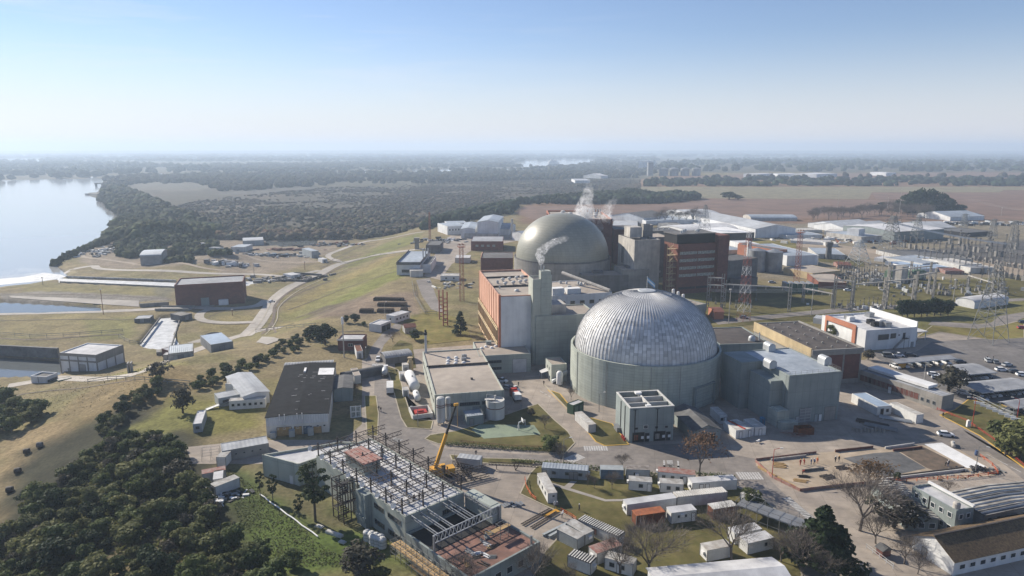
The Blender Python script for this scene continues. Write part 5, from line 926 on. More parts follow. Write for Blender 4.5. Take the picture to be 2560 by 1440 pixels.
cont('short white cabin with two small windows beside the orange roofed container', tK(1590,923), tK(1840,890), 2.7, 2.6, wl='cab_white', rf='roof_white', win=[W1(2,.15,.72,.55,.7,1.3)], doors=[('f',.88,.8,2.1,'white')], name='cabin', ac=('f',.42,1.7))
cont('short rust red container with pale tarpaulin roof at the right of the yard', tK(2010,880), tK(2245,842), 2.6, 2.5, wl='rust', rf='offwhite')
cont('long striped container with ribbed brown roof lying diagonally by the steel beams', tK(655,985), tK(1062,1165), 2.6, 2.5, wl='cont', rf='roof_brown', ribroof=True, doors=[('f',.42,1.1,1.3,'redroof','hatch',.9)])
cont('grey ribbed container with rusty roof at the end of the steel beams', tK(450,1085), tK(650,1188), 2.6, 2.5, wl='cab_grey', rf='dirty'); f_ = fr(tK(450,1085), tK(650,1188), W=2.5); cont('grey ribbed container joined behind the rusty roofed one', (0,0), (1,1), 2.6) if False else None
o = cont('pale container with a door in its end joined to the grey ribbed one', tK(540,1020), tK(730,1140), 2.6, 2.5, wl='cab_grey', rf='dirty', ac=('r',.5,1.4))
cont('white container with heavy ribbed dark roof at the bottom of the yard', tK(555,1352), tK(785,1440), 2.6, 2.5, wl='cab_white', rf='roof_brown', ribroof=True, ac=('r',.5,1.3))
cont('white container with a worn reddish roof behind the heavy ribbed one', tK(765,1260), tK(850,1335), 2.6, C=tK(1010,1170), wl='cont_y', rf='redroof', ac=('f',.5,1.3))
cont('white cabin with a brown stained roof and two dark windows at the bottom edge', tK(925,1375), tK(1205,1455), 2.6, 2.6, wl='cab_white', rf='dirty', win=[W1(2,.08,.8,1.1,1.,1.)], doors=[('f',.52,.8,2.,'white')], name='cabin')
cont('plain white cabin behind a bare tree at the lower right of the yard', tK(1948,1303), tK(2195,1255), 2.6, 2.6, wl='cab_white', rf='cab_roof', name='cabin', ac=('l',.5,1.2))
cont('white cabin with pale roof half hidden by the grey bare tree', tK(2228,1132), tK(2490,1080), 2.6, 2.6, wl='cab_white', rf='roof_white', name='cabin')
cont('wide white cabin with a dark window in front of the other pale roofed one', tK(2355,1232), tK(2610,1170), 2.6, 2.8, wl='cab_white', rf='roof_white', win=[W1(1,.5,.9,.7)], name='cabin')
cont('little white hut behind the small round tree at the road', tK(2370,745), tK(2480,700), 2.2, 2.6, wl='cab_white', rf='cab_roof', name='cabin')
cont('long cream container standing beside the concrete road near the round wall', tG(765,1374), tG(838,1364), 2.6, C=tG(640,1242), wl='cont_y', rf='cab_roof')
cont('grey box with white ribbed roof at the yard end of the road behind the crane', tJ(2012,350), tJ(2235,375), 2.6, 2.6, wl='offwhite', rf='roof_pale')
# west lawn beside the wood
cont('tall white kiosk with messy roof beside the long green shed', tI(2172,352), tI(2262,352), 2.8, C=tI(2110,290), wl='cab_white', rf='dirty', name='cabin')
cont('white container with red roof beside the wood', tI(2030,520), tI(2265,475), 2.6, 2.5, wl='cont', rf='redroof')
cont('white container laid across between two others beside the wood', tI(2140,575), tI(2235,560), 2.6, C=tI(2035,505), wl='cont_y', rf='roof_white')
cont('white container with rust streaked roof nearest the black scrap', tI(2160,652), tI(2402,555), 2.6, 2.5, wl='cab_white', rf='dirty', doors=[('l',.5,1.,2.1,'green_dark')])
f = fr(tI(2228,300), (640+135/4,1080+215/4), W=5.5); B('green_shed', 'long grey shed with a pale green sheet roof left of the construction building', 'shed', f, 3., 'steel', 'lawn_roof' if 'lawn_roof' in M else 'roof_pale', par=.1, t=.15, win=[('f',1.4,.6,.5,4,.2,.9)])
heap('black scrap and plastic sheets heaped beside the white container', tI(2300,640), 40, 2.2, 1.4, 1.5, ['black','black','steel','white'], None)
for p, q, l in ((tI(2050,560), tI(2235,755), 'white pipe lying on the grass edge beside the wood'),(tJ(40,635), tJ(620,1060), 'long white pipe line along the top of the green bank')):
    a, c = T(p), T(q); o = thing('white_pipe', l, 'pipe', a); d = c-a; n = 12; b = MB(); pts = []
    for k in range(n+1): x = a.x+d.x*k/n; y = a.y+d.y*k/n+.14*math.sin(k*1.9)*(k not in (0,n)); pts.append(Vector((x-a.x, y-a.y, H1(x,y)-a.z+.35)))
    for u, v in zip(pts, pts[1:]): b.tube(u, v, .15, 8)
    b.build('pipe', M['white'], o)
for p, l, s in ((tJ(690,1010),'pale concrete beam lying on the grass near the stair tower',(4.5,.9,.5)),(tJ(585,945),'small brown board lying near the pine trunk',(2.,1.,.15)),(tJ(820,1105),'small grey slab on the grass beside the barrels',(1.6,.9,.25))):
    o = thing('concrete_beam', l, 'slab', T(p), -.5); b = MB(); b.box(0,0,0,*s); b.box(.3,.1,s[2]+.003,s[0]-.3,s[1]-.1,s[2]+.12); b.build('body', M['offwhite'], o)
# ------------------------------------------------------------------ building under reconstruction
fm = fr(tJ(1490,850), tJ(2080,600), tJ(380,305), z=8., zb=0); HB = 8.; print('main', fm.L, fm.W, math.degrees(fm.rot))
o = B('construction_building', 'two storey grey green building under reconstruction with pale roof and dark window strips', 'building', fm, HB-.3, 'sage', 'roof_white', par=.3, t=.4,
      win=[('l',5.2,fm.W*.13,1.2,1,.80,.99,'glass','conc_dark',3,'window_band'),('l',5.2,fm.W*.1,1.2,1,.68,.80,'glass','conc_dark',3,'window_band'),('l',1.4,fm.W*.13,1.2,1,.80,.99,'glass','conc_dark',3,'window_band'),('l',1.4,fm.W*.1,1.2,1,.68,.8,'glass','conc_dark',3,'window_band'),('l',4.,1.2,1.4,2,.2,.42),('f',4.6,fm.L*.28,1.2,1,.55,.95,'glass','conc_dark',3,'window_band')])
b = MB(); b.box(fm.L*.22,fm.W*.56,HB-.29,fm.L*.5,fm.W*.78,HB+2.6); b.build('penthouse', M['sage'], o); b = MB(); b.box(fm.L*.2,fm.W*.55,HB+2.61,fm.L*.52,fm.W*.79,HB+2.85)
for k in range(4): b.box(fm.L*(.2+.08*k),fm.W*.56,HB+2.86,fm.L*(.2+.08*k)+.4,fm.W*.78,HB+3.)
b.build('penthouse_roof', M['redroof'], o)
b = MB(); b.box(-1.6,fm.W*.34,-.4,-.02,fm.W*.44,HB); b.box(-1.9,fm.W*.34,1.5,-1.62,fm.W*.44,2.6); b.build('stair_block', M['greygreen'], o)
for k in range(7): vent(o, fm.L*random.uniform(.15,.9), fm.W*random.uniform(.1,.9), HB-.3, random.uniform(.3,.5), random.uniform(.5,1.), random.choice(['box','cowl','pipe']), 'offwhite')
# west wing with canted outline
P = [G(p, 5.8) for p in (tJ(60,228),tJ(372,310),tJ(420,325),tJ(960,140),tJ(1040,105),tJ(840,98),tJ(600,140))]; c0 = P[0]; o2 = thing('west_wing', 'low wing with canted pale roof and plain sage wall joined to the construction building', 'building', (c0.x,c0.y,0)); Q = [((p.x-c0.x),(p.y-c0.y)) for p in P]
b = MB(); n = len(Q)
for i in range(n):
    p, q = Vector(Q[i]), Vector(Q[(i+1)%n]); d = (q-p).normalized(); nn = Vector((-d.y,d.x))*.35; b.add([(*p,-.4),(*q,-.4),(*(q+nn),-.4),(*(p+nn),-.4),(*p,5.9),(*q,5.9),(*(q+nn),5.9),(*(p+nn),5.9)], [(0,1,5,4),(2,3,7,6),(4,5,6,7)])
b.build('wall', M['sage_light'], o2); b = MB(); b.add([(x,y,5.3) for x,y in Q], [tuple(range(n))]); b.build('roof', M['roof_white'], o2); b = MB(); b.box(0,-.06,0,1.,0,2.2); dd = Vector(Q[1]); b.build('door', M['white'], o2, loc=(*(dd*.86),0), rot=(0,0,math.atan2(dd.y,dd.x)))
# open courtyard and terracotta deck towards the camera
LD = fm.L*1.18; VD = 21.; fd = fm.sub(.0,-VD,LD,VD); ZD = 4.2
od = B('deck_building', 'low front wing with a terracotta deck and open courtyard below the steel trusses', 'building', fd, ZD-.3, 'greygreen', 'roof_brown', par=.55, t=.4, win=[('f',1.2,1.6,1.5,4,.3,.95,'glass','offwhite'),('l',1.,1.6,1.4,4,.1,.9,'glass','offwhite')])
b = MB(); b.box(.41,.41,ZD-.29,LD-.41,VD*.56,ZD-.2); mk('terracotta', (.27,.145,.11), (.17,.10,.08), sc=.5, patch=.25); b.build('deck', M['terracotta'], od)
b = MB(); b.box(.41,VD*.57,ZD-.29,LD-.41,VD-.1,ZD-.24); b.build('courtyard_floor', M['black'], od)
b = MB(); b.box(LD*.86,VD*.56,ZD,LD,VD-.02,ZD+3.6); b.box(LD*.87,VD*.6,ZD+3.61,LD-.1,VD-.1,ZD+3.7); b.build('courtyard_wall', M['sage'], od); wins(od, fd.sub(LD*.86,VD*.56,LD*.14,VD*.44,ZD), [('l',1.2,2.4,1.4,2,.1,.9,'glass','conc_dark')])
for k, u in enumerate((.08,.2,.3,.52,.6,.84)):
    b = MB(); x = LD*u
    for z in (7.2,7.75): b.box(x-.1,VD*.56,z,x+.1,VD-.1,z+.14)
    for j in range(9): y = VD*.56+(VD*.43)*j/9; b.tube((x,y,7.2),(x,y+VD*.43/9,7.75),.05,4); 
    b.build('roof_joist', M['steel'], od)
b = MB(); y = VD*.56
for z in (6.,7.7): b.box(0.2,y-.15,z,LD*.98,y-.01,z+.2)
for k in range(18): x = .2+LD*.97*k/18; b.tube((x,y-.08,6.1),(x+LD*.97/36,y-.08,7.8),.06,4); b.tube((x+LD*.97/36,y-.08,7.8),(x+LD*.97/18,y-.08,6.1),.06,4)
b.build('lattice_girder', M['steel_light'], od)
for x, y in ((.3,VD*.56),(LD*.95,VD*.56),(LD*.9,1.)): b = MB(); b.box(x-.18,y-.5,ZD-.2,x+.18,y-.16,7.9 if y > 2 else ZD+2.); b.build('column', M['steel'], od)
sc = thing('scaffold_tower', 'grey scaffold bay with orange planks standing on the terracotta deck', 'scaffold', fd.w(LD*.72, VD*.3, ZD-.2), fd.rot); b = MB()
for x in (0,2.2):
    for y in (0,1.4): b.tube((x,y,0),(x,y,3.2),.06,5)
for z in (1.,2.,3.): b.tube((0,0,z),(2.2,0,z),.05,4); b.tube((0,1.4,z),(2.2,1.4,z),.05,4); b.tube((0,0,z),(0,1.4,z),.05,4); b.tube((2.2,0,z),(2.2,1.4,z),.05,4)
b.build('frame', M['galv'], sc); b = MB(); b.box(-1.5,.1,2.05,3.,1.3,2.15); b.build('plank', M['timber'], sc)
for k in range(15): p = fd.w(LD*random.uniform(.08,.88), VD*random.uniform(.06,.5), ZD-.2); t = thing('material_pile', 'pile of boards and tubes on the terracotta deck', 'boards', p, random.uniform(0,3), 'material piles on the deck'); b = MB(); [b.box(0,i*.22,0,random.uniform(1.2,2.6),i*.22+.16,.1+.1*(i%3)) for i in range(5)]; q = b.build('board', M[['steel','timber','galv','steel_dark','white'][k%5]], t); q['kind'] = 'stuff'
# scaffold along the left facade
sf = thing('facade_scaffold', 'long scaffold of grey tubes and timber planks along the front wing', 'scaffold', fd.w(-3.2, -1., 0), fd.rot); b = MB(); n = 12; Ls = VD+2
for k in range(n+1):
    y = Ls*k/n
    for x in (0,1.3,2.6): b.tube((x,y,-1),(x,y,3.8+(x>1)*1.2),.055,5)
    for z in (1.2,2.6,3.6): b.tube((0,y,z),(2.6,y,z),.04,4)
for z in (1.2,2.2,2.6,3.6): 
    for x in (0,1.3,2.6): b.tube((x,0,z),(x,Ls,z),.045,4)
b.build('frame', M['galv'], sf); b = MB(); b.box(.1,0,2.65,1.2,Ls,2.73); b.box(1.4,0,2.65,2.5,Ls,2.73); b.box(.1,Ls*.2,1.25,1.2,Ls*.7,1.32); b.build('plank', M['timber'], sf)
# steel trusses above the roof
def truss(b, L, z0, z1, n, r=.07, y=0., m=0):
    for z in (z0,z1): b.box(0,y-r,z-r,L,y+r,z+r,m)
    for k in range(n): x0 = L*k/n; xm = L*(k+.5)/n; x1 = L*(k+1)/n; b.tube((x0,y,z0),(xm,y,z1),r*.6,4,m,cap=False); b.tube((xm,y,z1),(x1,y,z0),r*.6,4,m,cap=False); b.tube((x0,y,z0),(x0,y,z1),r*.6,4,m,cap=False)
NT = 7
TV = [fm.W*(.03+.158*k) for k in range(NT)]
fw = thing('roof_truss_structure', 'dark steel roof frame of long lattice trusses on posts above the pale roof', 'steel frame', fm.o, fm.rot)
for k, v in enumerate(TV):
    e = [1.,.9,1.05,1.12,1.1,1.22,1.15][k]; Lk = fm.L*e+3; b = MB(); truss(b, Lk, 9.9, 10.9, 16); b.build('truss', M['steel_dark'], fw, loc=(-1.5,v,0))
    for x in (.02,.36,.7,1.02): 
        b = MB(); b.box(-.13,-.13,(0 if x > 1 else HB-.2),.13,.13,11.5); b.build('column', M['steel_dark'], fw, loc=(fm.L*x,v+.3,0))
    b = MB(); b.lathe([(.02,0),(.5,.1),(.75,.5)], 10); b.build('lamp_head', M['white'], fw, loc=(-1.6,v,10.6), rot=(0,-1.2,0))
for i, u in enumerate((.02,.19,.36,.53,.7,.87,1.02)): b = MB(); L_ = TV[-1]-TV[0]; b.v = []; truss(b, L_, 10., 10.7, 22, .055); b.build('purlin', M['steel_dark'], fw, loc=(fm.L*u,TV[0],0), rot=(0,0,PI/2))
for k in range(NT-1):
    for i in range(3):
        b = MB(); x0 = fm.L*(.02+.34*i); x1 = x0+fm.L*.34; b.tube((x0,TV[k],10.),(x1,TV[k+1],10.),.04,4); b.tube((x1,TV[k],10.),(x0,TV[k+1],10.),.04,4); b.build('bracing', M['steel_dark'], fw)
# dark outside stair tower on the left facade
st = thing('stair_tower', 'black steel stair tower against the left wall of the construction building', 'stair', fm.w(-4.2, fm.W*.47, 0), fm.rot); b = MB()
for x in (0,1.9,3.8):
    for y in (0,2.4,4.8): b.box(x-.1,y-.1,-.3,x+.1,y+.1,9.4)
for z in (2.4,4.8,7.2,9.2): b.box(-.1,-.15,z,3.9,-.02,z+.18); b.box(-.1,4.85,z,3.9,5.,z+.18); b.box(-.25,0,z,-.12,4.8,z+.18); railing(b, [(-.15,0,z),(-.15,4.8,z)]); railing(b, [(0,-.1,z),(3.8,-.1,z)])
b.build('frame', M['steel_dark'], st); b = MB()
for fl in range(4):
    for k in range(9): y = .6+k*.42 if fl % 2 else 4.2-k*.42; b.box(.3,y-.18,fl*2.4-.1+k*.27,1.7,y+.18,fl*2.4-.02+k*.27)
    b.box(.2,0 if fl%2 else 3.9,fl*2.4+2.38,3.6,.9 if fl%2 else 4.7,fl*2.4+2.46)
b.build('tread', M['black'], st)
for k in range(7): p = T(tJ(1115+(k%4)*45+(k//4)*60, 1075+(k//4)*45+(k%4)*16)); p.z = max(p.z, 0); o_ = thing('water_tank', 'white plastic water tank in a tight cluster at the wall foot', 'tank', p, 0, 'white tanks at the wall foot'); b = MB(); b.lathe([(.85,-.3),(.9,.2),(.9,1.9),(.6,2.2),(.3,2.3),(.3,2.4),(.02,2.4)], 14); b.build('vessel', M['cab_white'], o_); b = MB(); b.lathe([(.92,.7),(.94,.75),(.92,.8)], 14); b.lathe([(.92,1.4),(.94,1.45),(.92,1.5)], 14); b.build('hoop', M['galv'], o_)
# bent wreck of trusses right of the frame
for k, (p, a, l, h) in enumerate(((tJ(2000,520),.5,9.,3.4),(tJ(2080,440),1.9,7.,3.),(tJ(1960,400),-.4,6.,2.6))):
    t = thing('fallen_truss', ('twisted truss piece standing nearest the courtyard','twisted truss piece leaning behind the crane','short tangled truss piece between crane and roof')[k], 'truss', G(p), a); b = MB()
    for j in range(3): truss(b, l, .3+j*.9, 1.+j*.9, 7, .07, y=j*.7-.7+.4*math.sin(j+k))
    b.build('truss', M['steel_dark'], t)
t = thing('fallen_truss', 'dark truss lying on props along the far edge of the yard', 'truss', G(tJ(2330,370)), -.12); b = MB(); truss(b, 13., 1.2, 2., 14, .07); b.tube((2,0,0),(2,0,1.2),.1,5); b.tube((7,0,0),(6.5,.4,2.),.12,5); b.tube((7,.3,0),(8,.2,2.),.12,5); b.build('truss', M['steel_dark'], t); 
for k, (p, q, m_, l) in enumerate(((tK(115,945),tK(400,785),'steel_dark','black lattice girder lying beside the yellow planks'),(tK(210,975),tK(470,815),'steel_dark','black lattice girder lying between yellow planks and beams'))):
    a, c = G(p), G(q); d = c-a; t = thing('girder', l, 'girder', a, math.atan2(d.y,d.x)); b = MB(); L_ = d.length
    for y in (0,.8): b.box(0,y-.08,.2,L_,y+.08,.36)
    for i in range(12): b.tube((L_*i/12,0,.3),(L_*(i+.5)/12,.8,.3),.06,4); b.tube((L_*(i+.5)/12,.8,.3),(L_*(i+1)/12,0,.3),.06,4)
    b.build('girder', M[m_], t)
for k, (p, q, l) in enumerate(((tK(310,1050),tK(615,900),'long grey steel beam lying along the concrete apron'),(tK(370,1065),tK(640,915),'second grey beam lying beside the longest one'))):
    a, c = G(p), G(q); d = c-a; t = thing('steel_beam', l, 'beam', a, math.atan2(d.y,d.x)); b = MB(); b.box(0,-.3,.1,d.length,.3,.16); b.box(0,-.05,.163,d.length,.05,.6); b.box(0,-.3,.603,d.length,.3,.66); b.build('beam', M['cab_grey'], t)
a, c = G(tK(340,860)), G(tK(480,800)); d = c-a; t = thing('plank_bundle', 'yellow orange planks lying between the black girders', 'planks', a, math.atan2(d.y,d.x)); b = MB()
for i in range(5): b.box(0,i*.3,.05,d.length,i*.3+.26,.2)
q = b.build('plank', M['yellow'], t); q['kind'] = 'stuff'
for k, (p, l) in enumerate(((tJ(2480,760),'row of grey sheets stacked on the apron edge'),(tK(10,760),'low heap of pale sheet metal on the apron'))):
    t = thing('sheet_stack', l, 'sheets', G(p), .45); b = MB()
    for i in range(5): b.box(i*.6,0,0,i*.6+.5,1.6,.2+.15*(i%3))
    q = b.build('sheet', M['steel'], t); q['kind'] = 'stuff'
# mobile crane
ca = G(tJ(1830,450)); tip = None; d = ray(tF(2000,1085)); tt = (ca.y-2.)/d[1]; tip = Vector((d[0]*tt, d[1]*tt, CH+d[2]*tt))
cr = thing('mobile_crane', 'yellow mobile crane with raised boom and black jib behind the steel frame', 'crane', ca, .35); b = MB(); b.box(-4,-1.25,.7,4,1.25,1.4); b.box(2.2,-1.2,1.4,4,1.2,2.4); b.build('chassis', M['yellow'], cr); b = MB(); b.box(-2.6,-1.2,1.42,.6,1.2,2.8); b.box(.61,.2,1.42,1.8,1.2,3.); b.build('cab', M['yellow'], cr); b = MB(); b.box(.9,.15,2.,1.7,.19,2.8); b.build('window', M['glass'], cr)
for x in (-3,-1.5,1.5,3):
    for y in (-1.3,1.3): b = MB(); b.lathe([(.02,-.18),(.6,-.18),(.6,.18),(.02,.18)], 14); b.build('wheel', M['rubber'], cr, loc=(x,y,.6), rot=(PI/2,0,0))
lt = Matrix.Rotation(-.35,4,'Z') @ (tip-ca); b0 = Vector((-1.,0,2.6)); mid = b0.lerp(lt, .55); b = MB(); b.tube(b0, mid, .62, 4, r2=.5); b.build('boom', M['yellow'], cr); b = MB(); b.tube(mid, lt, .36, 4, r2=.28); b.build('jib', M['black'], cr); b = MB(); b.box(-.5,-.25,-.3,.6,.25,.3); b.tube((.3,0,-.3),(.3,0,-6.),.04,4); b.build('sheave', M['yellow'], cr, loc=lt)
# lean sheds and railing in the lower left of the yard edge
t = thing('frame_gate', 'thin wire frame enclosure of posts beside the white kiosk', 'frame', T(tI(2020,300)), .3); b = MB()
for x in (0,2.2,4.4):
    for y in (0,2.): b.tube((x,y,0),(x,y,3.2),.05,4)
for z in (1.6,3.2): b.tube((0,0,z),(4.4,0,z),.04,4); b.tube((0,2,z),(4.4,2,z),.04,4)
b.build('frame', M['galv'], t)
# ------------------------------------------------------------------ lower right buildings
h = hz(tL(1868,1025), tL(0,790)[1]); h = 6.3; f = fr(tL(1440,705) and tL(1445,540), tL(1885,785), tL(1625,515), z=h, zb=0)
o = B('two_storey_house', 'grey green two storey block with white framed square windows and flat white roof', 'building', f, h-.4, 'greygreen', 'roof_white', par=.4, t=.3, win=[('f',4.,1.1,1.2,5,.03,.97,'glass','white'),('f',1.1,1.1,1.2,3,.5,.97,'glass','white'),('r',4.,1.1,1.2,2,.1,.9,'glass','white'),('r',1.1,1.1,1.2,1,.1,.45,'glass','white')], doors=[('r',.7,1.6,2.6,'black')]); print('2st', f.L, f.W)
b = MB(); b.lathe([(.75,0),(.75,1.3),(.5,1.7),(.02,1.75)], 14); b.build('water_tank', M['conc_white'], o, loc=(f.L-.9,1.,h-.3)); b = MB(); b.box(f.L*.4,-.05,.3,f.L*.43,-.003,h-.1); b.build('recess', M['black'], o)
b = MB(); b.box(-.1,f.W-.5,h+.01,f.L+.1,f.W+.1,h+.5); b.build('parapet', M['white'], o)
h2 = 4.8; f = fr(tL(2165,815), tL(2960,690), tL(1810,600), z=h2, zb=0); o = B('fibre_hall', 'hall with a streaked corrugated fibre roof of alternating light and dark ribs', 'hall', f, h2-.3, 'conc', 'roof_fibre', gable='v', rise=.5, over=.4, win=[('f',2.4,1.1,1.2,9,.02,.98,'glass','conc')]); print('fibre', f.L, f.W); b = MB()
for k in range(int(f.W/1.5)): 
    v = .3+k*1.5
    for s_ in (0,1): u0, u1 = (-.4,f.L/2) if s_ == 0 else (f.L/2,f.L+.4); z0, z1 = h2-.3+.16, h2+.2+.18; b.add([(u0,v,z0 if s_==0 else z1),(u1,v,z1 if s_==0 else z0),(u1,v+.42,z1 if s_==0 else z0),(u0,v+.42,z0 if s_==0 else z1),(u0,v+.2,(z0 if s_==0 else z1)+.22),(u1,v+.2,(z1 if s_==0 else z0)+.22)], [(0,1,5,4),(4,5,2,3)])
q = b.build('roof_rib', M['offwhite'], o); q['kind'] = 'stuff'
f = fr(tL(1230,960), tL(1690,1010) and tL(1690,870), tL(1040,620), z=3., zb=0); f = fr(tL(1380,990), tL(1690,1000), W=17.); o = B('low_hall', 'low hall with ribbed dark roof hidden behind the bare trees', 'hall', f, 3., 'greygreen', 'roof_fibre', gable='v', rise=.4, win=[('f',.8,1.4,1.3,2,.3,.98,'glass','white')])
h3 = hz(tL(1845,1435), tL(0,1330)[1]); h3 = 3.2; f = fr(tL(1845,1440), tL(2900,1200), z=0, W=9.5); print('thatch', f.L, f.W)
o = B('thatched_house', 'long white walled house with a brown mossy pitched roof at the lower right corner', 'house', f, h3, 'white_wall', 'thatch', gable='u', rise=2.6, over=.35, win=[('f',1.1,1.5,1.1,10,.03,.97,'glass','white')], doors=[('l',.3,1.,2.1,'cab_grey')]); b = MB(); b.box(-.3,f.W/2-.2,h3+2.7,f.L+.3,f.W/2+.2,h3+2.95); b.build('ridge', M['roof_brown'], o)
f = fr(tK(1480,1460), tL(330,1420), z=2.5, zb=0, W=14.) ; f = fr((1660,1490), (2010,1490), (1690,1418), z=5.5, zb=0); f.rot += R(8); o = B('white_roof_shed', 'bright white sheet roof of a shed cut off by the bottom edge', 'shed', f, 5.2, 'white_wall', 'roof_white', gable='u', rise=1.); f.rot -= 0
t = thing('scaffold_platform', 'grey tube scaffold platform behind the dark cedar', 'scaffold', G(tL(60,1000)), -.75); b = MB(); L_ = 15.
for k in range(7):
    for y in (0,4.5): b.tube((L_*k/6-9,y,0),(L_*k/6-9,y,4.2),.06,5)
for z in (1.,3.2,4.2):
    for y in (0,4.5): b.tube((-9,y,z),(L_-9,y,z),.05,4)
for k in range(7): b.tube((L_*k/6-9,0,4.2),(L_*k/6-9,4.5,4.2),.05,4)
b.build('frame', M['galv'], t); b = MB(); b.box(-9,0.1,2.9,L_-9,4.4,3.); b.build('deck', M['steel'], t)
t = thing('handrail', 'long galvanised handrail beside the path under the bare trees', 'railing', G(tL(980,1165)), 0); a, c = G(tL(980,1165)), G(tL(1250,1370)); b = MB(); railing(b, [(0,0,0),(c.x-a.x,c.y-a.y,0)], 1.1, r=.05); b.build('railing', M['steel_light'], t)
t = thing('picnic_hut', 'small dark hut among the bare trees beside the path', 'hut', G(tL(1150,1230)), .3); b = MB(); b.box(-1.1,-.8,0,1.1,.8,1.6); b.build('wall', M['brick_dark'], t); b = MB(); b.prism([(-1.4,1.6),(1.4,1.6),(0,2.3)], -1.1, 1.1, axis='y'); b.build('roof', M['roof_dark'], t)
# ------------------------------------------------------------------ vehicles
def carmesh():
    b = MB(); st = [(-2.15,.45,.78,.72),(-2.0,.28,.95,.84),(-1.2,.25,1.0,.88),(.6,.25,1.0,.88),(1.7,.27,.88,.84),(2.1,.34,.68,.70)]
    V = []
    for x, z0, z1, w in st: V += [(x,-w,z0),(x,-w,z1-.12),(x,-w+.1,z1),(x,w-.1,z1),(x,w,z1-.12),(x,w,z0)]
    F = [(k*6+i, k*6+(i+1)%6, (k+1)*6+(i+1)%6, (k+1)*6+i) for k in range(5) for i in range(6)]; F = [f[::-1] for f in F]+[tuple(range(6)),tuple(range(30,36))[::-1]]
    b.add(V, F); return b
def gh(xs, zr, w0=.80, w1=.62):      # greenhouse
    x0, x1, x2, x3 = xs; b = MB(); b.add([(x0,-w0,.98),(x3,-w0,.98),(x3,w0,.98),(x0,w0,.98),(x1,-w1,zr),(x2,-w1,zr),(x2,w1,zr),(x1,w1,zr)], [(4,5,6,7),(0,1,5,4),(1,2,6,5),(2,3,7,6),(3,0,4,7)]); r = MB(); r.add([(x1-.05,-w1-.02,zr+.004),(x2+.05,-w1-.02,zr+.004),(x2+.05,w1+.02,zr+.004),(x1-.05,w1+.02,zr+.004),(x1+.05,-w1+.06,zr+.05),(x2-.05,-w1+.06,zr+.05),(x2-.05,w1-.06,zr+.05),(x1+.05,w1-.06,zr+.05)], [(0,1,5,4),(1,2,6,5),(2,3,7,6),(3,0,4,7),(4,5,6,7)]); return b, r
wh = MB(); wh.lathe([(.02,-.1),(.2,-.1),(.32,-.11),(.33,.11),(.2,.1),(.02,.1)], 12); wme = wh.mesh('wheel', M['rubber'])
def vehicle(kind, col):
    t = thing('parked_car', None, None, (0,0,-900)); carmesh().build('body', M[col], t, smooth=False)
    if kind == 'pickup':
        g, r = gh((-.55,-.3,.5,1.05), 1.62); b = MB(); b.box(-2.1,-.7,1.002,-.62,.7,1.03); b.build('load_bed', M['black'], t)
    elif kind == 'van': g, r = gh((-2.1,-2.,.9,1.5), 1.85, .84, .76)
    else: g, r = gh((-1.9,-1.3,.3,1.05), 1.45)
    g.build('window', M['glass'], t); r.build('roof', M[col], t)
    for x in (-1.35,1.4):
        for y in (-.82,.82): link('wheel', wme, t, (x,y,.33), (PI/2,0,0))
    for y in (-.5,.5): b = MB(); b.box(2.0,y-.16,.55,2.1,y+.16,.7); b.build('headlight', M['white'], t)
    return t
VT = {k: vehicle(k, 'car_white') for k in ('car','pickup','van')}
CN = dict(white='car_white', silver='car_silver', dark='car_dark', red='car_red', grey='car_grey', blue='car_blue')
used_v = set()
def car(p, ang, kind, col, label=None, group=None, name='parked_car'):
    loc = G(p) if isinstance(p, tuple) else p; m = M[CN[col]]
    o = dup(VT[kind], loc, R(ang), label, group, 1.04, {'body': m, 'roof': m}); o.name = name; o['category'] = 'pickup' if kind == 'pickup' else 'van' if kind == 'van' else 'car'; return o
for a in [((2364,1090),-14,'car','white','white hatchback driving on the shaded road beside the building plot'),(tF(1222,645),-83,'car','white','white car on the drive near the zebra crossing'),((678,757),62,'car','white','white car climbing the road on the grass hillside'),
  (tH(1200,610),-10,'van','grey','grey estate parked before the white office block'),(tH(1300,605),-10,'pickup','white','white pickup parked before the white office block'),(tH(1420,600),-10,'car','dark','black car in the shadow before the white office block'),
  (tH(2195,655),70,'car','silver','silver car beside two people in the car park'),(tH(2270,670),70,'car','grey','dark grey car beside the silver one in the car park'),(tH(2390,700),20,'car','silver','lone silver car behind the second carport row'),(tH(2335,750),-5,'car','white','white saloon parked behind the middle carport'),(tH(2470,770),-8,'car','dark','dark saloon parked beside the white saloon'),
  (tH(2545,800),-8,'car','white','white car at the far right of the car park row'),(tH(2560,1130),-25,'car','red','red car parked low at the right edge of the car park'),(tH(2545,330),-15,'car','red','red car on the loop road at the right edge'),(tH(2555,272),-10,'car','dark','dark car above the red one on the loop road'),(tH(1920,670),0,'car','dark','dark car beside the end of the top carport'),
  (tG(2320,225),-25,'car','grey','grey car on the grass at the foot of the red and white mast'),(tD(795,1390),0,'car','white','white car behind the switchyard gantries'),(tD(1055,965),10,'pickup','dark','dark pickup on the dusty track in front of the sheds'),
  (tF(2460,860),-28,'pickup','white','white pickup in the shade right of the workshop'),(tF(2520,935),-28,'car','silver','silver car in the shade right of the workshop'),(tG(30,945),-55,'pickup','white','white pickup behind the red truck'),(tF(70,755) and tH(1660,800),-25,'car','white','white car at the left end of the middle carport'),(tH(1700,835),-25,'car','silver','silver car by the oak trunk in the car park'),
  (tH(1960,985),-35,'car','white','white car nearest the fence under the lower carport'),(tH(2080,1010),-35,'van','white','white estate under the front edge of the lower carport'),(tH(2130,1045),-35,'pickup','white','white pickup lowest under the lower carport'),(tD(40,1310),0,'car','silver','silver car near the round steel tanks')]: car(*a[:4], label=a[4])
k = 0
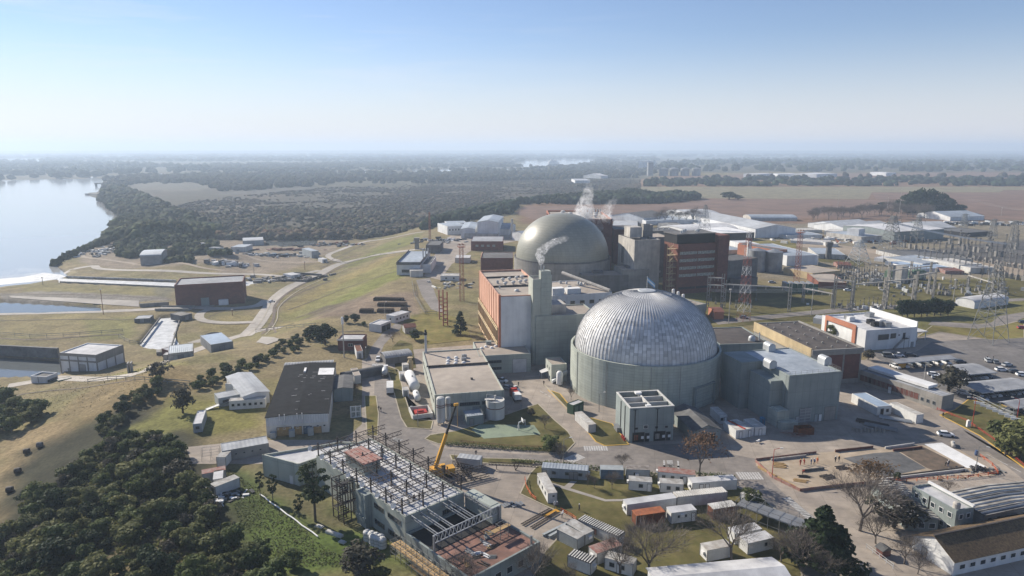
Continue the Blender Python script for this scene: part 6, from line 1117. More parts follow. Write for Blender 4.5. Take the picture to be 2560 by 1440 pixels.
def carport(label, A, B_, C, ncars, cols):
    f = fr(A, B_, C, z=2.9, zb=0); t = thing('carport', label, 'carport', f.o, f.rot, 'carports'); b = MB(); b.prism([(-.2,2.75),(f.W*.75,3.3),(f.W*.75,3.38),(-.2,2.83)], 0, f.L, axis='x'); b.prism([(f.W*.75+.01,3.3),(f.W+.2,2.8),(f.W+.2,2.88),(f.W*.75+.01,3.38)], 0, f.L, axis='x'); b.build('roof', M['roof_grey'], t); b = MB(); b.box(-.02,-.32,2.55,f.L+.02,-.22,2.9); b.build('fascia', M['steel_light'], t)
    n = max(2, int(f.L/6))
    for i in range(n+1):
        for y in (.4,f.W-.6): b = MB(); b.tube((f.L*i/n+(.1 if i==0 else -.1 if i==n else 0),y,0),(f.L*i/n+(.1 if i==0 else -.1 if i==n else 0),y,2.75),.08,6); b.build('post', M['steel'], t)
    for i in range(ncars): 
        c = cols[i%len(cols)]; car(f.w(f.L*(i+.5)/ncars, 2.6, 0), math.degrees(f.rot)-90, 'car', c, c+' car nose out in the row of cars shaded by the '+label.split(' carport')[0]+' carport', 'cars under the '+label.split(' carport')[0]+' carport')
carport('thin topmost carport roof nearest the white office block', tH(1290,668), tH(1885,622), tH(1250,635), 7, ['white','white','dark','silver','dark'])
carport('middle carport roof behind the oak in the car park', tH(1985,782), tH(2290,760), tH(1590,705), 6, ['white','dark','grey','silver'])
carport('large lower carport roof in the car park', tH(2130,965), tH(2700,905), tH(1900,870), 9, ['dark','grey','silver','white'])
carport('small lowest carport roof at the right edge', tH(2470,1120), tH(2800,1070), tH(2440,1040), 4, ['grey','dark'])
# lorries
def lorry(label, p, ang, kind):
    t = thing('lorry', label, 'lorry', G(p), R(ang)); b = MB(); b.box(-3.6,-1.1,.6,3.6,1.1,1.); b.build('chassis', M['steel_dark'], t); b = MB(); b.prism([(1.9,1.003),(3.7,1.003),(3.7,1.9),(3.3,2.9),(1.9,2.9)], -1.15, 1.15, axis='y'); b.build('cab', M['white' if kind != 'fire' else 'red'], t); b = MB(); b.add([(3.73,-1.,1.9),(3.73,1.,1.9),(3.36,.95,2.75),(3.36,-.95,2.75)], [(0,1,2,3)]); b.build('windscreen', M['glass'], t)
    if kind == 'tank': b = MB(); b.lathe([(.02,-3.6),(.9,-3.5),(1.05,-3.2),(1.05,1.4),(.9,1.65),(.02,1.75)], 16); b.v = [(z,x,y+2.05) for x,y,z in b.v]; b.build('vessel', M['steel_light'], t, smooth=True)
    elif kind == 'bus': b = MB(); b.box(-3.7,-1.15,1.003,1.88,1.15,2.9); b.build('body', M['cab_white'], t); b = MB(); b.box(-3.4,-1.19,1.9,1.6,-1.153,2.6); b.box(-3.4,1.153,1.9,1.6,1.19,2.6); b.build('window', M['glass'], t)
    elif kind == 'fire': b = MB(); b.box(-3.6,-1.15,1.003,-.4,1.15,2.7); b.build('body', M['white'], t); b = MB(); b.box(-.38,-1.15,1.003,1.8,1.15,2.5); b.build('tool_box', M['red'], t)
    for x in (-2.6,-1.5,2.7):
        for y in (-1.05,1.05): link('wheel', wme, t, (x,y,.5), (PI/2,0,0)).scale = (1.5,1.5,1.4)
lorry('white tanker lorry with a silver tank driving up the plant road', tF(1290,790), -80+180, 'tank'); lorry('white minibus on the plant road beside the big tank', tF(1342,960), 100, 'bus'); lorry('white and red utility truck parked right of the workshop', tG(35,1030), 105, 'fire')
t = thing('motorbike', 'white motorbike standing near the three white boxes', 'motorbike', G(tK(2460,110)), .5); b = MB(); b.lathe([(.3,-.06),(.36,0),(.3,.06)], 14); wm2 = b.mesh('wheel', M['rubber'])
for x in (-.65,.65): link('wheel', wm2, t, (x,0,.36), (PI/2,0,0))
b = MB(); b.prism([(-.6,.5),(-.9,.9),(-.2,.85),(.3,1.),(.55,1.05),(.6,.6),(.2,.4)], -.16, .16, axis='y'); b.build('body', M['white'], t)
# ------------------------------------------------------------------ people
def person_mesh(pose):
    me = bpy.data.meshes.new('person'); J = {'pel':(0,0,.95),'che':(0,.02,1.32),'nec':(0,.02,1.50),'hea':(0,-.02,1.63),'top':(0,-.01,1.74),'sl':(-.19,.02,1.42),'sr':(.19,.02,1.42)}
    a = .16 if pose == 'walk' else .05
    J.update(el=(-.27,.04+a,1.15),er=(.27,.04-a,1.15),hl=(-.25,-.05+a,.90),hr=(.25,-.1-a,.92),hpl=(-.10,0,.90),hpr=(.10,0,.90),kl=(-.11,-.05-a,.50),kr=(.11,-.03+a,.50),fl=(-.12,.03-a*1.4,.07),fr=(.12,.08+a*1.6,.07),tl=(-.13,-.14-a*1.4,.04),tr=(.13,-.1+a*1.6,.04))
    if pose == 'bend':
        for k_ in ('che','nec','hea','top','sl','sr'): x,y,z = J[k_]; d = z-.95; J[k_] = (x, y-d*.75, .95+d*.62)
        J.update(el=(-.24,-.42,.95),er=(.24,-.42,.95),hl=(-.12,-.55,.72),hr=(.12,-.55,.72))
    names = list(J); rad = dict(pel=.15,che=.17,nec=.065,hea=.10,top=.075,sl=.085,sr=.085,el=.05,er=.05,hl=.038,hr=.038,hpl=.105,hpr=.105,kl=.068,kr=.068,fl=.048,fr=.048,tl=.04,tr=.04)
    E_ = [('pel','che'),('che','nec'),('nec','hea'),('hea','top'),('che','sl'),('che','sr'),('sl','el'),('el','hl'),('sr','er'),('er','hr'),('pel','hpl'),('pel','hpr'),('hpl','kl'),('kl','fl'),('hpr','kr'),('kr','fr'),('fl','tl'),('fr','tr')]
    me.from_pydata([J[n_] for n_ in names], [(names.index(a_), names.index(b_)) for a_, b_ in E_], []); ob = bpy.data.objects.new('person', me); COL.objects.link(ob); sk = ob.modifiers.new('s','SKIN'); ob.modifiers.new('d','SUBSURF').levels = 1
    for i, n_ in enumerate(names): v = me.skin_vertices[0].data[i]; v.radius = (rad[n_],)*2; v.use_root = n_ == 'pel'
    dg = bpy.context.evaluated_depsgraph_get(); m2 = bpy.data.meshes.new_from_object(ob.evaluated_get(dg)); bpy.data.objects.remove(ob); m2.name = 'person'; hd = Vector(J['hea']); return m2, hd
PM = {k: person_mesh(k) for k in ('stand','walk','bend')}; PV = {}
hat = MB(); hat.lathe([(.155,-.02),(.125,.0),(.125,.06),(.08,.13),(.02,.15)], 12)
def person(p, ang, pose, top, bot, label, hatm='white', group=None):
    k_ = (pose, top, bot)
    if k_ not in PV:
        m = PM[pose][0].copy(); hd = PM[pose][1]; [m.materials.append(M[x]) for x in (top, bot, 'skin')]
        for q in m.polygons: c = q.center; q.material_index = 2 if (c-hd).length < .16 or (abs(c.x) > .2 and c.z < .97 and pose != 'bend') else 1 if c.z < .93 and abs(c.x) < .2 and c.y > -.4 else 0
        PV[k_] = m
    loc = p if isinstance(p, Vector) else G(p); o = thing('person', label, 'person', loc, ang, group); o.scale = (1.04,)*3; link('body', PV[k_], o); link('helmet', hat.mesh('helmet', M[hatm]), o, PM[pose][1]+Vector((0,0,.06))) if hatm else None
for a in [(tG(318,893),.3,'walk','cloth_dark','cloth_dark','person in dark clothes walking beside the lean to of the entrance building',None),(tF(1228,1150),1.,'walk','cloth_dark','cloth_dark','person in dark clothes at the left of a pair on the plant road',None),(tF(1250,1160),1.2,'stand','cloth_dark','cloth_blue','person in navy trousers at the right of a pair on the plant road',None),
  (tJ(2200,240),.5,'walk','cloth_dark','cloth_dark','person in black walking along the road behind the crane',None),(tK(672,790),2.,'stand','cloth_dark','cloth_dark','person in black with white helmet alone on the yard grass','white'),(tK(425,765),.2,'walk','cloth_white','cloth_grey','person in white walking at the end of the long white cabin','white'),(tK(452,765),.2,'walk','cloth_grey','cloth_dark','person in grey close behind the one in white','white'),(tK(500,858),2.6,'bend','cloth_white','cloth_grey','person in white bending over the black girders','white'),
  (tL(322,335),.2,'stand','cloth_red','cloth_red','worker in red overalls left of another in red on the plot','yellow'),(tL(362,330),3.,'bend','cloth_red','cloth_red','worker in red overalls bending on the plot','yellow'),(tL(430,330),.9,'stand','cloth_blue','cloth_blue','worker in blue overalls left of the pair in blue','white'),(tL(462,328),2.2,'stand','cloth_blue','cloth_dark','worker in blue jacket right of the pair in blue','white'),(tL(492,315),2.2,'stand','orange_net','orange_net','worker in orange overalls right of the pair in blue','yellow'),
  (tL(345,425),.3,'bend','cloth_red','cloth_dark','worker in red jacket crouching alone on the sand','red'),(tL(672,305),.3,'stand','cloth_dark','cloth_dark','worker in black left of the pair by the timber','white'),(tL(708,300),.5,'stand','cloth_dark','cloth_dark','worker in black right of the pair by the timber','yellow'),(tL(1770,345),.5,'bend','cloth_dark','cloth_dark','worker in black bending on the bare earth strip','white'),(tL(1800,345),2.5,'stand','cloth_dark','cloth_blue','worker in dark jacket standing on the bare earth strip','white'),
  (tH(1748,1215),.5,'walk','cloth_dark','cloth_dark','person in dark clothes beside the red guard rail',None),(tH(2190,640),.5,'stand','cloth_dark','cloth_dark','person in black left of the pair by the silver car',None),(tH(2250,640),.5,'stand','cloth_grey','cloth_dark','person in grey right of the pair by the silver car',None),(tH(2450,640),.5,'stand','cloth_dark','cloth_dark','person in black alone by the road bend',None) if 0 else (tG(65,905),.5,'walk','cloth_dark','cloth_dark','person in black in the shade above the white pickup',None)]: person(*a)
for q, (v, u, l) in enumerate(((TV[1]+.3,.1,'worker in black left end of the roof party on the far truss'),(TV[-1]-.6,.16,'worker in grey kneeling on the far truss'),(TV[1]-3.,.34,'worker in black left of the pair standing on the pale roof'),(TV[1]-3.2,.42,'worker in black right of the pair standing on the pale roof'))): person(fm.w(fm.L*u, v, HB-.3), 1.+q, 'bend' if q == 1 else 'stand', 'cloth_dark' if q != 1 else 'cloth_grey', 'cloth_dark', l, 'white')
# ------------------------------------------------------------------ plot hoardings, guard rails, hedges' rails, lamps
def rail_fence(name, label, pts, h, m, post=2.2, panel=False, cat='fence', pm=None, z=0.):
    P = [G(p, z) if z is not None else T(p) for p in pts]; o = thing(name, label, cat, P[0]); c0 = P[0]; b = MB(); pb = MB(); pb.box(-.06,-.06,-.1,.06,.06,h+.08); pme = pb.mesh('post', M[pm or m]); npst = 0
    for p, q in zip(P, P[1:]):
        d = q-p; n = max(1, int(d.length/post)); nn = Vector((-d.y, d.x, 0)).normalized()*.03
        for i in range(n+1):
            if npst < 95: link('post', pme, o, p+d*i/n-c0); npst += 1
        lv = ((.05,h),) if panel else ((h*.45,h*.55),(h*.88,h))
        for z0, z1 in lv: a = [p-nn-c0, q-nn-c0, q+nn-c0, p+nn-c0]; b.add([v+Vector((0,0,z0)) for v in a]+[v+Vector((0,0,z1)) for v in a], [(0,3,2,1),(4,5,6,7),(0,1,5,4),(1,2,6,5),(2,3,7,6),(3,0,4,7)])
    b.build('panel' if panel else 'rail', M[m], o); return o
rail_fence('safety_fence', 'low red boards round the near left side of the building plot', [(1888,1155),(1930,1195),(2000,1229),(2110,1216),(2240,1205)], .8, 'redroof', 2.5, True)
rail_fence('safety_fence', 'red boards along the road side of the building plot', [(1890,1152),(2040,1134)], .7, 'redroof', 2.5, True); rail_fence('safety_fence', 'dark red trench boards at the top middle of the building plot', [(2088,1131),(2182,1121)], .8, 'brick', 3, True)
rail_fence('safety_fence', 'orange mesh fence round the right end of the building plot', [(2240,1206),(2420,1196),(2495,1186),(2480,1165),(2440,1135)], .9, 'orange_net', 2.5)
rail_fence('guard_rail', 'red guard rail along the right hand road verge', [tH(1690,1140),tH(1990,1260),tH(2250,1440),tL(2560,350)], .8, 'red', 4, False, 'guard rail'); rail_fence('guard_rail', 'dark red low rail along the court lawn hedge', [tJ(2050,105),tJ(2560,155),tK(400,165)], .7, 'brick', 3, False, 'guard rail')
rail_fence('safety_fence', 'orange barrier fence beside the long white cabin', [tK(130,480),tK(140,560),tK(190,650),tK(240,690)], 1., 'orange_net', 2.); rail_fence('safety_fence', 'orange barrier between planks and containers', [tK(490,800),tK(600,860),tK(640,890)], 1., 'orange_net', 1.5)
for k, (p, q, l) in enumerate((((1895,1170),(1990,1222),'long formwork plank along the left trench of the plot'),(tL(1130,490),tL(1960,390),'long pale formwork along the lower trench of the plot'),(tL(1160,470),tL(1960,370),'dark formwork beside the lower trench of the plot'),(tL(1170,170),tL(1460,130),'pale formwork at the top trench of the plot'),(tL(1250,195),tL(1540,165),'brown formwork below the top trench of the plot'),(tL(30,290),tL(380,250),'thin board along the road edge of the plot'),(tL(340,400),tL(560,375),'short dark shuttering lying across the sand'))):
    a, c = G(p), G(q); d = c-a; t = thing('formwork', l, 'formwork', a, math.atan2(d.y,d.x)); b = MB(); b.box(0,-.12,.1,d.length,.12,.7); b.build('board', M[['timber','offwhite','roof_brown','offwhite','brick_dark','conc_white','conc_dark'][k]], t)
for p, l, m_, n in ((tL(60,340),'stack of yellow planks at the left corner of the plot','timber',9),(tL(550,470),'dark timber pile in the middle of the sand','roof_brown',8),(tL(600,545),'small pale board pile near the lower red boards','timber',4),(tL(690,370),'dark boarded crate pile beside the two workers in black','steel_dark',6),(tL(260,480),'light timber offcuts by the left trench','timber',5),(tL(300,440),'black sack heap on the sand','black',4)):
    t = thing('timber_pile', l, 'timber', G(p), random.uniform(-.4,.4)); b = MB()
    for i in range(n): b.box(random.uniform(-.3,.3),i*.3-1,.1+.12*(i%3),random.uniform(2.2,3.6),i*.3-.74,.24+.12*(i%3))
    q = b.build('board', M[m_], t); q['kind'] = 'stuff'
heap('rubble of broken stones along the lower trench of the plot', tL(1700,450), 60, 6, .8, .9, ['conc','conc_white','earth'], 0, 'rubble', 'rubble'); heap('rebar and dark scrap at the right corner of the plot', tL(2100,390), 40, 3, 1., 1.4, ['steel_dark','black','galv'], 0)
t = thing('barrow', 'blue drum on a stand beside the lime strip', 'drum', G(tL(2080,235))); b = MB(); b.lathe([(.35,.1),(.45,.6),(.35,1.5),(.02,1.5)], 12); b.build('vessel', M['car_blue'], t)
for p, l in ((tL(1855,160),'pale concrete pipe lying on the lime strip'),): htank('concrete_pipe', l, p, tL(1845,120), .5, 0, 'conc_white')
LM = {}
def lamp(p, h, label, m='galv', arm=1.6, z=0., group=None, ang=0.):
    k_ = (h, m, arm)
    if k_ not in LM: b = MB(); b.tube((0,0,0),(0,0,h),.11,6,r2=.07); b.tube((0,0,h),(arm,0,h+.35),.06,5); c = MB(); c.box(arm-.1,-.15,h+.25,arm+.7,.15,h+.42); LM[k_] = (b.mesh('pole', M[m]), c.mesh('lamp_head', M['offwhite']))
    o = thing('street_lamp', label, 'street lamp', T(p) if z is None else G(p, z), ang, group); link('pole', LM[k_][0], o); link('lamp_head', LM[k_][1], o)
for a in [(tL(40,450),7.5,'red striped lamp post at the left edge of the building plot','red'),(tL(2075,400),7.,'slim lamp post near the right end of the building plot','galv'),(tH(2040,1310),9.,'red lamp post on the verge by the guard rail','red'),(tH(1560,840),6.,'lamp post behind the long white roof strip','offwhite'),(tK(515,320),7.,'tall lamp post at the zebra crossing by the lower yard','galv'),(tF(1100,655),6.,'curved lamp post at the drive beside the kiosk','galv'),(tF(1620,1310),6.,'lamp post on the lawn below the white bund','conc_white'),(tF(1290,230),8.,'lamp post by the pipe racks','conc_white'),(tH(1190,430),1.,'x','galv'),(tH(2490,1220),6.,'red lamp post at the right edge of the car park','red'),(tG(870,1160),6.,'thin lamp post against the round wall','galv'),(tG(90,1140),5.,'lamp post on the shaded lawn above the court','galv')]:
    if a[2] != 'x': lamp(*a[:3], m=a[3], ang=random.uniform(0,6))
hoop = thing('basketball_hoop', 'basketball stand with white board on the pale green court', 'hoop', G(tG(60,1345)), .3); b = MB(); b.tube((0,0,0),(.2,0,2.6),.12,6); b.tube((.2,0,2.6),(1.3,0,3.),.1,6); b.build('post', M['white'], hoop); b = MB(); b.box(1.3,-.9,2.6,1.36,.9,3.7); b.build('board', M['white'], hoop)
t = thing('soccer_goal', 'white goal frame standing on the pale green court', 'goal', G(tG(70,1330)), .9); b = MB(); b.tube((0,0,0),(0,0,2),.08,5); b.tube((3,0,0),(3,0,2),.08,5); b.tube((0,0,2),(3,0,2),.08,5); b.tube((0,0,2),(0,1.,0),.05,5); b.tube((3,0,2),(3,1.,0),.05,5); b.build('frame', M['white'], t)
for k, (pts, n) in enumerate((([tE(0,395),tE(300,420),tE(800,400),tE(1230,365)],'thin wire fence across the dry slope above the lower basin'),([tE(1190,420),tE(1300,480),tE(1500,510),tE(1760,500)],'wire fence round the foot of the outlet channel'),([tE(880,880),tE(1080,850),tE(1450,860),tE(1900,900)],'wire fence below the white hall'),([tE(0,150),tE(250,150),tE(600,140),tE(1000,118)],'wire fence along the upper settling basin'),([tF(0,370),tF(220,345),tF(480,320),tF(600,310)],'wire fence along the perimeter path'),([(800,655),(870,662),(940,640),(1010,635)],'wire fence beside the hillside road'),([tF(1560,-130),tF(1580,0),tF(1690,190),tF(1810,190)],'mesh fence along the pipe rack terrace'))): rail_fence('wire_fence', n, pts, 2., 'galv', 7., False, 'fence', 'galv', None)
rail_fence('wire_fence', 'mesh fence between the oak and the lower car park', [tH(1820,960),tH(2100,1060),tH(2300,1160),tH(2450,1220)], 2., 'galv', 3.)
for k in range(6): a = G(tH(1920+95*k,990+45*k)); 
for k in range(7): t = thing('concrete_barrier', 'white concrete barrier in the row along the car park fence', 'barrier', G(tH(2110+62*k,1085+27*k)), -.6, 'barriers along the car park fence'); b = MB(); b.prism([(-.3,0),(.3,0),(.15,.9),(-.15,.9)], -1.4, 1.4, axis='x'); b.build('block', M['white'], t)
t = thing('road_sign', 'white cabinet on the verge beside the red guard rail', 'cabinet', G(tH(2000,1310)), 0); b = MB(); b.box(-.5,-.3,0,.5,.3,2.); b.build('body', M['white'], t); b = MB(); b.prism([(-.5,2.),(.5,2.),(0,2.3)], -.35, .35, axis='y'); b.build('roof', M['offwhite'], t)
t = thing('hut_box', 'yellow machine box behind the white roof strip in the car park', 'machine', G(tH(1330,720)), .2); b = MB(); b.box(-1.3,-.8,.3,1.3,.8,2.); b.box(-.6,-.6,2.,.6,.6,2.6); b.build('body', M['yellow'], t)
# ------------------------------------------------------------------ sheds and stores beyond the reactors
def S_(label, A, B_, C, ytop, wl='white_wall', rf='roof_pale', gable=None, nm='shed', rise=None, win=(), barrel=None, W=None, z=0.):
    f = fr(A, B_, C, z=z, W=W); h = max(2.2, hz(A, ytop, z)-z); r = rise or .09*(f.W if gable == 'u' else f.L); o = B(nm, label, nm, f, h, wl, rf, par=.15, t=.25, gable=gable, rise=r, win=win, barrel=barrel); return o, f, h
yC = lambda y: 380+y/4
for a in [
 ('white office house with flat roof and two rows of windows behind the hillside wood',tB(1915,830),tB(2110,820),tB(1900,790),yC(745),'white_wall','roof_zinc',None,'house',None,(('f',4,1.6,1.6,6,.05,.95),)),
 ('long low white house with zinc roof behind the two row windowed house',tB(1915,760),tB(2115,755),tB(1915,735),yC(715),'white_wall','roof_zinc'),
 ('white gabled hall left of the tallest white hall',tB(2050,860),tB(2190,860),tB(2250,790),yC(770),'white_wall','roof_zincy','v'),
 ('tallest white hall with plain gable wall behind the hillside',tB(2215,860),tB(2420,862),tB(2390,790),yC(700),'white_wall','roof_zincy','v'),
 ('low cream annex across the foot of the tallest white hall',tB(2085,862),tB(2420,866),tB(2090,850),yC(815),'conc_white','roof_zinc'),
 ('arched pale store right of the tallest white hall',tB(2430,830),tB(2530,832),tB(2440,780),yC(770),'white_wall','roof_pale','u'),
 ('long blue white shed left of the orange hall',tC(0,880),tC(110,900),tC(-20,770),yC(800),'white_wall','roof_zincy','v'),
 ('dark brick store with four pale windows behind the orange block',tB(2150,985),tB(2470,985),tB(2130,930),yC(895),'brick','roof_grey',None,'store',None,(('f',3.,2.4,1.8,4,.1,.8,'glass_pale'),)),
 ('low white store in front of the brick store',tB(1990,1110),tB(2140,1110),tB(1960,1080),yC(1060),'offwhite','roof_white'),
 ('small pale box shed at the bend of the hillside road',tB(1545,1250),tB(1672,1245),tB(1535,1215),yC(1190),'offwhite','cab_roof'),
 ('long low white cabin beside the red mast',tB(1845,1285),tB(2035,1285),tB(1840,1260),yC(1240),'cab_white','cab_roof',None,'cabin',None,(('f',1.,1.2,1.,2,.1,.9),)),
 ('low white store with dark roof band behind the concrete stack',tC(1340,730),tC(1870,720),tC(1320,650),yC(690),'white_wall','roof_zinc'),
 ('gabled pale house at the left end of the long low white store',tC(1320,720),tC(1560,690),tC(1330,650),yC(660),'white_wall','roof_dark','u'),
 ('big pale hangar with a shallow curved roof behind the thin pylon',tC(1795,710),tC(2090,700),tC(2160,640),yC(650),'white_wall','roof_pale','u','hangar',5,(),1),
 ('pale sheet roofed store just right of the dark brick hall',tC(1000,760),tC(1260,765),tC(1010,700),yC(740),'steel_dark','roof_pale'),('further pale sheet roofed store right of the dark brick hall',tC(1000,690),tC(1170,690),tC(1010,650),yC(665),'offwhite','roof_pale'),
 ('striped rusty and white sheet roofed shed behind the stack',tC(1450,780),tC(1640,785),tC(1480,725),yC(770),'steel','roof_fibre'),('second striped sheet roofed shed behind the stack',tC(1650,790),tC(1780,790),tC(1560,720),yC(765),'steel','roof_fibre'),
 ('wide flat pale roof behind the brick tower',tC(1960,790),tC(2320,790),tC(1960,720),yC(765),'offwhite','roof_zincy'),('long white tunnel shed behind the brick tower',tC(1750,850),tC(2310,815),tC(1780,780),yC(800),'white_wall','roof_white','u','shed',3,(),1),
 ('dark open shed under a bright flat roof right of the brick tower',tC(2060,890),tC(2420,880),tC(2040,810),yC(815),'black','white'),
 ('large white gabled hall at the left of the container park',tC(2430,860),tD(270,850),tC(2400,700),yC(770),'white_wall','roof_pale','v','hall'),('long low arched store before the ploughed field',tC(2390,690),tD(290,690),tC(2380,665),yC(665),'conc_white','roof_zinc','u','store',3,(),1),
 ('long white bungalow in the container park',tD(185,870),tD(540,860),tD(180,835),yC(835),'cab_white','roof_zinc'),('row of white cabins nearest the dusty track',tD(225,910),tD(600,935),tD(225,885),yC(885),'cab_white','cab_roof'),('small white cabin beside the row by the dusty track',tD(610,950),tD(700,950),tD(600,925),yC(920),'cab_white','cab_roof'),
 ('grey container row behind the white bungalow',tD(350,815),tD(540,810),tD(350,790),yC(785),'cab_grey','cab_roof'),('grey site cabins beside the gravel square',tD(560,825),tD(760,840),tD(560,800),yC(790),'offwhite','cab_roof'),
 ('white house with ribbed pale roof leftmost before the bare trees',tD(700,790),tD(1060,765),tD(730,730),yC(745),'white_wall','roof_pale','u'),('white house with ribbed pale roof second before the bare trees',tD(780,815),tD(1280,790),tD(830,750),yC(770),'white_wall','roof_pale','u'),
 ('white barrel roofed store behind the tall cube tower',tD(1050,850),tD(1180,850),tD(1060,800),yC(800),'white_wall','roof_white','v','store',3,(),1),('square white tower block standing above the flat shed',tD(900,890),tD(960,880),tD(890,860),yC(775),'white_wall','roof_white'),('flat grey shed joined to the square white tower block',tD(930,905),tD(1140,890),tD(940,830),yC(850),'conc_white','roof_zinc'),
 ('large blue grey workshop with white end wall at the edge of the switchyard',tD(1255,900),tD(1750,865),tD(1200,800),yC(800),'greygreen','roof_white','u','workshop',2),
 ('pale gabled house behind the blue grey workshop',tD(1430,790),tD(1600,780),tD(1440,735),yC(760),'white_wall','roof_pale','u'),('second pale gabled house behind the blue grey workshop',tD(1600,790),tD(1880,785),tD(1620,735),yC(760),'greygreen','roof_pale','u'),
 ('white long house beside the dark grove',tD(1820,690),tD(2160,680),tD(1830,640),yC(650),'white_wall','roof_zinc','u'),
 ('dark roofed car shed in the parking before the switchyard',tD(1990,850),tD(2240,830),tD(1960,790),yC(810),'black','roof_dark'),
 ('long pale warehouse with dark blue roof before the switchyard',tD(1155,1095),tD(1540,1160),tD(1190,1025),yC(1055),'offwhite','roof_zincy',None,'warehouse'),('second dark blue roofed warehouse before the switchyard',tD(1500,1120),tD(2050,1110),tD(1560,1010),yC(1080),'dirty','roof_dark',None,'warehouse'),
 ('white cabin at the left end of the pale warehouse',tD(1060,1090),tD(1150,1100),tD(1060,1060),yC(1060),'white_wall','roof_white'),('blue roofed white store before the pale warehouse',tD(1460,1200),tD(1850,1190),tD(1470,1120),yC(1170),'white_wall','roof_blue'),
 ('pale block store leftmost beside the reddish trucks',tD(1775,1160),tD(1910,1150),tD(1780,1100),yC(1110),'offwhite','cab_roof'),('pale block store in the middle beside the reddish trucks',tD(1905,1190),tD(2130,1180),tD(1900,1115),yC(1130),'offwhite','cab_roof'),('pale block store rightmost beside the reddish trucks',tD(2020,1215),tD(2260,1210),tD(2020,1150),yC(1160),'offwhite','roof_grey'),
 ('low reddish shed behind the transformer',tD(1770,1220),tD(1960,1225),tD(1780,1185),yC(1200),'redroof','brick'),('rust red container on the grass before the sheds',tD(695,1160),tD(830,1165),tD(700,1130),yC(1130),'redroof','brick','u','container'),
 ('white building with dark shaded front beside the red lattice mast',tD(185,1140),tD(500,1130),tD(190,1000),yC(1040),'white_wall','roof_zinc'),('brick wing left of the white building by the red lattice mast',tD(100,1105),tD(185,1095),tD(110,990),yC(985),'orange_flat','roof_dark'),
 ('pale ruined store with grey roof behind the stone tower',tD(480,1065),tD(770,1075),tD(480,1000),yC(1020),'dirty','roof_zinc'),
 ('flat yellow roofed house at the switchyard fence',tD(440,1280),tD(720,1250),tD(440,1190),yC(1215),'beige_wall','roof_beige'),('low brick house with flat yellow roof in the switchyard',tD(500,1360),tD(780,1370),tD(420,1270),yC(1300),'brick','roof_beige'),
 ('white low house behind the twin tanks',tC(2340,980),tC(2500,975),tC(2350,930),yC(930),'white_wall','roof_white'),('grey flat house left of the twin tanks',tC(2130,1020),tC(2330,1010),tC(2130,960),yC(985),'conc_white','roof_zinc'),('brick house behind the twin tanks',tC(2450,1010),tC(2530,1005),tC(2450,960),yC(945),'orange_flat','roof_dark'),
 ('orange brick guard house with hipped roof beside the red and white mast',tG(2020,235),tG(2115,235),tG(2140,185),yC(0)+(740-380)+160/4,'orange_flat','brick','u','house'),
 ('two pale gabled sheds far beyond the marsh road',tC(630,310),tC(780,310),tC(640,290),yC(285),'white_wall','roof_pale'),('lonely white barn far beyond the marsh',tC(890,265),tC(960,262),tC(900,250),yC(240),'white_wall','roof_white','u'),
 ('far white warehouse leftmost beyond the hedgerow',tC(2460,258),tD(50,250),tC(2470,245),yC(222),'white_wall','roof_white'),('far long white warehouse second beyond the hedgerow',tD(100,248),tD(345,246),tD(110,238),yC(222),'white_wall','roof_white'),('far long white warehouse third beyond the hedgerow',tD(485,258),tD(690,248),tD(490,240),yC(222),'white_wall','roof_white'),('far white warehouse alone on the pale strip',tD(1180,240),tD(1280,238),tD(1180,230),yC(206),'white_wall','roof_white')]: S_(*a)
# square concrete house with left wall painted orange for the sun on it in front of the far dome, blue grey house with chimneys
h = 12.; f = fr(tB(2250,1060), tC(10,1060), tB(2150,1000), z=h, zb=0); o = B('orange_block', 'brick block with a sunlit orange side and gridded dark roof left of the far dome', 'building', f, h-.3, 'brick_dark', 'roof_dark', par=.3); b = MB(); b.box(-.3,0,-.4,-.003,f.W,h+.2); b.build('sunlit_wall', M['orange'], o)
h = 8.; f = fr(tB(1405,1105), tB(1640,1105), tB(1530,980), z=h, zb=0); o = B('clinic', 'white walled house with slate blue flat roof and pipe cluster on the green hill', 'house', f, h-.9, 'white_wall', 'roof_zinc', par=.1, win=[('f',1.2,6,2.,1,.2,.6)]); b = MB(); b.box(-.15,-.25,h-1.6,f.L+.15,-.02,h+.3); b.box(f.L+.02,0,h-1.6,f.L+.2,f.W,h+.3); b.box(-.2,0,h-1.6,-.02,f.W,h+.3); b.build('fascia', M['roof_dark'], o)
f2 = f.sub(f.L+.3, f.W*.1, 6., f.W*.6); B('clinic_annex', 'lower white annex with dark roof joined to the slate roofed house', 'house', f2, 5.5, 'white_wall', 'roof_dark')
for k in range(3): b = MB(); b.tube((0,0,0),(0,0,7),.45,8); b.build('chimney_pipe', M['steel_light'], o, loc=(f.L-1+k*1.8,f.W*.42,h-1))
f = fr(tB(1700,1010), tB(1840,1010), tB(1700,960)); B('clinic_annex', 'small dark flat house behind the slate roofed house', 'house', f, 6, 'conc_dark', 'roof_dark')
t = thing('watch_tower', 'small grey watch tower on the green hill', 'tower', T(tB(1610,970))); b = MB(); b.box(-1.6,-1.6,-1,1.6,1.6,7); b.box(-2.2,-2.2,7.003,2.2,2.2,9.5); b.build('shaft', M['conc'], t)
t = thing('stone_tower', 'squat dark stone water tower by the dusty track', 'tower', G(tD(600,1070))); b = MB(); b.lathe([(2.6,0),(2.,7),(2.,9),(2.8,10.5),(2.8,13),(.02,13.4)], 10); b.build('shaft', M['conc_dark'], t)
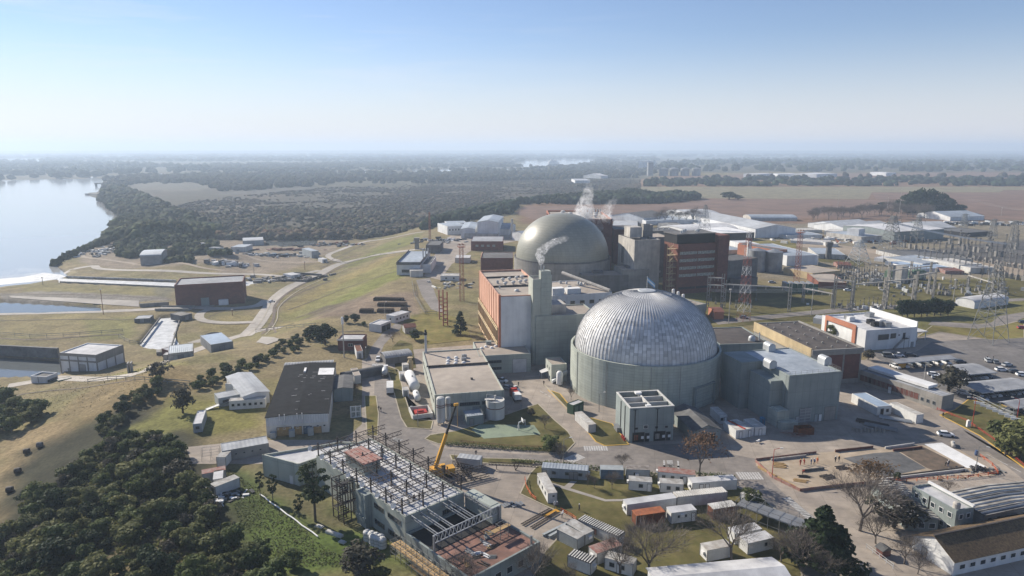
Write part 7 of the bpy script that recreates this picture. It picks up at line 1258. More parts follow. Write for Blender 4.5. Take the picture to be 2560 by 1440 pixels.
vtank('steel_tank', 'left steel storage tank of the pair beside the brick tower', tC(2440,1190), 5.6, 14.5, 'steel', 0, 'cone'); vtank('steel_tank', 'right steel storage tank of the pair beside the brick tower', tD(45,1190), 6., 13.5, 'steel', 0, 'cone'); vtank('steel_tank', 'slim pale column between the pair of steel tanks', tC(2360,1140), 1.6, 17, 'white', 0, 'dome')
for k, x in enumerate((1515,1620,1728,1840)): vtank('grain_silo', 'hazy corrugated grain silo in the row of four before the far wood', tC(x,237), 13.5, 22, 'steel', 0, 'cone'); 
for o_ in [o for o in S.objects if o.name.startswith('grain_silo')]: o_['group'] = 'grain silos in a row'
f = fr(tC(1360,237), tC(1410,237), W=20); B('elevator_tower', 'grain elevator tower left of the four silos', 'tower', f, 40, 'steel', 'roof_white'); f = fr(tC(1310,160), tC(1430,150), W=20); B('elevator_house', 'white elevator house above the silos', 'building', f, 28, 'white_wall', 'roof_white')
t = thing('ship', 'white and grey cargo ship lying across the river bend', 'ship', G(tC(420,145), WAT), .1); b = MB(); b.prism([(-34,-9),(26,-9),(36,0),(26,9),(-34,9)], -1, 14); b.build('hull', M['cab_grey'], t); b = MB(); b.box(-32,-8,14.003,26,8,24); b.box(-28,-7,24.003,16,7,33); b.box(-20,-5,33.003,-6,5,40); b.build('superstructure', M['white'], t)
# ------------------------------------------------------------------ masts, pylons, switchyard
def tower(name, label, p, ytop, wb, wt, m, n=9, arms=(), plat=False, z=0., cat='mast', rot=.4, r=.12):
    g = G(p, z); h = hz(p, ytop, z)-z; o = thing(name, label, cat, g, rot); b = MB(); legs = lattice(b, wb, wt, 0, h, n, r, legs=False); b.build('bracing', M[m], o)
    for a, c in legs: b = MB(); b.tube(a, c, r, 5); b.build('leg', M[m], o)
    for za, w_ in arms:
        b = MB()
        for s_ in (-1,1): b.tube((0,0,h*za+1.5),(s_*w_,0,h*za),r*.7,4); b.tube((0,-wt,h*za),(s_*w_,0,h*za),r*.7,4); b.tube((0,wt,h*za),(s_*w_,0,h*za),r*.7,4); b.tube((s_*w_,0,h*za),(s_*w_,0,h*za-2.2),.14,5)
        b.build('crossarm', M[m], o)
    if plat: b = MB(); b.box(-wt-.8,-wt-.8,h,wt+.8,wt+.8,h+.25); railing(b, [(-wt-.8,-wt-.8,h),(wt+.8,-wt-.8,h),(wt+.8,wt+.8,h),(-wt-.8,wt+.8,h),(-wt-.8,-wt-.8,h)], 1.3, r=.06); [b.lathe([(.3,0),(.45,.5),(.02,.6)], 8, c=(x,y,h+1.3)) for x in (-wt,wt) for y in (-wt,wt)]; b.build('platform', M[m], o)
    return g, h
tower('lattice_mast', 'tall red and white lattice mast with a lamp at its top', (1858,802), 580, 2.3, .8, 'redwhite', 13, cat='mast', r=.075)
tower('light_mast', 'rust red lattice floodlight mast beside the orange turbine hall', tB(2060,1490), 618, 1.1, .9, 'redlattice', 13, plat=True, r=.08); tower('light_mast', 'rust red lattice floodlight mast beside the twin steel tanks', tD(285,1300), 582, 1.3, 1., 'redlattice', 13, plat=True, r=.09)
tower('light_mast', 'thin dark lattice mast at the end of the hillside', tB(1740,890), 530, .8, .5, 'redlattice', 16, r=.09)
tower('pylon', 'large steel pylon standing on the grass before the car park', tH(2200,450), 660, 5.4, 1., 'galv', 9, ((.62,8),(.76,6.5),(.9,5)), cat='pylon', r=.16); tower('pylon', 'steel pylon behind the brick office tower', tC(1920,845), 512, 5., .8, 'galv', 10, ((.6,7),(.74,6),(.88,5)), cat='pylon', r=.16)
tower('pylon', 'pale steel pylon in the gravel before the flat white sheds', tD(900,1110), 600, 6., 1., 'steel_light', 8, ((.75,7),(.9,5)), cat='pylon', r=.2); tower('pylon', 'tallest steel pylon at the corner of the big switchyard', tD(1220,1000), 540, 7., 1.4, 'galv', 10, ((.8,11),(.92,9)), cat='pylon', r=.24); tower('pylon', 'double beam pylon behind the tallest switchyard pylon', tD(1480,900), 545, 5., 1.2, 'galv', 9, ((.9,9),), cat='pylon', r=.2)
for p, y, l in ((tD(1950,800),535,'switchyard pylon left of the bus portals'),(tD(2240,860),548,'switchyard pylon above the dark car shed'),(tD(2430,1040),552,'switchyard pylon in front of the gravel')): tower('pylon', l, p, y, 3., 1.2, 'galv', 8, ((.95,6),), cat='pylon', r=.18)
def pole(label, p, ytop, r=.22, m='conc_white', nm='mast', z=0.):
    g = G(p, z); o = thing(nm, label, nm, g); h = hz(p, ytop, z)-z; b = MB(); b.tube((0,0,-1),(0,0,h),r,7,r2=r*.7); b.build('pole', M[m], o); b = MB(); b.box(-.5,-.3,h+.003,.5,.3,h+.5); b.build('head', M['offwhite'], o)
for a in [('slim guyed mast before the dark grove',tD(1300,720),475),('slim mast left of the dark grove',tD(1185,640),495),('pale lamp pole on the grass before the gantries',tH(430,195),725),('pale lamp pole beside the twin pylon',tH(1840,130),700),('white pole among the white sheds beside the red mast',tD(1140,1190),620),('pale pole beside the guard house',tG(2165,280),725),('pale pole in the dry field behind the bare trees',tD(695,570),480),('pale pole on the far grass right',tD(2330,640),520),('pale pole right of the steel tanks',tD(490,1190),640),('pale pole between gantries and grass',tD(2395,1260),660),('pale pole by the transformer wall',tD(1070,1310),665),('pale pole left of the transformer wall',tD(885,1220),650)]: pole(*a)
for p, y, l in ((tE(1035,185),725,'rusty pole on the slope above the outlet channel'),(tA(2550,1330),660,'tan pole behind the pump house'),(tB(490,1180),655,'brown pole at the road gate'),(tE(2325,195),775,'brown pole in the grass loop of the road'),(tA(430,1330),695,'thin pole beside the river mouth')): pole(l, p, y, .2, 'rust' if 'rusty' in l or 'brown' in l else 'conc', z=LOW)
pole('chimney like white stack at the far left of the orange hall', tC(0,860), 548, 1.6, 'conc_white', 'stack')
def ladder_mast(label, p, ytop, w_=1.1):
    g = G(p); h = hz(p, ytop); o = thing('ladder_mast', label, 'mast', g, .3)
    for s_ in (-1,1): b = MB(); b.box(s_*w_-.25,-.3,0,s_*w_+.25,.3,h); b.build('leg', M['redlattice'] if 'rusty' in label else M['conc'], o)
    b = MB(); [b.box(-w_+.26,-.2,1.5+k*1.9,w_-.26,.2,1.9+k*1.9) for k in range(int(h/1.9)-1)]; b.build('rung', M['redlattice'] if 'rusty' in label else M['conc'], o)
ladder_mast('rusty ladder mast left of the pair near the dark conifer', tF(1855,235), 725, 1.); ladder_mast('rusty ladder mast right of the pair near the dark conifer', tF(1895,300), 730, 1.)
LMm = {}
def gantry(label, p, q, ytop, beams=2, m='conc', grp=None):
    a, c = G(p), G(q); d = c-a; d.z = 0; L_ = d.length; h = hz(p, ytop); o = thing('gantry', label, 'gantry', a, math.atan2(d.y,d.x), grp)
    for x in (0,L_):
        b = MB(); [b.box(x-.9+s_*1.1,-.3,0,x-.5+s_*1.1,.3,h+2.5) for s_ in (0,1)]; [b.box(x-.49,-.2,1.5+k*2.2,x+.19,.2,1.9+k*2.2) for k in range(int(h/2.2))]; b.build('column', M[m], o)
    for k in range(beams): b = MB(); z = h-k*3.8; b.box(-.5,-.35,z,L_+.5,.35,z+.55); [b.tube((L_*(i+.5)/4,0,z),(L_*(i+.5)/4,0,z-1.3),.13,5) for i in range(4)]; b.build('beam', M['conc_white'], o)
for a in [('pale double beam gantry right of the silver dome',tC(1955,1590),tC(2095,1600),695),('gantry behind the guard house',tC(2120,1560),tD(210,1600),712,1),('long dark beamed gantry left of the yard',tD(350,1500),tD(640,1560),722,1),('long gantry in the middle of the yard',tD(840,1560),tD(1180,1530),712,1),('high gantry right of the transformer',tD(1190,1480),tD(1600,1420),678,1),('gantry at the right of the near yard',tD(1460,1570),tD(1640,1530),690,1),('gantry behind the transformer wall',tD(1200,1300),tD(1420,1290),665,1),('gantry at the far right of the near yard',tD(2000,1340),tD(2240,1420),690,1),('short gantry before the cypress row',tH(655,135),tH(830,160),700,1),('high gantry before the arched shed',tH(1150,120),tH(1440,90),705,1)]: gantry(*a)
ins = MB(); ins.box(-.35,-.35,0,.35,.35,1.6); insb = ins.mesh('pedestal', M['conc']); ins = MB(); [ins.lathe([(.12,1.6+k*.42),(.3,1.7+k*.42),(.12,1.85+k*.42)], 7) for k in range(6)]; ins.lathe([(.25,4.1),(.3,4.4),(.02,4.6)], 8); insm = ins.mesh('insulator', M['conc_dark'])
def insul(p, s, lab, grp, z=0.): o = thing('insulator_post', lab, 'insulator', G(p, z), random.uniform(0,3), grp); o.scale = (s*1.15,s*1.15,s); link('pedestal', insb, o); link('insulator', insm, o)
for i in range(22):
    for j in range(2): insul((2245+i*14.6+j*50, 616+i*2.7+j*38-i*.0), 2.3-.2*j, 'grey insulator post in the long rows on the big switchyard gravel', 'insulators of the big switchyard')
for k in range(26): insul((2400+random.uniform(-40,170), 600+random.uniform(0,45)), 2.6, 'grey insulator post in the long rows on the big switchyard gravel', 'insulators of the big switchyard')
for i in range(8):
    for j in range(5): insul((2095+i*13+j*6, 672+j*9+i*1.5), 1.25, 'small insulator post in the dense block of the near switchyard', 'insulators of the near switchyard')
for k in range(34): insul((2250+random.uniform(0,270), 705+random.uniform(0,35)), 1.2, 'small insulator post in the dense block of the near switchyard', 'insulators of the near switchyard')
for i in range(16): insul((2105+i*11+random.uniform(-2,2), 768+random.uniform(-6,6)), 1., 'short insulator post in the group before the cypress row', 'insulators before the cypress row')
for i in range(10): insul((1775+i*13+random.uniform(-3,3), 752+(i%3)*9), .95, 'short insulator post on the grass right of the silver dome', 'insulators right of the silver dome')
for p, s, m_, l in ((tD(1075,1330),1.,'steel','grey transformer at the left of the near yard'),(tD(1260,1280),1.6,'green_paint','green transformer left of the tall pale fire wall'),(tD(1480,1270),1.5,'green_paint','green transformer right of the tall pale fire wall')):
    t = thing('transformer', l, 'transformer', G(p), .1); t.scale = (s,)*3; b = MB(); b.box(-2.5,-1.6,.3,2.5,1.6,4.); b.build('tank', M[m_], t)
    for sx in (-1,1): b = MB(); [b.box(sx*2.6,-1.5+k*.4,.8,sx*3.3,-1.3+k*.4,3.6) for k in range(8)]; b.build('radiator', M[m_], t)
    for k in range(3): b = MB(); [b.lathe([(.15,j*.4),(.35,.1+j*.4),(.15,.3+j*.4)], 8) for j in range(5)]; b.build('bushing', M['conc_dark'], t, loc=(-1.5+k*1.5,0,4))
f = fr(tD(1325,1320), tD(1390,1310), tD(1330,1290)); B('fire_wall', 'tall pale fire wall standing between two green transformers', 'wall', f, hz(tD(1325,1320), 380+1150/4), 'conc_white', 'conc', par=.1)
f = fr(tD(190,1410), tD(500,1415), tD(190,1370)); o = thing('mesh_cage', 'green mesh cage around equipment near the brick tower', 'cage', f.o, f.rot); b = MB(); [b.box(f.L*k/6,0,0,f.L*k/6+.9*f.L/6,.2,5.5) for k in range(6)]; b.build('panel', M['green_mesh'], o); b = MB(); [b.box(f.L*k/5+1,2+k%2,0,f.L*k/5+3,f.W+2,4.5) for k in range(5)]; b.build('equipment', M['steel'], o)
def wires(label, p, q, zs, n, sag=3., r=.1, m='steel_light', gap=3.):
    a, c = G(p), G(q); o = thing('power_line', label, 'power line', (a.x,a.y,0)); d = c-a; nn = Vector((-d.y,d.x,0)).normalized()
    for k in range(n):
        b = MB(); P = [d*t+nn*(k-(n-1)/2)*gap+Vector((0,0,zs[0]+(zs[1]-zs[0])*t-sag*4*t*(1-t))) for t in [i/12 for i in range(13)]]
        for u, v in zip(P, P[1:]): b.tube(u, v, r, 4, cap=False)
        b.build('conductor', M[m], o)
wires('bundle of thick pale conductors sweeping down across the big switchyard', tD(1220,1000), tD(2360,1090), (24,13), 4, 1.5, .18); wires('thin conductors between the near gantries', tD(840,1560), tD(1950,1330), (13,13), 3, 2., .06); wires('high thin conductors to the far right of the big switchyard', tD(1950,800), tD(2800,960), (34,30), 3, 3., .045, 'galv')
wires('thin conductors from the large pylon over the grass', tH(2200,450), tD(2240,1420), (26,13), 3, 2., .06); wires('thin conductors over the lower yard gantries', tC(1955,1590), tD(840,1560), (11,12), 3, 1.5, .06)
heap('low grey switchgear cluttering the near switchyard floor', tD(900,1250), 90, 16, 12, 2.2, ['steel','conc','steel_light','conc_dark'], 0, 'switchgear', 'switchgear', 2.); heap('low grey switchgear cluttering the right part of the near switchyard', tD(1850,1380), 90, 24, 10, 2., ['steel','conc','steel_light','conc_dark'], 0, 'switchgear', 'switchgear', 2.); heap('white switchgear boxes on the grass before the cypress row', tH(1000,120), 40, 12, 4, 1.6, ['white','steel','conc_dark'], 0, 'switchgear', 'switchgear', 2.)
heap('parked cars and containers glinting behind the big switchyard', tD(2200,720), 90, 55, 12, 5., ['white','cab_blue','black','steel_light','conc_dark'], 0, 'yard_clutter', 'yard clutter'); heap('pale goods stacked between the container park sheds', tD(800,890), 70, 30, 10, 4., ['white','offwhite','rust','conc'], 0, 'yard_clutter', 'yard clutter'); heap('white building goods behind the hillside wood', tB(1860,890), 60, 14, 8, 3.5, ['white','steel','conc_dark','black'], 0, 'yard_clutter', 'yard clutter'); heap('pale pipes and pumps in the yard before the orange block', tB(1950,1320), 40, 8, 8, 2., ['black','steel','offwhite'], 0, 'yard_clutter', 'yard clutter')
# ------------------------------------------------------------------ vegetation
def leafmat(name, c, c2, rand=.3, sc=.6, tr=.25):
    m = mat(name, c, c2, sc=sc, rough=.75, big=.0, rand=rand, spec=.15); N = m.node_tree.nodes; L = m.node_tree.links; bs = N['Principled BSDF']; tl = N.new('ShaderNodeBsdfTranslucent'); mx = N.new('ShaderNodeMixShader'); mx.inputs[0].default_value = tr
    L.new(bs.inputs['Base Color'].links[0].from_socket, tl.inputs['Color']); L.new(bs.outputs[0], mx.inputs[1]); L.new(tl.outputs[0], mx.inputs[2]); L.new(mx.outputs[0], N['Material Output'].inputs['Surface']); M[name] = m
leafmat('leaf', (.115,.145,.048), (.045,.065,.022), sc=1.); leafmat('leaf_olive', (.165,.175,.065), (.075,.085,.034), sc=1.); leafmat('leaf_dark', (.042,.066,.030), (.018,.03,.015)); leafmat('leaf_grey', (.105,.10,.075), (.055,.05,.038)); leafmat('leaf_autumn', (.17,.105,.06), (.10,.06,.035)); leafmat('marsh', (.085,.075,.05), (.05,.047,.03), sc=.02, rand=0); leafmat('wood_far', (.042,.052,.032), (.022,.028,.018), sc=.02, rand=0); leafmat('pine_leaf', (.05,.075,.03), (.02,.032,.014))
mk('bark', (.085,.068,.052), (.05,.04,.032), sc=3., big=0); mk('bark_grey', (.17,.145,.125), (.10,.085,.072), sc=3., big=0, rand=.15); mk('lawn_roof', (.42,.47,.36), (.33,.37,.28), sc=.5, rib=('x',.9), ribd=.12)
def quads(C, Nn, s):       # leaf clumps: one quad per centre, roughly facing Nn
    n = len(C); r = rng.normal(size=(n,3)); d = Nn+r*.5; d /= np.linalg.norm(d, axis=1)[:,None]+1e-9
    a = np.cross(d, rng.normal(size=(n,3))); a /= np.linalg.norm(a, axis=1)[:,None]+1e-9; b = np.cross(d, a); sz = (s*rng.uniform(.6,1.4,n))[:,None]
    a = a*sz; b = b*sz*rng.uniform(.5,.9,n)[:,None]; V = np.stack([C-a*.5-b*.5, C+a*.5-b*.2, C+a*.45+b*.5, C-a*.4+b*.4], 1).reshape(-1,3); return V, np.arange(4*n).reshape(n,4)
def blob(n, c, r, squash=.8, up=.25):
    d = rng.normal(size=(n,3)); d /= np.linalg.norm(d, axis=1)[:,None]; d[:,2] = np.where(d[:,2] < -.35, -d[:,2]*.6, d[:,2]); rad = rng.uniform(.72,1.05,n)[:,None]
    nn = d.copy(); nn[:,2] += up; return np.array(c)+d*rad*np.array([r,r,r*squash]), nn
def crown(Rr, H0, H1_, nb, n, s, br=(.34,.52), shape='round'):
    Cs, Ns = [], []
    for k in range(nb):
        t = rng.uniform(0,1); a = rng.uniform(0,2*PI)
        if shape == 'cone': z = H0+(H1_-H0)*(k+.5)/nb; R_ = Rr*(1-(k+.3)/nb)**.8; q = R_*rng.uniform(.45,.9); rb = max(.5, R_*.42)
        else: z = H0+(H1_-H0)*t; R_ = Rr*math.sqrt(max(.05,1-(2*t-1)**2)); q = R_*rng.uniform(.2,.75); rb = Rr*rng.uniform(*br)
        c, nn = blob(max(8,int(n/nb)), (q*math.cos(a), q*math.sin(a), z), rb, .8 if shape != 'cone' else .45); Cs.append(c); Ns.append(nn)
    return quads(np.concatenate(Cs), np.concatenate(Ns), s)
def branches(b, p, d, L, r, lev, spread, tw, m=0, maxl=5):
    q = p+d*L; b.tube(p, q, r, 5 if lev < 2 else 3, m, r2=r*.68, cap=False)
    if lev >= maxl: return [q]
    out = []
    for k in range(tw if lev else tw+1):
        ax = d.orthogonal().normalized(); ax.rotate(Matrix.Rotation(2*PI*(k/(tw+(lev==0)))+random.uniform(-.6,.6), 3, d)); nd = (d*math.cos(spread)+ax*math.sin(spread)*random.uniform(.7,1.2)).normalized(); nd.z += .12; nd.normalize()
        out += branches(b, p+d*L*random.uniform(.75,1.), nd, L*random.uniform(.62,.86), r*.6, lev+1, spread*random.uniform(.85,1.1), tw, m, maxl)
    return out
KT = {}
def proto(kind, v):
    k = (kind, v)
    if k in KT: return KT[k]
    random.seed(hash((kind,v)) % 9973 if False else sum(map(ord,kind))*7+v); tb = MB(); cr = None; lm = {'round':'leaf','olive':'leaf_olive','dark':'leaf_dark','conifer':'leaf_dark','cedar':'pine_leaf','pine':'pine_leaf','grey':'leaf_grey','autumn':'leaf_autumn','bare':'leaf_grey','poplar':'leaf_dark'}[kind]
    if kind in ('bare','autumn','bareshort'):
        tw = 3; tips = branches(tb, Vector((0,0,-.3)), Vector((random.uniform(-.1,.1),random.uniform(-.1,.1),1)).normalized(), 2.6 if kind == 'bare' else 3., .21, 0, .52, tw, 0, 5 if v != 3 else 4); tm = tb.mesh('trunk', M['bark_grey'])
        C = np.array([t[:] for t in tips]); 
        if kind == 'autumn': C = np.repeat(C, 3, 0)+rng.normal(size=(len(C)*3,3))*.4; V, F = quads(C, np.tile([0,0,1.],(len(C),1)), .34)
        else:       # fine twigs at the ends of the limbs
            n = len(C); C = np.repeat(C, 5, 0)+rng.normal(size=(n*5,3))*.18; d = C-np.array([0,0,2.5]); d /= np.linalg.norm(d,axis=1)[:,None]; d += rng.normal(size=d.shape)*.45; e = np.cross(d, rng.normal(size=d.shape)); e /= np.linalg.norm(e,axis=1)[:,None]
            l = rng.uniform(.5,1.15,len(C))[:,None]; V = np.stack([C-e*.016, C+e*.016, C+d*l+e*.008, C+d*l-e*.008],1).reshape(-1,3); F = np.arange(4*len(C)).reshape(-1,4)
        KT[k] = (tm, npmesh('crown', V, F, M['bark_grey'] if kind == 'bare' else M[lm])); return KT[k]
    if kind == 'pine':
        tb.tube((0,0,-.3),(.1,.1,7.),.24,7,r2=.16); tb.tube((.1,.1,7),(0,0,12),.16,6,r2=.05); Cs, Ns = [], []
        for i in range(26): a = random.uniform(0,6.28); z = random.uniform(4.6,12.2) if i > 3 else random.uniform(4.5,6); q = random.uniform(.4,1.)*2.7*math.sin(PI*min(1,max(.18,(z-3.6)/9.6)))**.8; e = Vector((q*math.cos(a),q*math.sin(a),z)); tb.tube((0,0,z-.9),e,.06,4,r2=.03); c, nn = blob(70, e, random.uniform(.6,1.05), .6); Cs.append(c); Ns.append(nn)
        V, F = quads(np.concatenate(Cs), np.concatenate(Ns), .42)
    elif kind in ('conifer','cedar','poplar'):
        Hh = 9.; tb.tube((0,0,-.3),(0,0,Hh*.9),.28,6,r2=.06); R_ = {'conifer':2.5,'cedar':4.6,'poplar':1.6}[kind]; V, F = crown(R_, .8, Hh, 46 if kind != 'poplar' else 22, 2600 if kind != 'cedar' else 3600, .5 if kind != 'cedar' else .62, shape='cone' if kind != 'poplar' else 'round', br=(.4,.6))
    else:
        Hh = 5.6; tb.tube((0,0,-.5),(0,0,2.8),.24,6,r2=.14)
        for i in range(5): a = 1.26*i; tb.tube((0,0,2.2),(1.5*math.cos(a),1.5*math.sin(a),3.9),.12,4,r2=.05)
        V, F = crown(3.1, 1.3, Hh-.5, 24, 2200, .46, (.22,.42))
        if kind == 'grey': keep = rng.random(len(F)) < .45; F = F[keep]
    KT[k] = (tb.mesh('trunk', M['bark']), npmesh('crown', V, F, M[lm])); return KT[k]
KH = dict(bare=9.,autumn=9.,pine=12.5,conifer=9.2,cedar=9.2,poplar=9.2)
def tree(kind, p, hgt_, label, group=None, w=1., v=None, name=None):
    tm, cm = proto(kind, (v if v is not None else random.randrange(3))); s = hgt_/KH.get(kind, 6.2); loc = T(p) if isinstance(p, tuple) else p
    o = thing(name or {'conifer':'conifer_tree','cedar':'cedar_tree','pine':'pine_tree','bare':'bare_tree','autumn':'autumn_tree'}.get(kind,'tree'), label, 'tree', loc, random.uniform(0,6.28), group); o.scale = (s*w, s*w, s); link('trunk', tm, o); link('crown', cm, o); return o
def th(p, ytop): g = T(p); d = ray((p[0], ytop)); return CH+g.y/d[1]*d[2]-g.z
for k, p, y, l, w in [('pine',tJ(595,895),1155,'tall dark pine in front of the construction building',1.15),('pine',tJ(45,650),1180,'thin young pine at the left of the lawn pines',.8),('pine',tJ(170,700),1185,'thin young pine second on the lawn by the sage wall',.8),('pine',tJ(430,870),1235,'thin sparse pine beside the tall dark pine',.8),
  ('conifer',tF(2045,385),778,'dark cone shaped conifer at the foot of the orange hall',1.15),('cedar',tL(520,1330),1268,'huge dark green cedar at the bottom right of the yard',1.2),('round',tK(400,190),1088,'dense round evergreen bush at the tip of the court lawn',1.5),('autumn',tK(1870,435),1086,'brown leaved plane tree on the road edge above the yard',1.),('bare',tK(1100,360),1130,'low spreading bare tree beside the road above the yard',1.15),
  ('bare',tK(490,325),1105,'bare tree at the zebra crossing',.8),('bare',tK(1580,390),1158,'small bare tree behind the red roofed cabin',1.),('bare',tK(1000,575),1175,'pinkish bare tree before the dark blue box',.9),('bare',tK(755,540),1180,'slim bare tree right of the long site office',.6),('bare',tK(825,575),1190,'thin bare sapling beside the slim one',.6),('olive',tK(2375,770),1215,'small round olive tree beside the little white hut',1.),
  ('bare',tK(1370,1420),1300,'large bare tree over the lower containers',1.3),('bare',tK(1080,1420),1340,'grey bare tree beside the striped container',1.2),('bare',tK(2200,1290),1265,'large bare tree before the plain white cabin',1.1),('bare',tK(230,1520),1360,'bare tree at the bottom before the terracotta deck',1.2),('bare',tJ(2080,1560),1385,'bare tree below the deck wall',1.2),('bare',tK(560,1560),1410,'bare tree at the very bottom edge of the yard',1.),
  ('bare',tL(915,990),1180,'tall brownish bare tree left of the low hall',1.15),('autumn',tL(1000,690),1150,'golden brown tree beside the sand plot',1.2),('bare',tL(1075,1115),1280,'rounded grey bare tree on the path',1.1),('grey',tL(1260,960),1235,'dark twiggy tree over the low hall roof',1.5),('bare',tL(1360,1320),1330,'small pale bare tree by the thatched house',1.1),('bare',tL(1495,1420),1370,'lopped bare tree right beside the thatched house',.9),('bare',tL(330,1400),1320,'grey bare tree in front of the cedar left side',1.2),('bare',tL(130,1300),1330,'grey bare tree left of the cedar',1.2),('bare',tL(560,1500),1370,'grey bare tree in front of the cedar bottom',1.2),
  ('bare',tL(1800,600),1200,'twiggy bare tree right of the building plot',1.4),('dark',tL(1290,480),1178,'small dark evergreen at the lower edge of the plot',.9),('olive',tL(2380,230),1045,'leafy tree on the right verge behind the guard rail',1.1),('olive',tL(2500,280),1035,'second leafy tree at the right edge of the verge',1.2),
  ('grey',tH(1800,960),905,'spreading oak with thin crown between the carports',1.3),('olive',tH(640,420),808,'dense olive tree beside the white office block',1.2),('grey',tH(1000,640),870,'twiggy tree at the corner of the brick hall',1.2),('grey',tE(1600,830),900,'round bushy tree at the small sheds by the basin',1.3),('grey',tE(1830,1170),965,'leaning twiggy tree beside the narrow grey cabin',1.),
  ('dark',tF(690,490),805,'dark round tree nearest the brick house',1.2),('dark',tF(560,430),812,'dark round tree left of the one by the brick house',1.1),('dark',tF(990,270),783,'dark round bush behind the garage left',1.2),('dark',tF(900,270),787,'dark bush left of the one behind the garage',1.1),('round',tF(1080,300),802,'small round bush beside the garage',1.1),('bare',tF(1370,460),825,'spreading bare bush below the garage drive',1.3),('dark',tF(1590,440),822,'dark bush at the brown roofed shed',1.3),('autumn',tF(1005,985),962,'small rusty leaved tree right of the warehouse',1.),
  ('grey',tJ(1030,1420),1360,'big twiggy grey brown bush before the white tanks',1.7),('olive',tJ(1250,1470),1415,'low olive bush at the bottom below the scaffold',1.6),('dark',tE(2330,830),925,'dark bush at the end of the long pale roof',1.3),('olive',tC(2390,790),555,'lone leafy tree behind the bright flat roof',1.2),('grey',tI(1560,180),1086,'grey green bush on the grass beside the wood',1.4),('round',tI(1310,130),1085,'dark bush at the upper edge of the wood',1.2),('grey',tG(190,1200),1018,'twiggy bush on the shaded court lawn',1.2),('bare',tG(330,1330),1035,'small bare tree on the court lawn',1.1),('bare',tG(590,1040),965,'leafless shrub against the round wall',.8),('bare',tG(480,900),950,'leafless shrub below the white upright tank',.8)]: tree(k, p, max(1.2, th(p, y)), l, None, w)
for k in range(8): p = tH(1330+66*k+random.uniform(-8,8), 215-k*3); tree('dark', p, 9.+random.uniform(-1,1), 'dark evergreen in the dense row behind the white office block', 'evergreens in a row', .9)
for k in range(7): p = tD(1300+80*k+random.uniform(-20,20), 610-abs(k-3)*3+random.uniform(-4,4)); q = G(p); q.z = -5; tree('dark', q, [22,32,38,40,37,35,26][k], 'tall dark tree of the grove standing behind the bare trees', 'trees of the dark grove', .8); q = G(p)+Vector((6,-16,-7)); tree('dark', q, [18,22,26,28,26,24,20][k], 'tall dark tree of the grove standing behind the bare trees', 'trees of the dark grove', 1.)
tree('dark', tD(1130,580), 12, 'dark low bush left of the grove', None, 1.4); tree('dark', tC(2170,475), 14, 'dark copse alone in the ploughed field left half', None, 2.2); tree('dark', tC(2260,477), 9, 'dark copse alone in the ploughed field right half', None, 2.2)
for k in range(30): p = tD(430+42*k+random.uniform(-20,20), 690-random.uniform(0,60)-(k>12)*20); tree('bare', p, random.uniform(11,19), 'grey bare tree in the thin wood behind the white sheds', 'bare trees behind the white sheds', 1.2)
for k in range(6): p = tC(1460+70*k, 715); tree('bare', p, random.uniform(14,20), 'bare tree in the row behind the low white store', 'bare trees behind the low white store', .9)
# evergreen wood on the slope at the lower left
def scatter(pts, n, mind, z=0., ok=None):
    pw = poly_w(pts, z); lo, hi = pw.min(0), pw.max(0); out = []; tries = 0
    while len(out) < n and tries < n*40:
        tries += 1; q = rng.uniform(lo, hi, (1,2))
        if pip(q, pw)[0] and all((q[0,0]-o[0])**2+(q[0,1]-o[1])**2 > mind**2 for o in out): out.append(tuple(q[0]))
    return out
kinds = ['round','olive','dark','round','olive','grey']; LB = dict(round='leafy evergreen tree in the dense wood on the slope',olive='olive green tree in the dense wood on the slope',dark='very dark tree in the dense wood on the slope',grey='greyish half bare tree in the dense wood on the slope')
WOOD = [(175,1215),(230,1165),(320,1135),(390,1140),(430,1165),(468,1235),(515,1310),(555,1365),(610,1440),(660,1560),(-150,1560),(-120,1500),(0,1350),(-90,1345),(-60,1330),(50,1305),(75,1260)]
for x, y in scatter(WOOD, 215, 3.4, -6): kd = random.choice(kinds); tree(kd, Vector((x, y, H1(x,y)-.4)), random.choice([2.6,3.3,4,4.6,5.4,6.6])*random.uniform(.85,1.15), LB[kd], 'trees of the wood on the slope: '+kd, random.uniform(1.,1.3))
for x, y in scatter([(-80,1020),(20,1005),(60,1030),(130,1080),(120,1105),(0,1110),(-80,1115)], 16, 4., LOW): kd = random.choice(['round','olive']); tree(kd, Vector((x, y, H1(x,y)-.3)), random.uniform(4.5,7.5), 'tree of the copse at the left edge below the basin', 'copse at the left edge', 1.2)
for x, y in scatter([(230,1120),(270,1085),(340,1040),(400,1015),(412,1025),(340,1072),(270,1125)], 17, 3.2, -7): kd = random.choice(['round','dark','olive']); tree(kd, Vector((x, y, H1(x,y)-.3)), random.uniform(2.8,4.8), 'bushy tree in the band climbing from the wood to the meadow', 'band of trees below the meadow', 1.2)
for x, y in scatter([(470,985),(560,945),(640,925),(700,880),(760,855),(790,835),(800,850),(740,895),(660,930),(560,975),(500,1000)], 38, 3., -3): kd = random.choice(['round','dark','olive','olive']); tree(kd, Vector((x, y, H1(x,y)-.3)), random.uniform(2.2,4.2), 'bush in the dark thicket along the plateau edge', 'bushes along the plateau edge', 1.25, name='bush')
for x, y in scatter([(620,1440),(640,1390),(720,1385),(740,1440),(740,1520),(600,1520)], 7, 4., 0): tree('round', Vector((x, y, H1(x,y)-.3)), random.uniform(4,6), 'dark bush at the bottom edge before the green bank', 'bushes at the bottom edge', 1.2, name='bush')
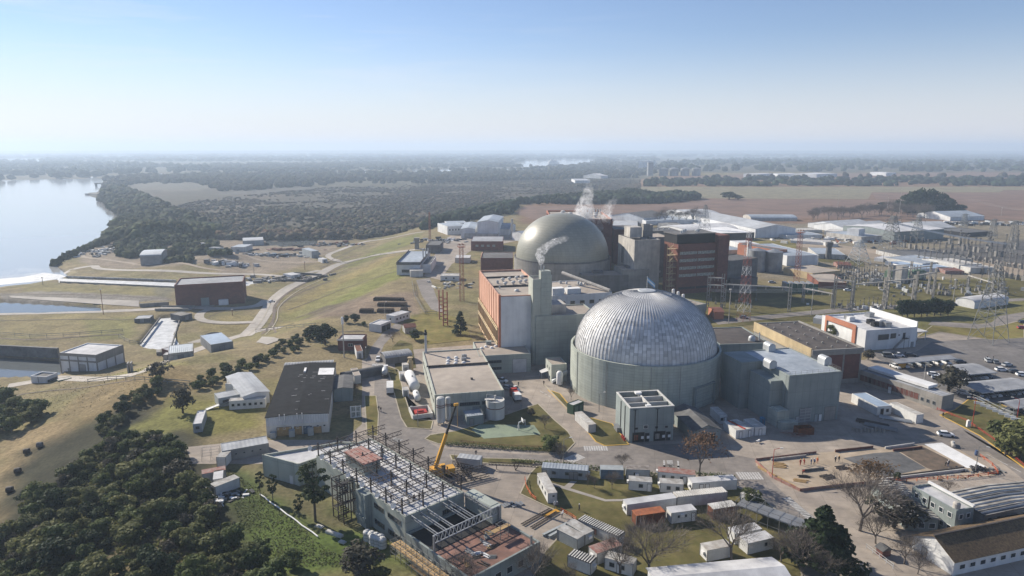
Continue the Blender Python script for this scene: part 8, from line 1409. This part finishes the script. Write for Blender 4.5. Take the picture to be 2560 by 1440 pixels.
for pts, n, l in (([tJ(1900,130),tJ(2560,180),tK(480,195)],26,'clipped dark hedge along the court lawn'),([tK(0,300),tK(220,320),tK(500,330)],16,'clipped hedge above the long site office'),([tK(1850,435),tK(2250,470)],12,'clipped hedge behind the long clean cabin'),([tK(520,335),tK(900,385),tK(1450,440)],24,'low hedge along the road above the cabins')):
    P = [G(p) for p in pts]; o = thing('hedge', l, 'hedge', P[0]); Cs = []
    for p, q in zip(P, P[1:]):
        for i in range(int((q-p).length/.5)): c = p.lerp(q, i/max(1,(q-p).length/.5)); Cs.append(np.array([[c.x-P[0].x, c.y-P[0].y, .55]])+rng.normal(size=(26,3))*np.array([.32,.32,.25]))
    C = np.concatenate(Cs); V, F = quads(C, np.tile([0,0,1.],(len(C),1)), .3); link('leaves', npmesh('leaves', V, F, M['leaf']), o)
# far woods and marsh scrub: masses nobody could count
ico = bmesh.new(); bmesh.ops.create_icosphere(ico, subdivisions=2, radius=1.); IV = np.array([v.co[:] for v in ico.verts]); IF = np.array([[v.index for v in f.verts] for f in ico.faces]); ico.free(); ico = bmesh.new(); bmesh.ops.create_icosphere(ico, subdivisions=1, radius=1.); IV1 = np.array([v.co[:] for v in ico.verts]); IF1 = np.array([[v.index for v in f.verts] for f in ico.faces]); ico.free()
def mass(name, areas, m, label=None):
    Vs, Fs, Cc, b0 = [], [], [], 0
    for pts, n, (h0, h1), wf, z, lod, c in areas:
        pw = poly_w(pts, z); lo, hi = pw.min(0), pw.max(0); Q = rng.uniform(lo, hi, (int(n*3.5)+50, 2)); Q = Q[pip(Q, pw)]
        dens = wob(Q, 70, 3)+wob(Q, 23, 8)*.7+wob(Q, 210, 5); Q = Q[np.argsort(-dens+rng.normal(size=len(Q))*.5)][:n]; wat = np.minimum(sdf(Q, RIVER), 1e9); Q = Q[wat > 4]
        for cc in CREEKS: Q = Q[sdf(Q, cc) > 22]
        bz = hgt(Q); iv, if_ = (IV, IF) if lod else (IV1, IF1); k = len(iv); h = rng.uniform(h0, h1, len(Q)); w_ = h*wf*rng.uniform(.7,1.3,len(Q))
        V = iv[None]*(1+rng.normal(size=(len(Q),k,1))*.2); V = V*np.stack([w_,w_,h*.55],-1)[:,None,:]+np.stack([Q[:,0],Q[:,1],bz+h*.42],-1)[:,None,:]
        Vs.append(V.reshape(-1,3)); Fs.append((if_[None]+(np.arange(len(Q))*k)[:,None,None]).reshape(-1,3)+b0); b0 += len(Q)*k
        base = np.array(c)*(rng.uniform(.6,1.45,(len(Q),1)))*(1+rng.normal(size=(len(Q),3))*.07); Cc.append(np.repeat(base, k, 0))
    V = np.concatenate(Vs); me = npmesh(name, V, np.concatenate(Fs), m); a_ = me.color_attributes.new('Col', 'FLOAT_COLOR', 'POINT'); C = np.concatenate(Cc); a_.data.foreach_set('color', np.column_stack([np.clip(C,.005,1), np.ones(len(C))]).astype(np.float32).ravel()); return tag(link(name, me), label, None, None, 'stuff')
M['mass'] = mat('mass', (1,1,1), attr='Col', sc=.35, rough=.95, big=0, bump=1.2, spec=.05); GRNW, BRN, DKW = (.048,.058,.03), (.10,.078,.055), (.03,.042,.027)
mass('marsh_scrub', [([(330,600),(320,550),(500,500),(800,470),(1300,450),(1600,450),(1600,490),(1320,512),(1110,562),(1060,585),(860,600),(520,600)], 17000, (1.,2.6), 1.4, LOW, 0, (.095,.083,.062)), ([(330,600),(340,550),(700,520),(1060,540),(1060,585),(860,600),(520,600)], 2600, (2.5,6), .7, LOW, 1, (.09,.082,.058)),
  ([(262,604),(290,560),(318,556),(420,560),(560,585),(520,600),(400,604),(330,614)], 420, (7,12), .55, LOW, 1, GRNW), ([(250,500),(262,470),(330,480),(420,520),(520,560),(420,575),(318,556),(290,530)], 900, (8,14), .55, LOW, 1, (.055,.062,.036)), ([(520,598),(660,588),(860,591),(860,598),(700,598),(600,599)], 160, (5,9), .6, LOW, 1, BRN)], M['mass'], 'brown leafless winter scrub filling the marsh beyond the plant')
mass('hillside_wood', [([(1060,580),(1075,545),(1150,520),(1290,505),(1290,530),(1270,550),(1180,560),(1100,572)], 700, (6,10), .6, -4, 1, DKW), ([(1290,515),(1380,490),(1480,478),(1600,486),(1620,495),(1700,492),(1760,500),(1690,508),(1640,512),(1500,514),(1310,514)], 900, (7,12), .6, -2, 1, DKW), ([(190,632),(262,600),(300,612),(250,616),(130,662)], 120, (4,7), .6, LOW, 1, GRNW), ([(290,620),(360,595),(470,605),(540,612),(560,620),(500,640),(400,645),(300,645)], 330, (3,7), .6, LOW, 1, GRNW), ([(520,640),(560,630),(580,655),(520,660)], 60, (3,5), .6, LOW, 1, GRNW), ([(420,650),(480,655),(480,668),(420,664)], 40, (3,5), .6, LOW, 1, GRNW)], M['mass'], 'dark evergreen bush covering the hillside beyond the white halls')
mass('far_wood', [([(1640,428),(1660,402),(1800,396),(2200,390),(3300,388),(3300,428),(2560,430),(2100,430)], 4200, (14,24), .7, 0, 0, DKW), ([(1610,466),(1610,455),(1800,448),(3300,446),(3300,465)], 1300, (6,13), .7, 0, 1, DKW), ([(1700,446),(3300,434),(3300,442),(1800,450)], 60, (10,16), .6, 0, 1, (.06,.055,.04)), ([(-900,448),(-900,405),(0,404),(260,408),(520,418),(520,430),(330,436),(255,443),(120,449),(0,452)], 2200, (14,24), .75, LOW, 0, DKW),
  ([(520,432),(520,412),(1000,405),(1640,405),(1640,440),(1290,440),(900,437)], 3600, (9,17), .8, LOW, 0, (.05,.05,.035)), ([(260,470),(262,445),(500,438),(900,438),(1300,430),(1600,445),(1300,452),(800,465),(560,480),(480,455)], 2600, (8,15), .7, LOW, 0, (.05,.05,.034)), ([(-900,396),(1640,392),(1640,404),(-900,404)], 2600, (14,26), 1.1, LOW, 0, (.045,.05,.035)), ([(-900,386),(3300,384),(3300,392),(-900,394)], 2600, (18,32), 2., LOW, 0, (.045,.05,.035))], M['mass'], 'dark hazy woods in bands out to the horizon')
# tufts and weeds so the meadows are not flat
def tufts(name, pts, n, s, m, z=0., lab=None):
    pw = poly_w(pts, z); lo, hi = pw.min(0), pw.max(0); Q = rng.uniform(lo, hi, (n*3,2)); Q = Q[pip(Q, pw)][:n]; C = np.column_stack([Q, hgt(Q)+s*.3]); V, F = quads(C, np.tile([0,0,.6],(len(C),1)), s); return tag(link(name, npmesh(name, V, F, M[m])), lab, None, None, 'stuff')
tufts('grass_tufts', [(560,1180),(660,1250),(800,1380),(900,1440),(700,1440),(600,1330)], 5000, .3, 'leaf_olive', -2, 'bright grass tufts on the bank below the construction building')
mk('drygrass', (.22,.17,.08), (.14,.13,.05), sc=.3, big=0)
tufts('undergrowth', WOOD, 9000, .75, 'leaf_olive', -7, 'olive undergrowth between the trees of the wood')
tufts('dry_grass', [(0,1000),(250,950),(470,985),(330,1060),(200,1090),(0,1080)], 1500, .3, 'drygrass', LOW, 'dry grass tufts on the meadow above the wood')
for p, l in ((tI(180,410),'dark round bale alone on the dry field upper'),(tI(100,600),'dark round bale alone on the dry field lower'),(tI(270,215),'dark tent like heap left of the bush on the dry field'),(tI(400,150),'grey covered heap beside the bush on the dry field'),(tE(40,960),'dark round bale in the meadow beside the basin')):
    o = thing('bale', l, 'bale', T(p), .4); b = MB(); b.lathe([(.02,-.8),(.75,-.8),(.85,-.5),(.85,.5),(.75,.8),(.02,.8)], 14); b.v = [(z,x,y+.75) for x,y,z in b.v]; b.build('body', M['steel_dark' if 'dark' in l else 'conc_dark'], o)
# ------------------------------------------------------------------ steam
def plume(name, label, base, path, r0, r1, dens, seed):
    b = MB(); P = [Vector(p) for p in path]; n = len(P); ring = 14; V = []; F = []
    for k in range(n):
        r = r0+(r1-r0)*(k/(n-1))**.8; r *= (1.3 if k else 1.)*(.04 if k == n-1 else 1.)
        for i in range(ring): a = 2*PI*i/ring; V.append(P[k]+Vector((math.cos(a)*r*1.15, math.sin(a)*r*.9, .25*r*math.sin(a*2+k))))
    for k in range(n-1):
        for i in range(ring): j = (i+1)%ring; F.append((k*ring+i, k*ring+j, (k+1)*ring+j, (k+1)*ring+i))
    F += [tuple(range(ring))[::-1], tuple(range((n-1)*ring, n*ring))]; b.add(V, F)
    m = bpy.data.materials.new('steam'); m.use_nodes = True; nt = m.node_tree; N = nt.nodes; L = nt.links; N.remove(N['Principled BSDF']); v = N.new('ShaderNodeVolumePrincipled'); v.inputs['Color'].default_value = (.97,.97,.98,1); v.inputs['Anisotropy'].default_value = .3
    tc = N.new('ShaderNodeTexCoord'); nz = N.new('ShaderNodeTexNoise'); nz.inputs['Scale'].default_value = 1.6/max(r0,r1); nz.inputs['Detail'].default_value = 7.; nz.inputs['Roughness'].default_value = .62; nz.inputs['Distortion'].default_value = 1.2; mp = N.new('ShaderNodeMapping'); mp.inputs['Location'].default_value = (seed,seed*2,0); L.new(tc.outputs['Object'], mp.inputs[0]); L.new(mp.outputs[0], nz.inputs['Vector'])
    r = N.new('ShaderNodeMapRange'); r.inputs[1].default_value = .47; r.inputs[2].default_value = .74; r.inputs[3].default_value = 0.; r.inputs[4].default_value = dens; L.new(nz.outputs['Fac'], r.inputs[0]); g_ = N.new('ShaderNodeSeparateXYZ'); L.new(tc.outputs['Generated'], g_.inputs[0]); fz = N.new('ShaderNodeMapRange'); fz.inputs[1].default_value = 1.; fz.inputs[2].default_value = .35; L.new(g_.outputs[2], fz.inputs[0]); ml = N.new('ShaderNodeMath'); ml.operation = 'MULTIPLY'; L.new(r.outputs[0], ml.inputs[0]); L.new(fz.outputs[0], ml.inputs[1]); L.new(ml.outputs[0], v.inputs['Density']); L.new(v.outputs[0], N['Material Output'].inputs['Volume'])
    o = b.build(name, m, None, loc=base); return tag(o, label, None, None, 'stuff')
plume('steam_plume', 'small white steam plume drifting right from the stair tower vent', STEAM1, [(0,0,-.3),(-.2,0,1.6),(-.6,0,3.4),(.4,.2,5.4),(2.2,.4,7.2),(4.6,.6,8.6),(7.2,.8,9.8),(10.4,1,11.4)], .6, 2.6, 1.3, 3.)
plume('steam_plume', 'larger white steam cloud rising behind the far dome', STEAM2, [(-4,-6,-8),(-5,-6,-3),(-6,-6,2),(-7.5,-6,7),(-7,-6,12),(-5.5,-6,18),(-5.,-6,25),(-4.4,-6,31)], 9., 1.4, .8, 8.)
plume('steam_plume', 'faint steam wisp right of the larger cloud', STEAM2+Vector((6,0,4)), [(0,-6,-4),(1,-6,2),(3,-6,7),(6,-6,11),(8,-6,14)], 4., 2., .5, 5.)
plume('steam_mist', 'low mist over the warm water at the discharge mouth', G((60,705), WAT), [(-60,-20,1),(-40,-10,4),(-20,0,7),(0,10,6),(25,16,4),(45,20,1)], 10., 16., .02, 2.)
for r_ in VT.values():
    for c_ in kids(r_): bpy.data.objects.remove(c_)
    bpy.data.objects.remove(r_)
# ------------------------------------------------------------------ light, sky, air, camera
SUN_EL, SUN = R(30), Vector((-.79,.61,0)).normalized()
w = bpy.data.worlds.new('World'); S.world = w; w.use_nodes = True; nt = w.node_tree; sky = nt.nodes.new('ShaderNodeTexSky')
sky.sky_type = 'NISHITA'; sky.sun_disc = False; sky.sun_elevation = SUN_EL; sky.sun_rotation = math.atan2(SUN.x, SUN.y); sky.air_density = 1.; sky.dust_density = .0; sky.ozone_density = 1.4
gm = nt.nodes.new('ShaderNodeMix'); gm.data_type = 'RGBA'; gm.blend_type = 'MULTIPLY'; gm.inputs[0].default_value = 1.; gm.inputs[7].default_value = (.95,.96,1.13,1); nt.links.new(sky.outputs[0], gm.inputs[6]); W_ = nt.nodes.new; tc_ = W_('ShaderNodeTexCoord'); sp = W_('ShaderNodeSeparateXYZ'); nt.links.new(tc_.outputs['Generated'], sp.inputs[0]); mr = W_('ShaderNodeMapRange'); mr.interpolation_type = 'SMOOTHSTEP'; mr.inputs[1].default_value = .16; mr.inputs[2].default_value = -.02; mr.inputs[3].default_value = 0.; mr.inputs[4].default_value = .8; nt.links.new(sp.outputs[2], mr.inputs[0])
h1 = W_('ShaderNodeMix'); h1.data_type = 'RGBA'; h1.inputs[7].default_value = (7.3,7.2,7.9,1); nt.links.new(mr.outputs[0], h1.inputs[0]); nt.links.new(gm.outputs[2], h1.inputs[6])
mpw = W_('ShaderNodeMapping'); mpw.inputs['Scale'].default_value = (2.2,3.,26.); mpw.inputs['Rotation'].default_value = (.03,.05,0); nt.links.new(tc_.outputs['Generated'], mpw.inputs[0]); nw = W_('ShaderNodeTexNoise'); nw.inputs['Scale'].default_value = 1.6; nw.inputs['Detail'].default_value = 9.; nw.inputs['Roughness'].default_value = .62; nw.inputs['Distortion'].default_value = .6; nt.links.new(mpw.outputs[0], nw.inputs['Vector'])
cr_ = W_('ShaderNodeMapRange'); cr_.inputs[1].default_value = .52; cr_.inputs[2].default_value = .82; cr_.inputs[4].default_value = .5; nt.links.new(nw.outputs['Fac'], cr_.inputs[0]); lf = W_('ShaderNodeMapRange'); lf.inputs[1].default_value = .25; lf.inputs[2].default_value = -.5; lf.inputs[4].default_value = 1.; nt.links.new(sp.outputs[0], lf.inputs[0]); cm = W_('ShaderNodeMath'); cm.operation = 'MULTIPLY'; nt.links.new(cr_.outputs[0], cm.inputs[0]); nt.links.new(lf.outputs[0], cm.inputs[1])
h2_ = W_('ShaderNodeMix'); h2_.data_type = 'RGBA'; h2_.inputs[7].default_value = (8.2,8.2,8.5,1); nt.links.new(cm.outputs[0], h2_.inputs[0]); nt.links.new(h1.outputs[2], h2_.inputs[6]); nt.links.new(h2_.outputs[2], nt.nodes['Background'].inputs[0]); nt.nodes['Background'].inputs[1].default_value = .068
ld = bpy.data.lights.new('sun', 'SUN'); ld.energy = 5.; ld.angle = R(.53); ld.color = (1.,.91,.78); lo = bpy.data.objects.new('sun', ld); COL.objects.link(lo)
sv = Vector((SUN.x*math.cos(SUN_EL), SUN.y*math.cos(SUN_EL), math.sin(SUN_EL))); lo.rotation_euler = sv.to_track_quat('Z','Y').to_euler(); lo.location = sv*500
hb = MB(); hb.box(-14000,-3000,-19.,14000,13000,165); hm = bpy.data.materials.new('haze'); hm.use_nodes = True; N = hm.node_tree.nodes; N.remove(N['Principled BSDF'])
pv = N.new('ShaderNodeVolumePrincipled'); pv.inputs['Color'].default_value = (.66,.81,1.,1); pv.inputs['Density'].default_value = .00018; pv.inputs['Anisotropy'].default_value = .2
hm.node_tree.links.new(pv.outputs[0], N['Material Output'].inputs['Volume']); tag(hb.build('haze', hm), kind='stuff')
cd = bpy.data.cameras.new('camera'); cd.sensor_width = 36; cd.lens = 24.0*(CF/1706.67); cd.clip_start = 1; cd.clip_end = 60000; co = bpy.data.objects.new('camera', cd); COL.objects.link(co)
co.location = (0,0,CH); co.rotation_euler = (PI/2-CP, 0, 0); S.camera = co
S.view_settings.view_transform = 'Standard'; S.view_settings.look = 'None'; S.view_settings.exposure = .66; S.view_settings.gamma = 1.
S.cycles.max_bounces = 4; S.cycles.diffuse_bounces = 2; S.cycles.glossy_bounces = 2; S.cycles.transmission_bounces = 2; S.cycles.volume_bounces = 1; S.cycles.transparent_max_bounces = 6
S.cycles.use_denoising = True
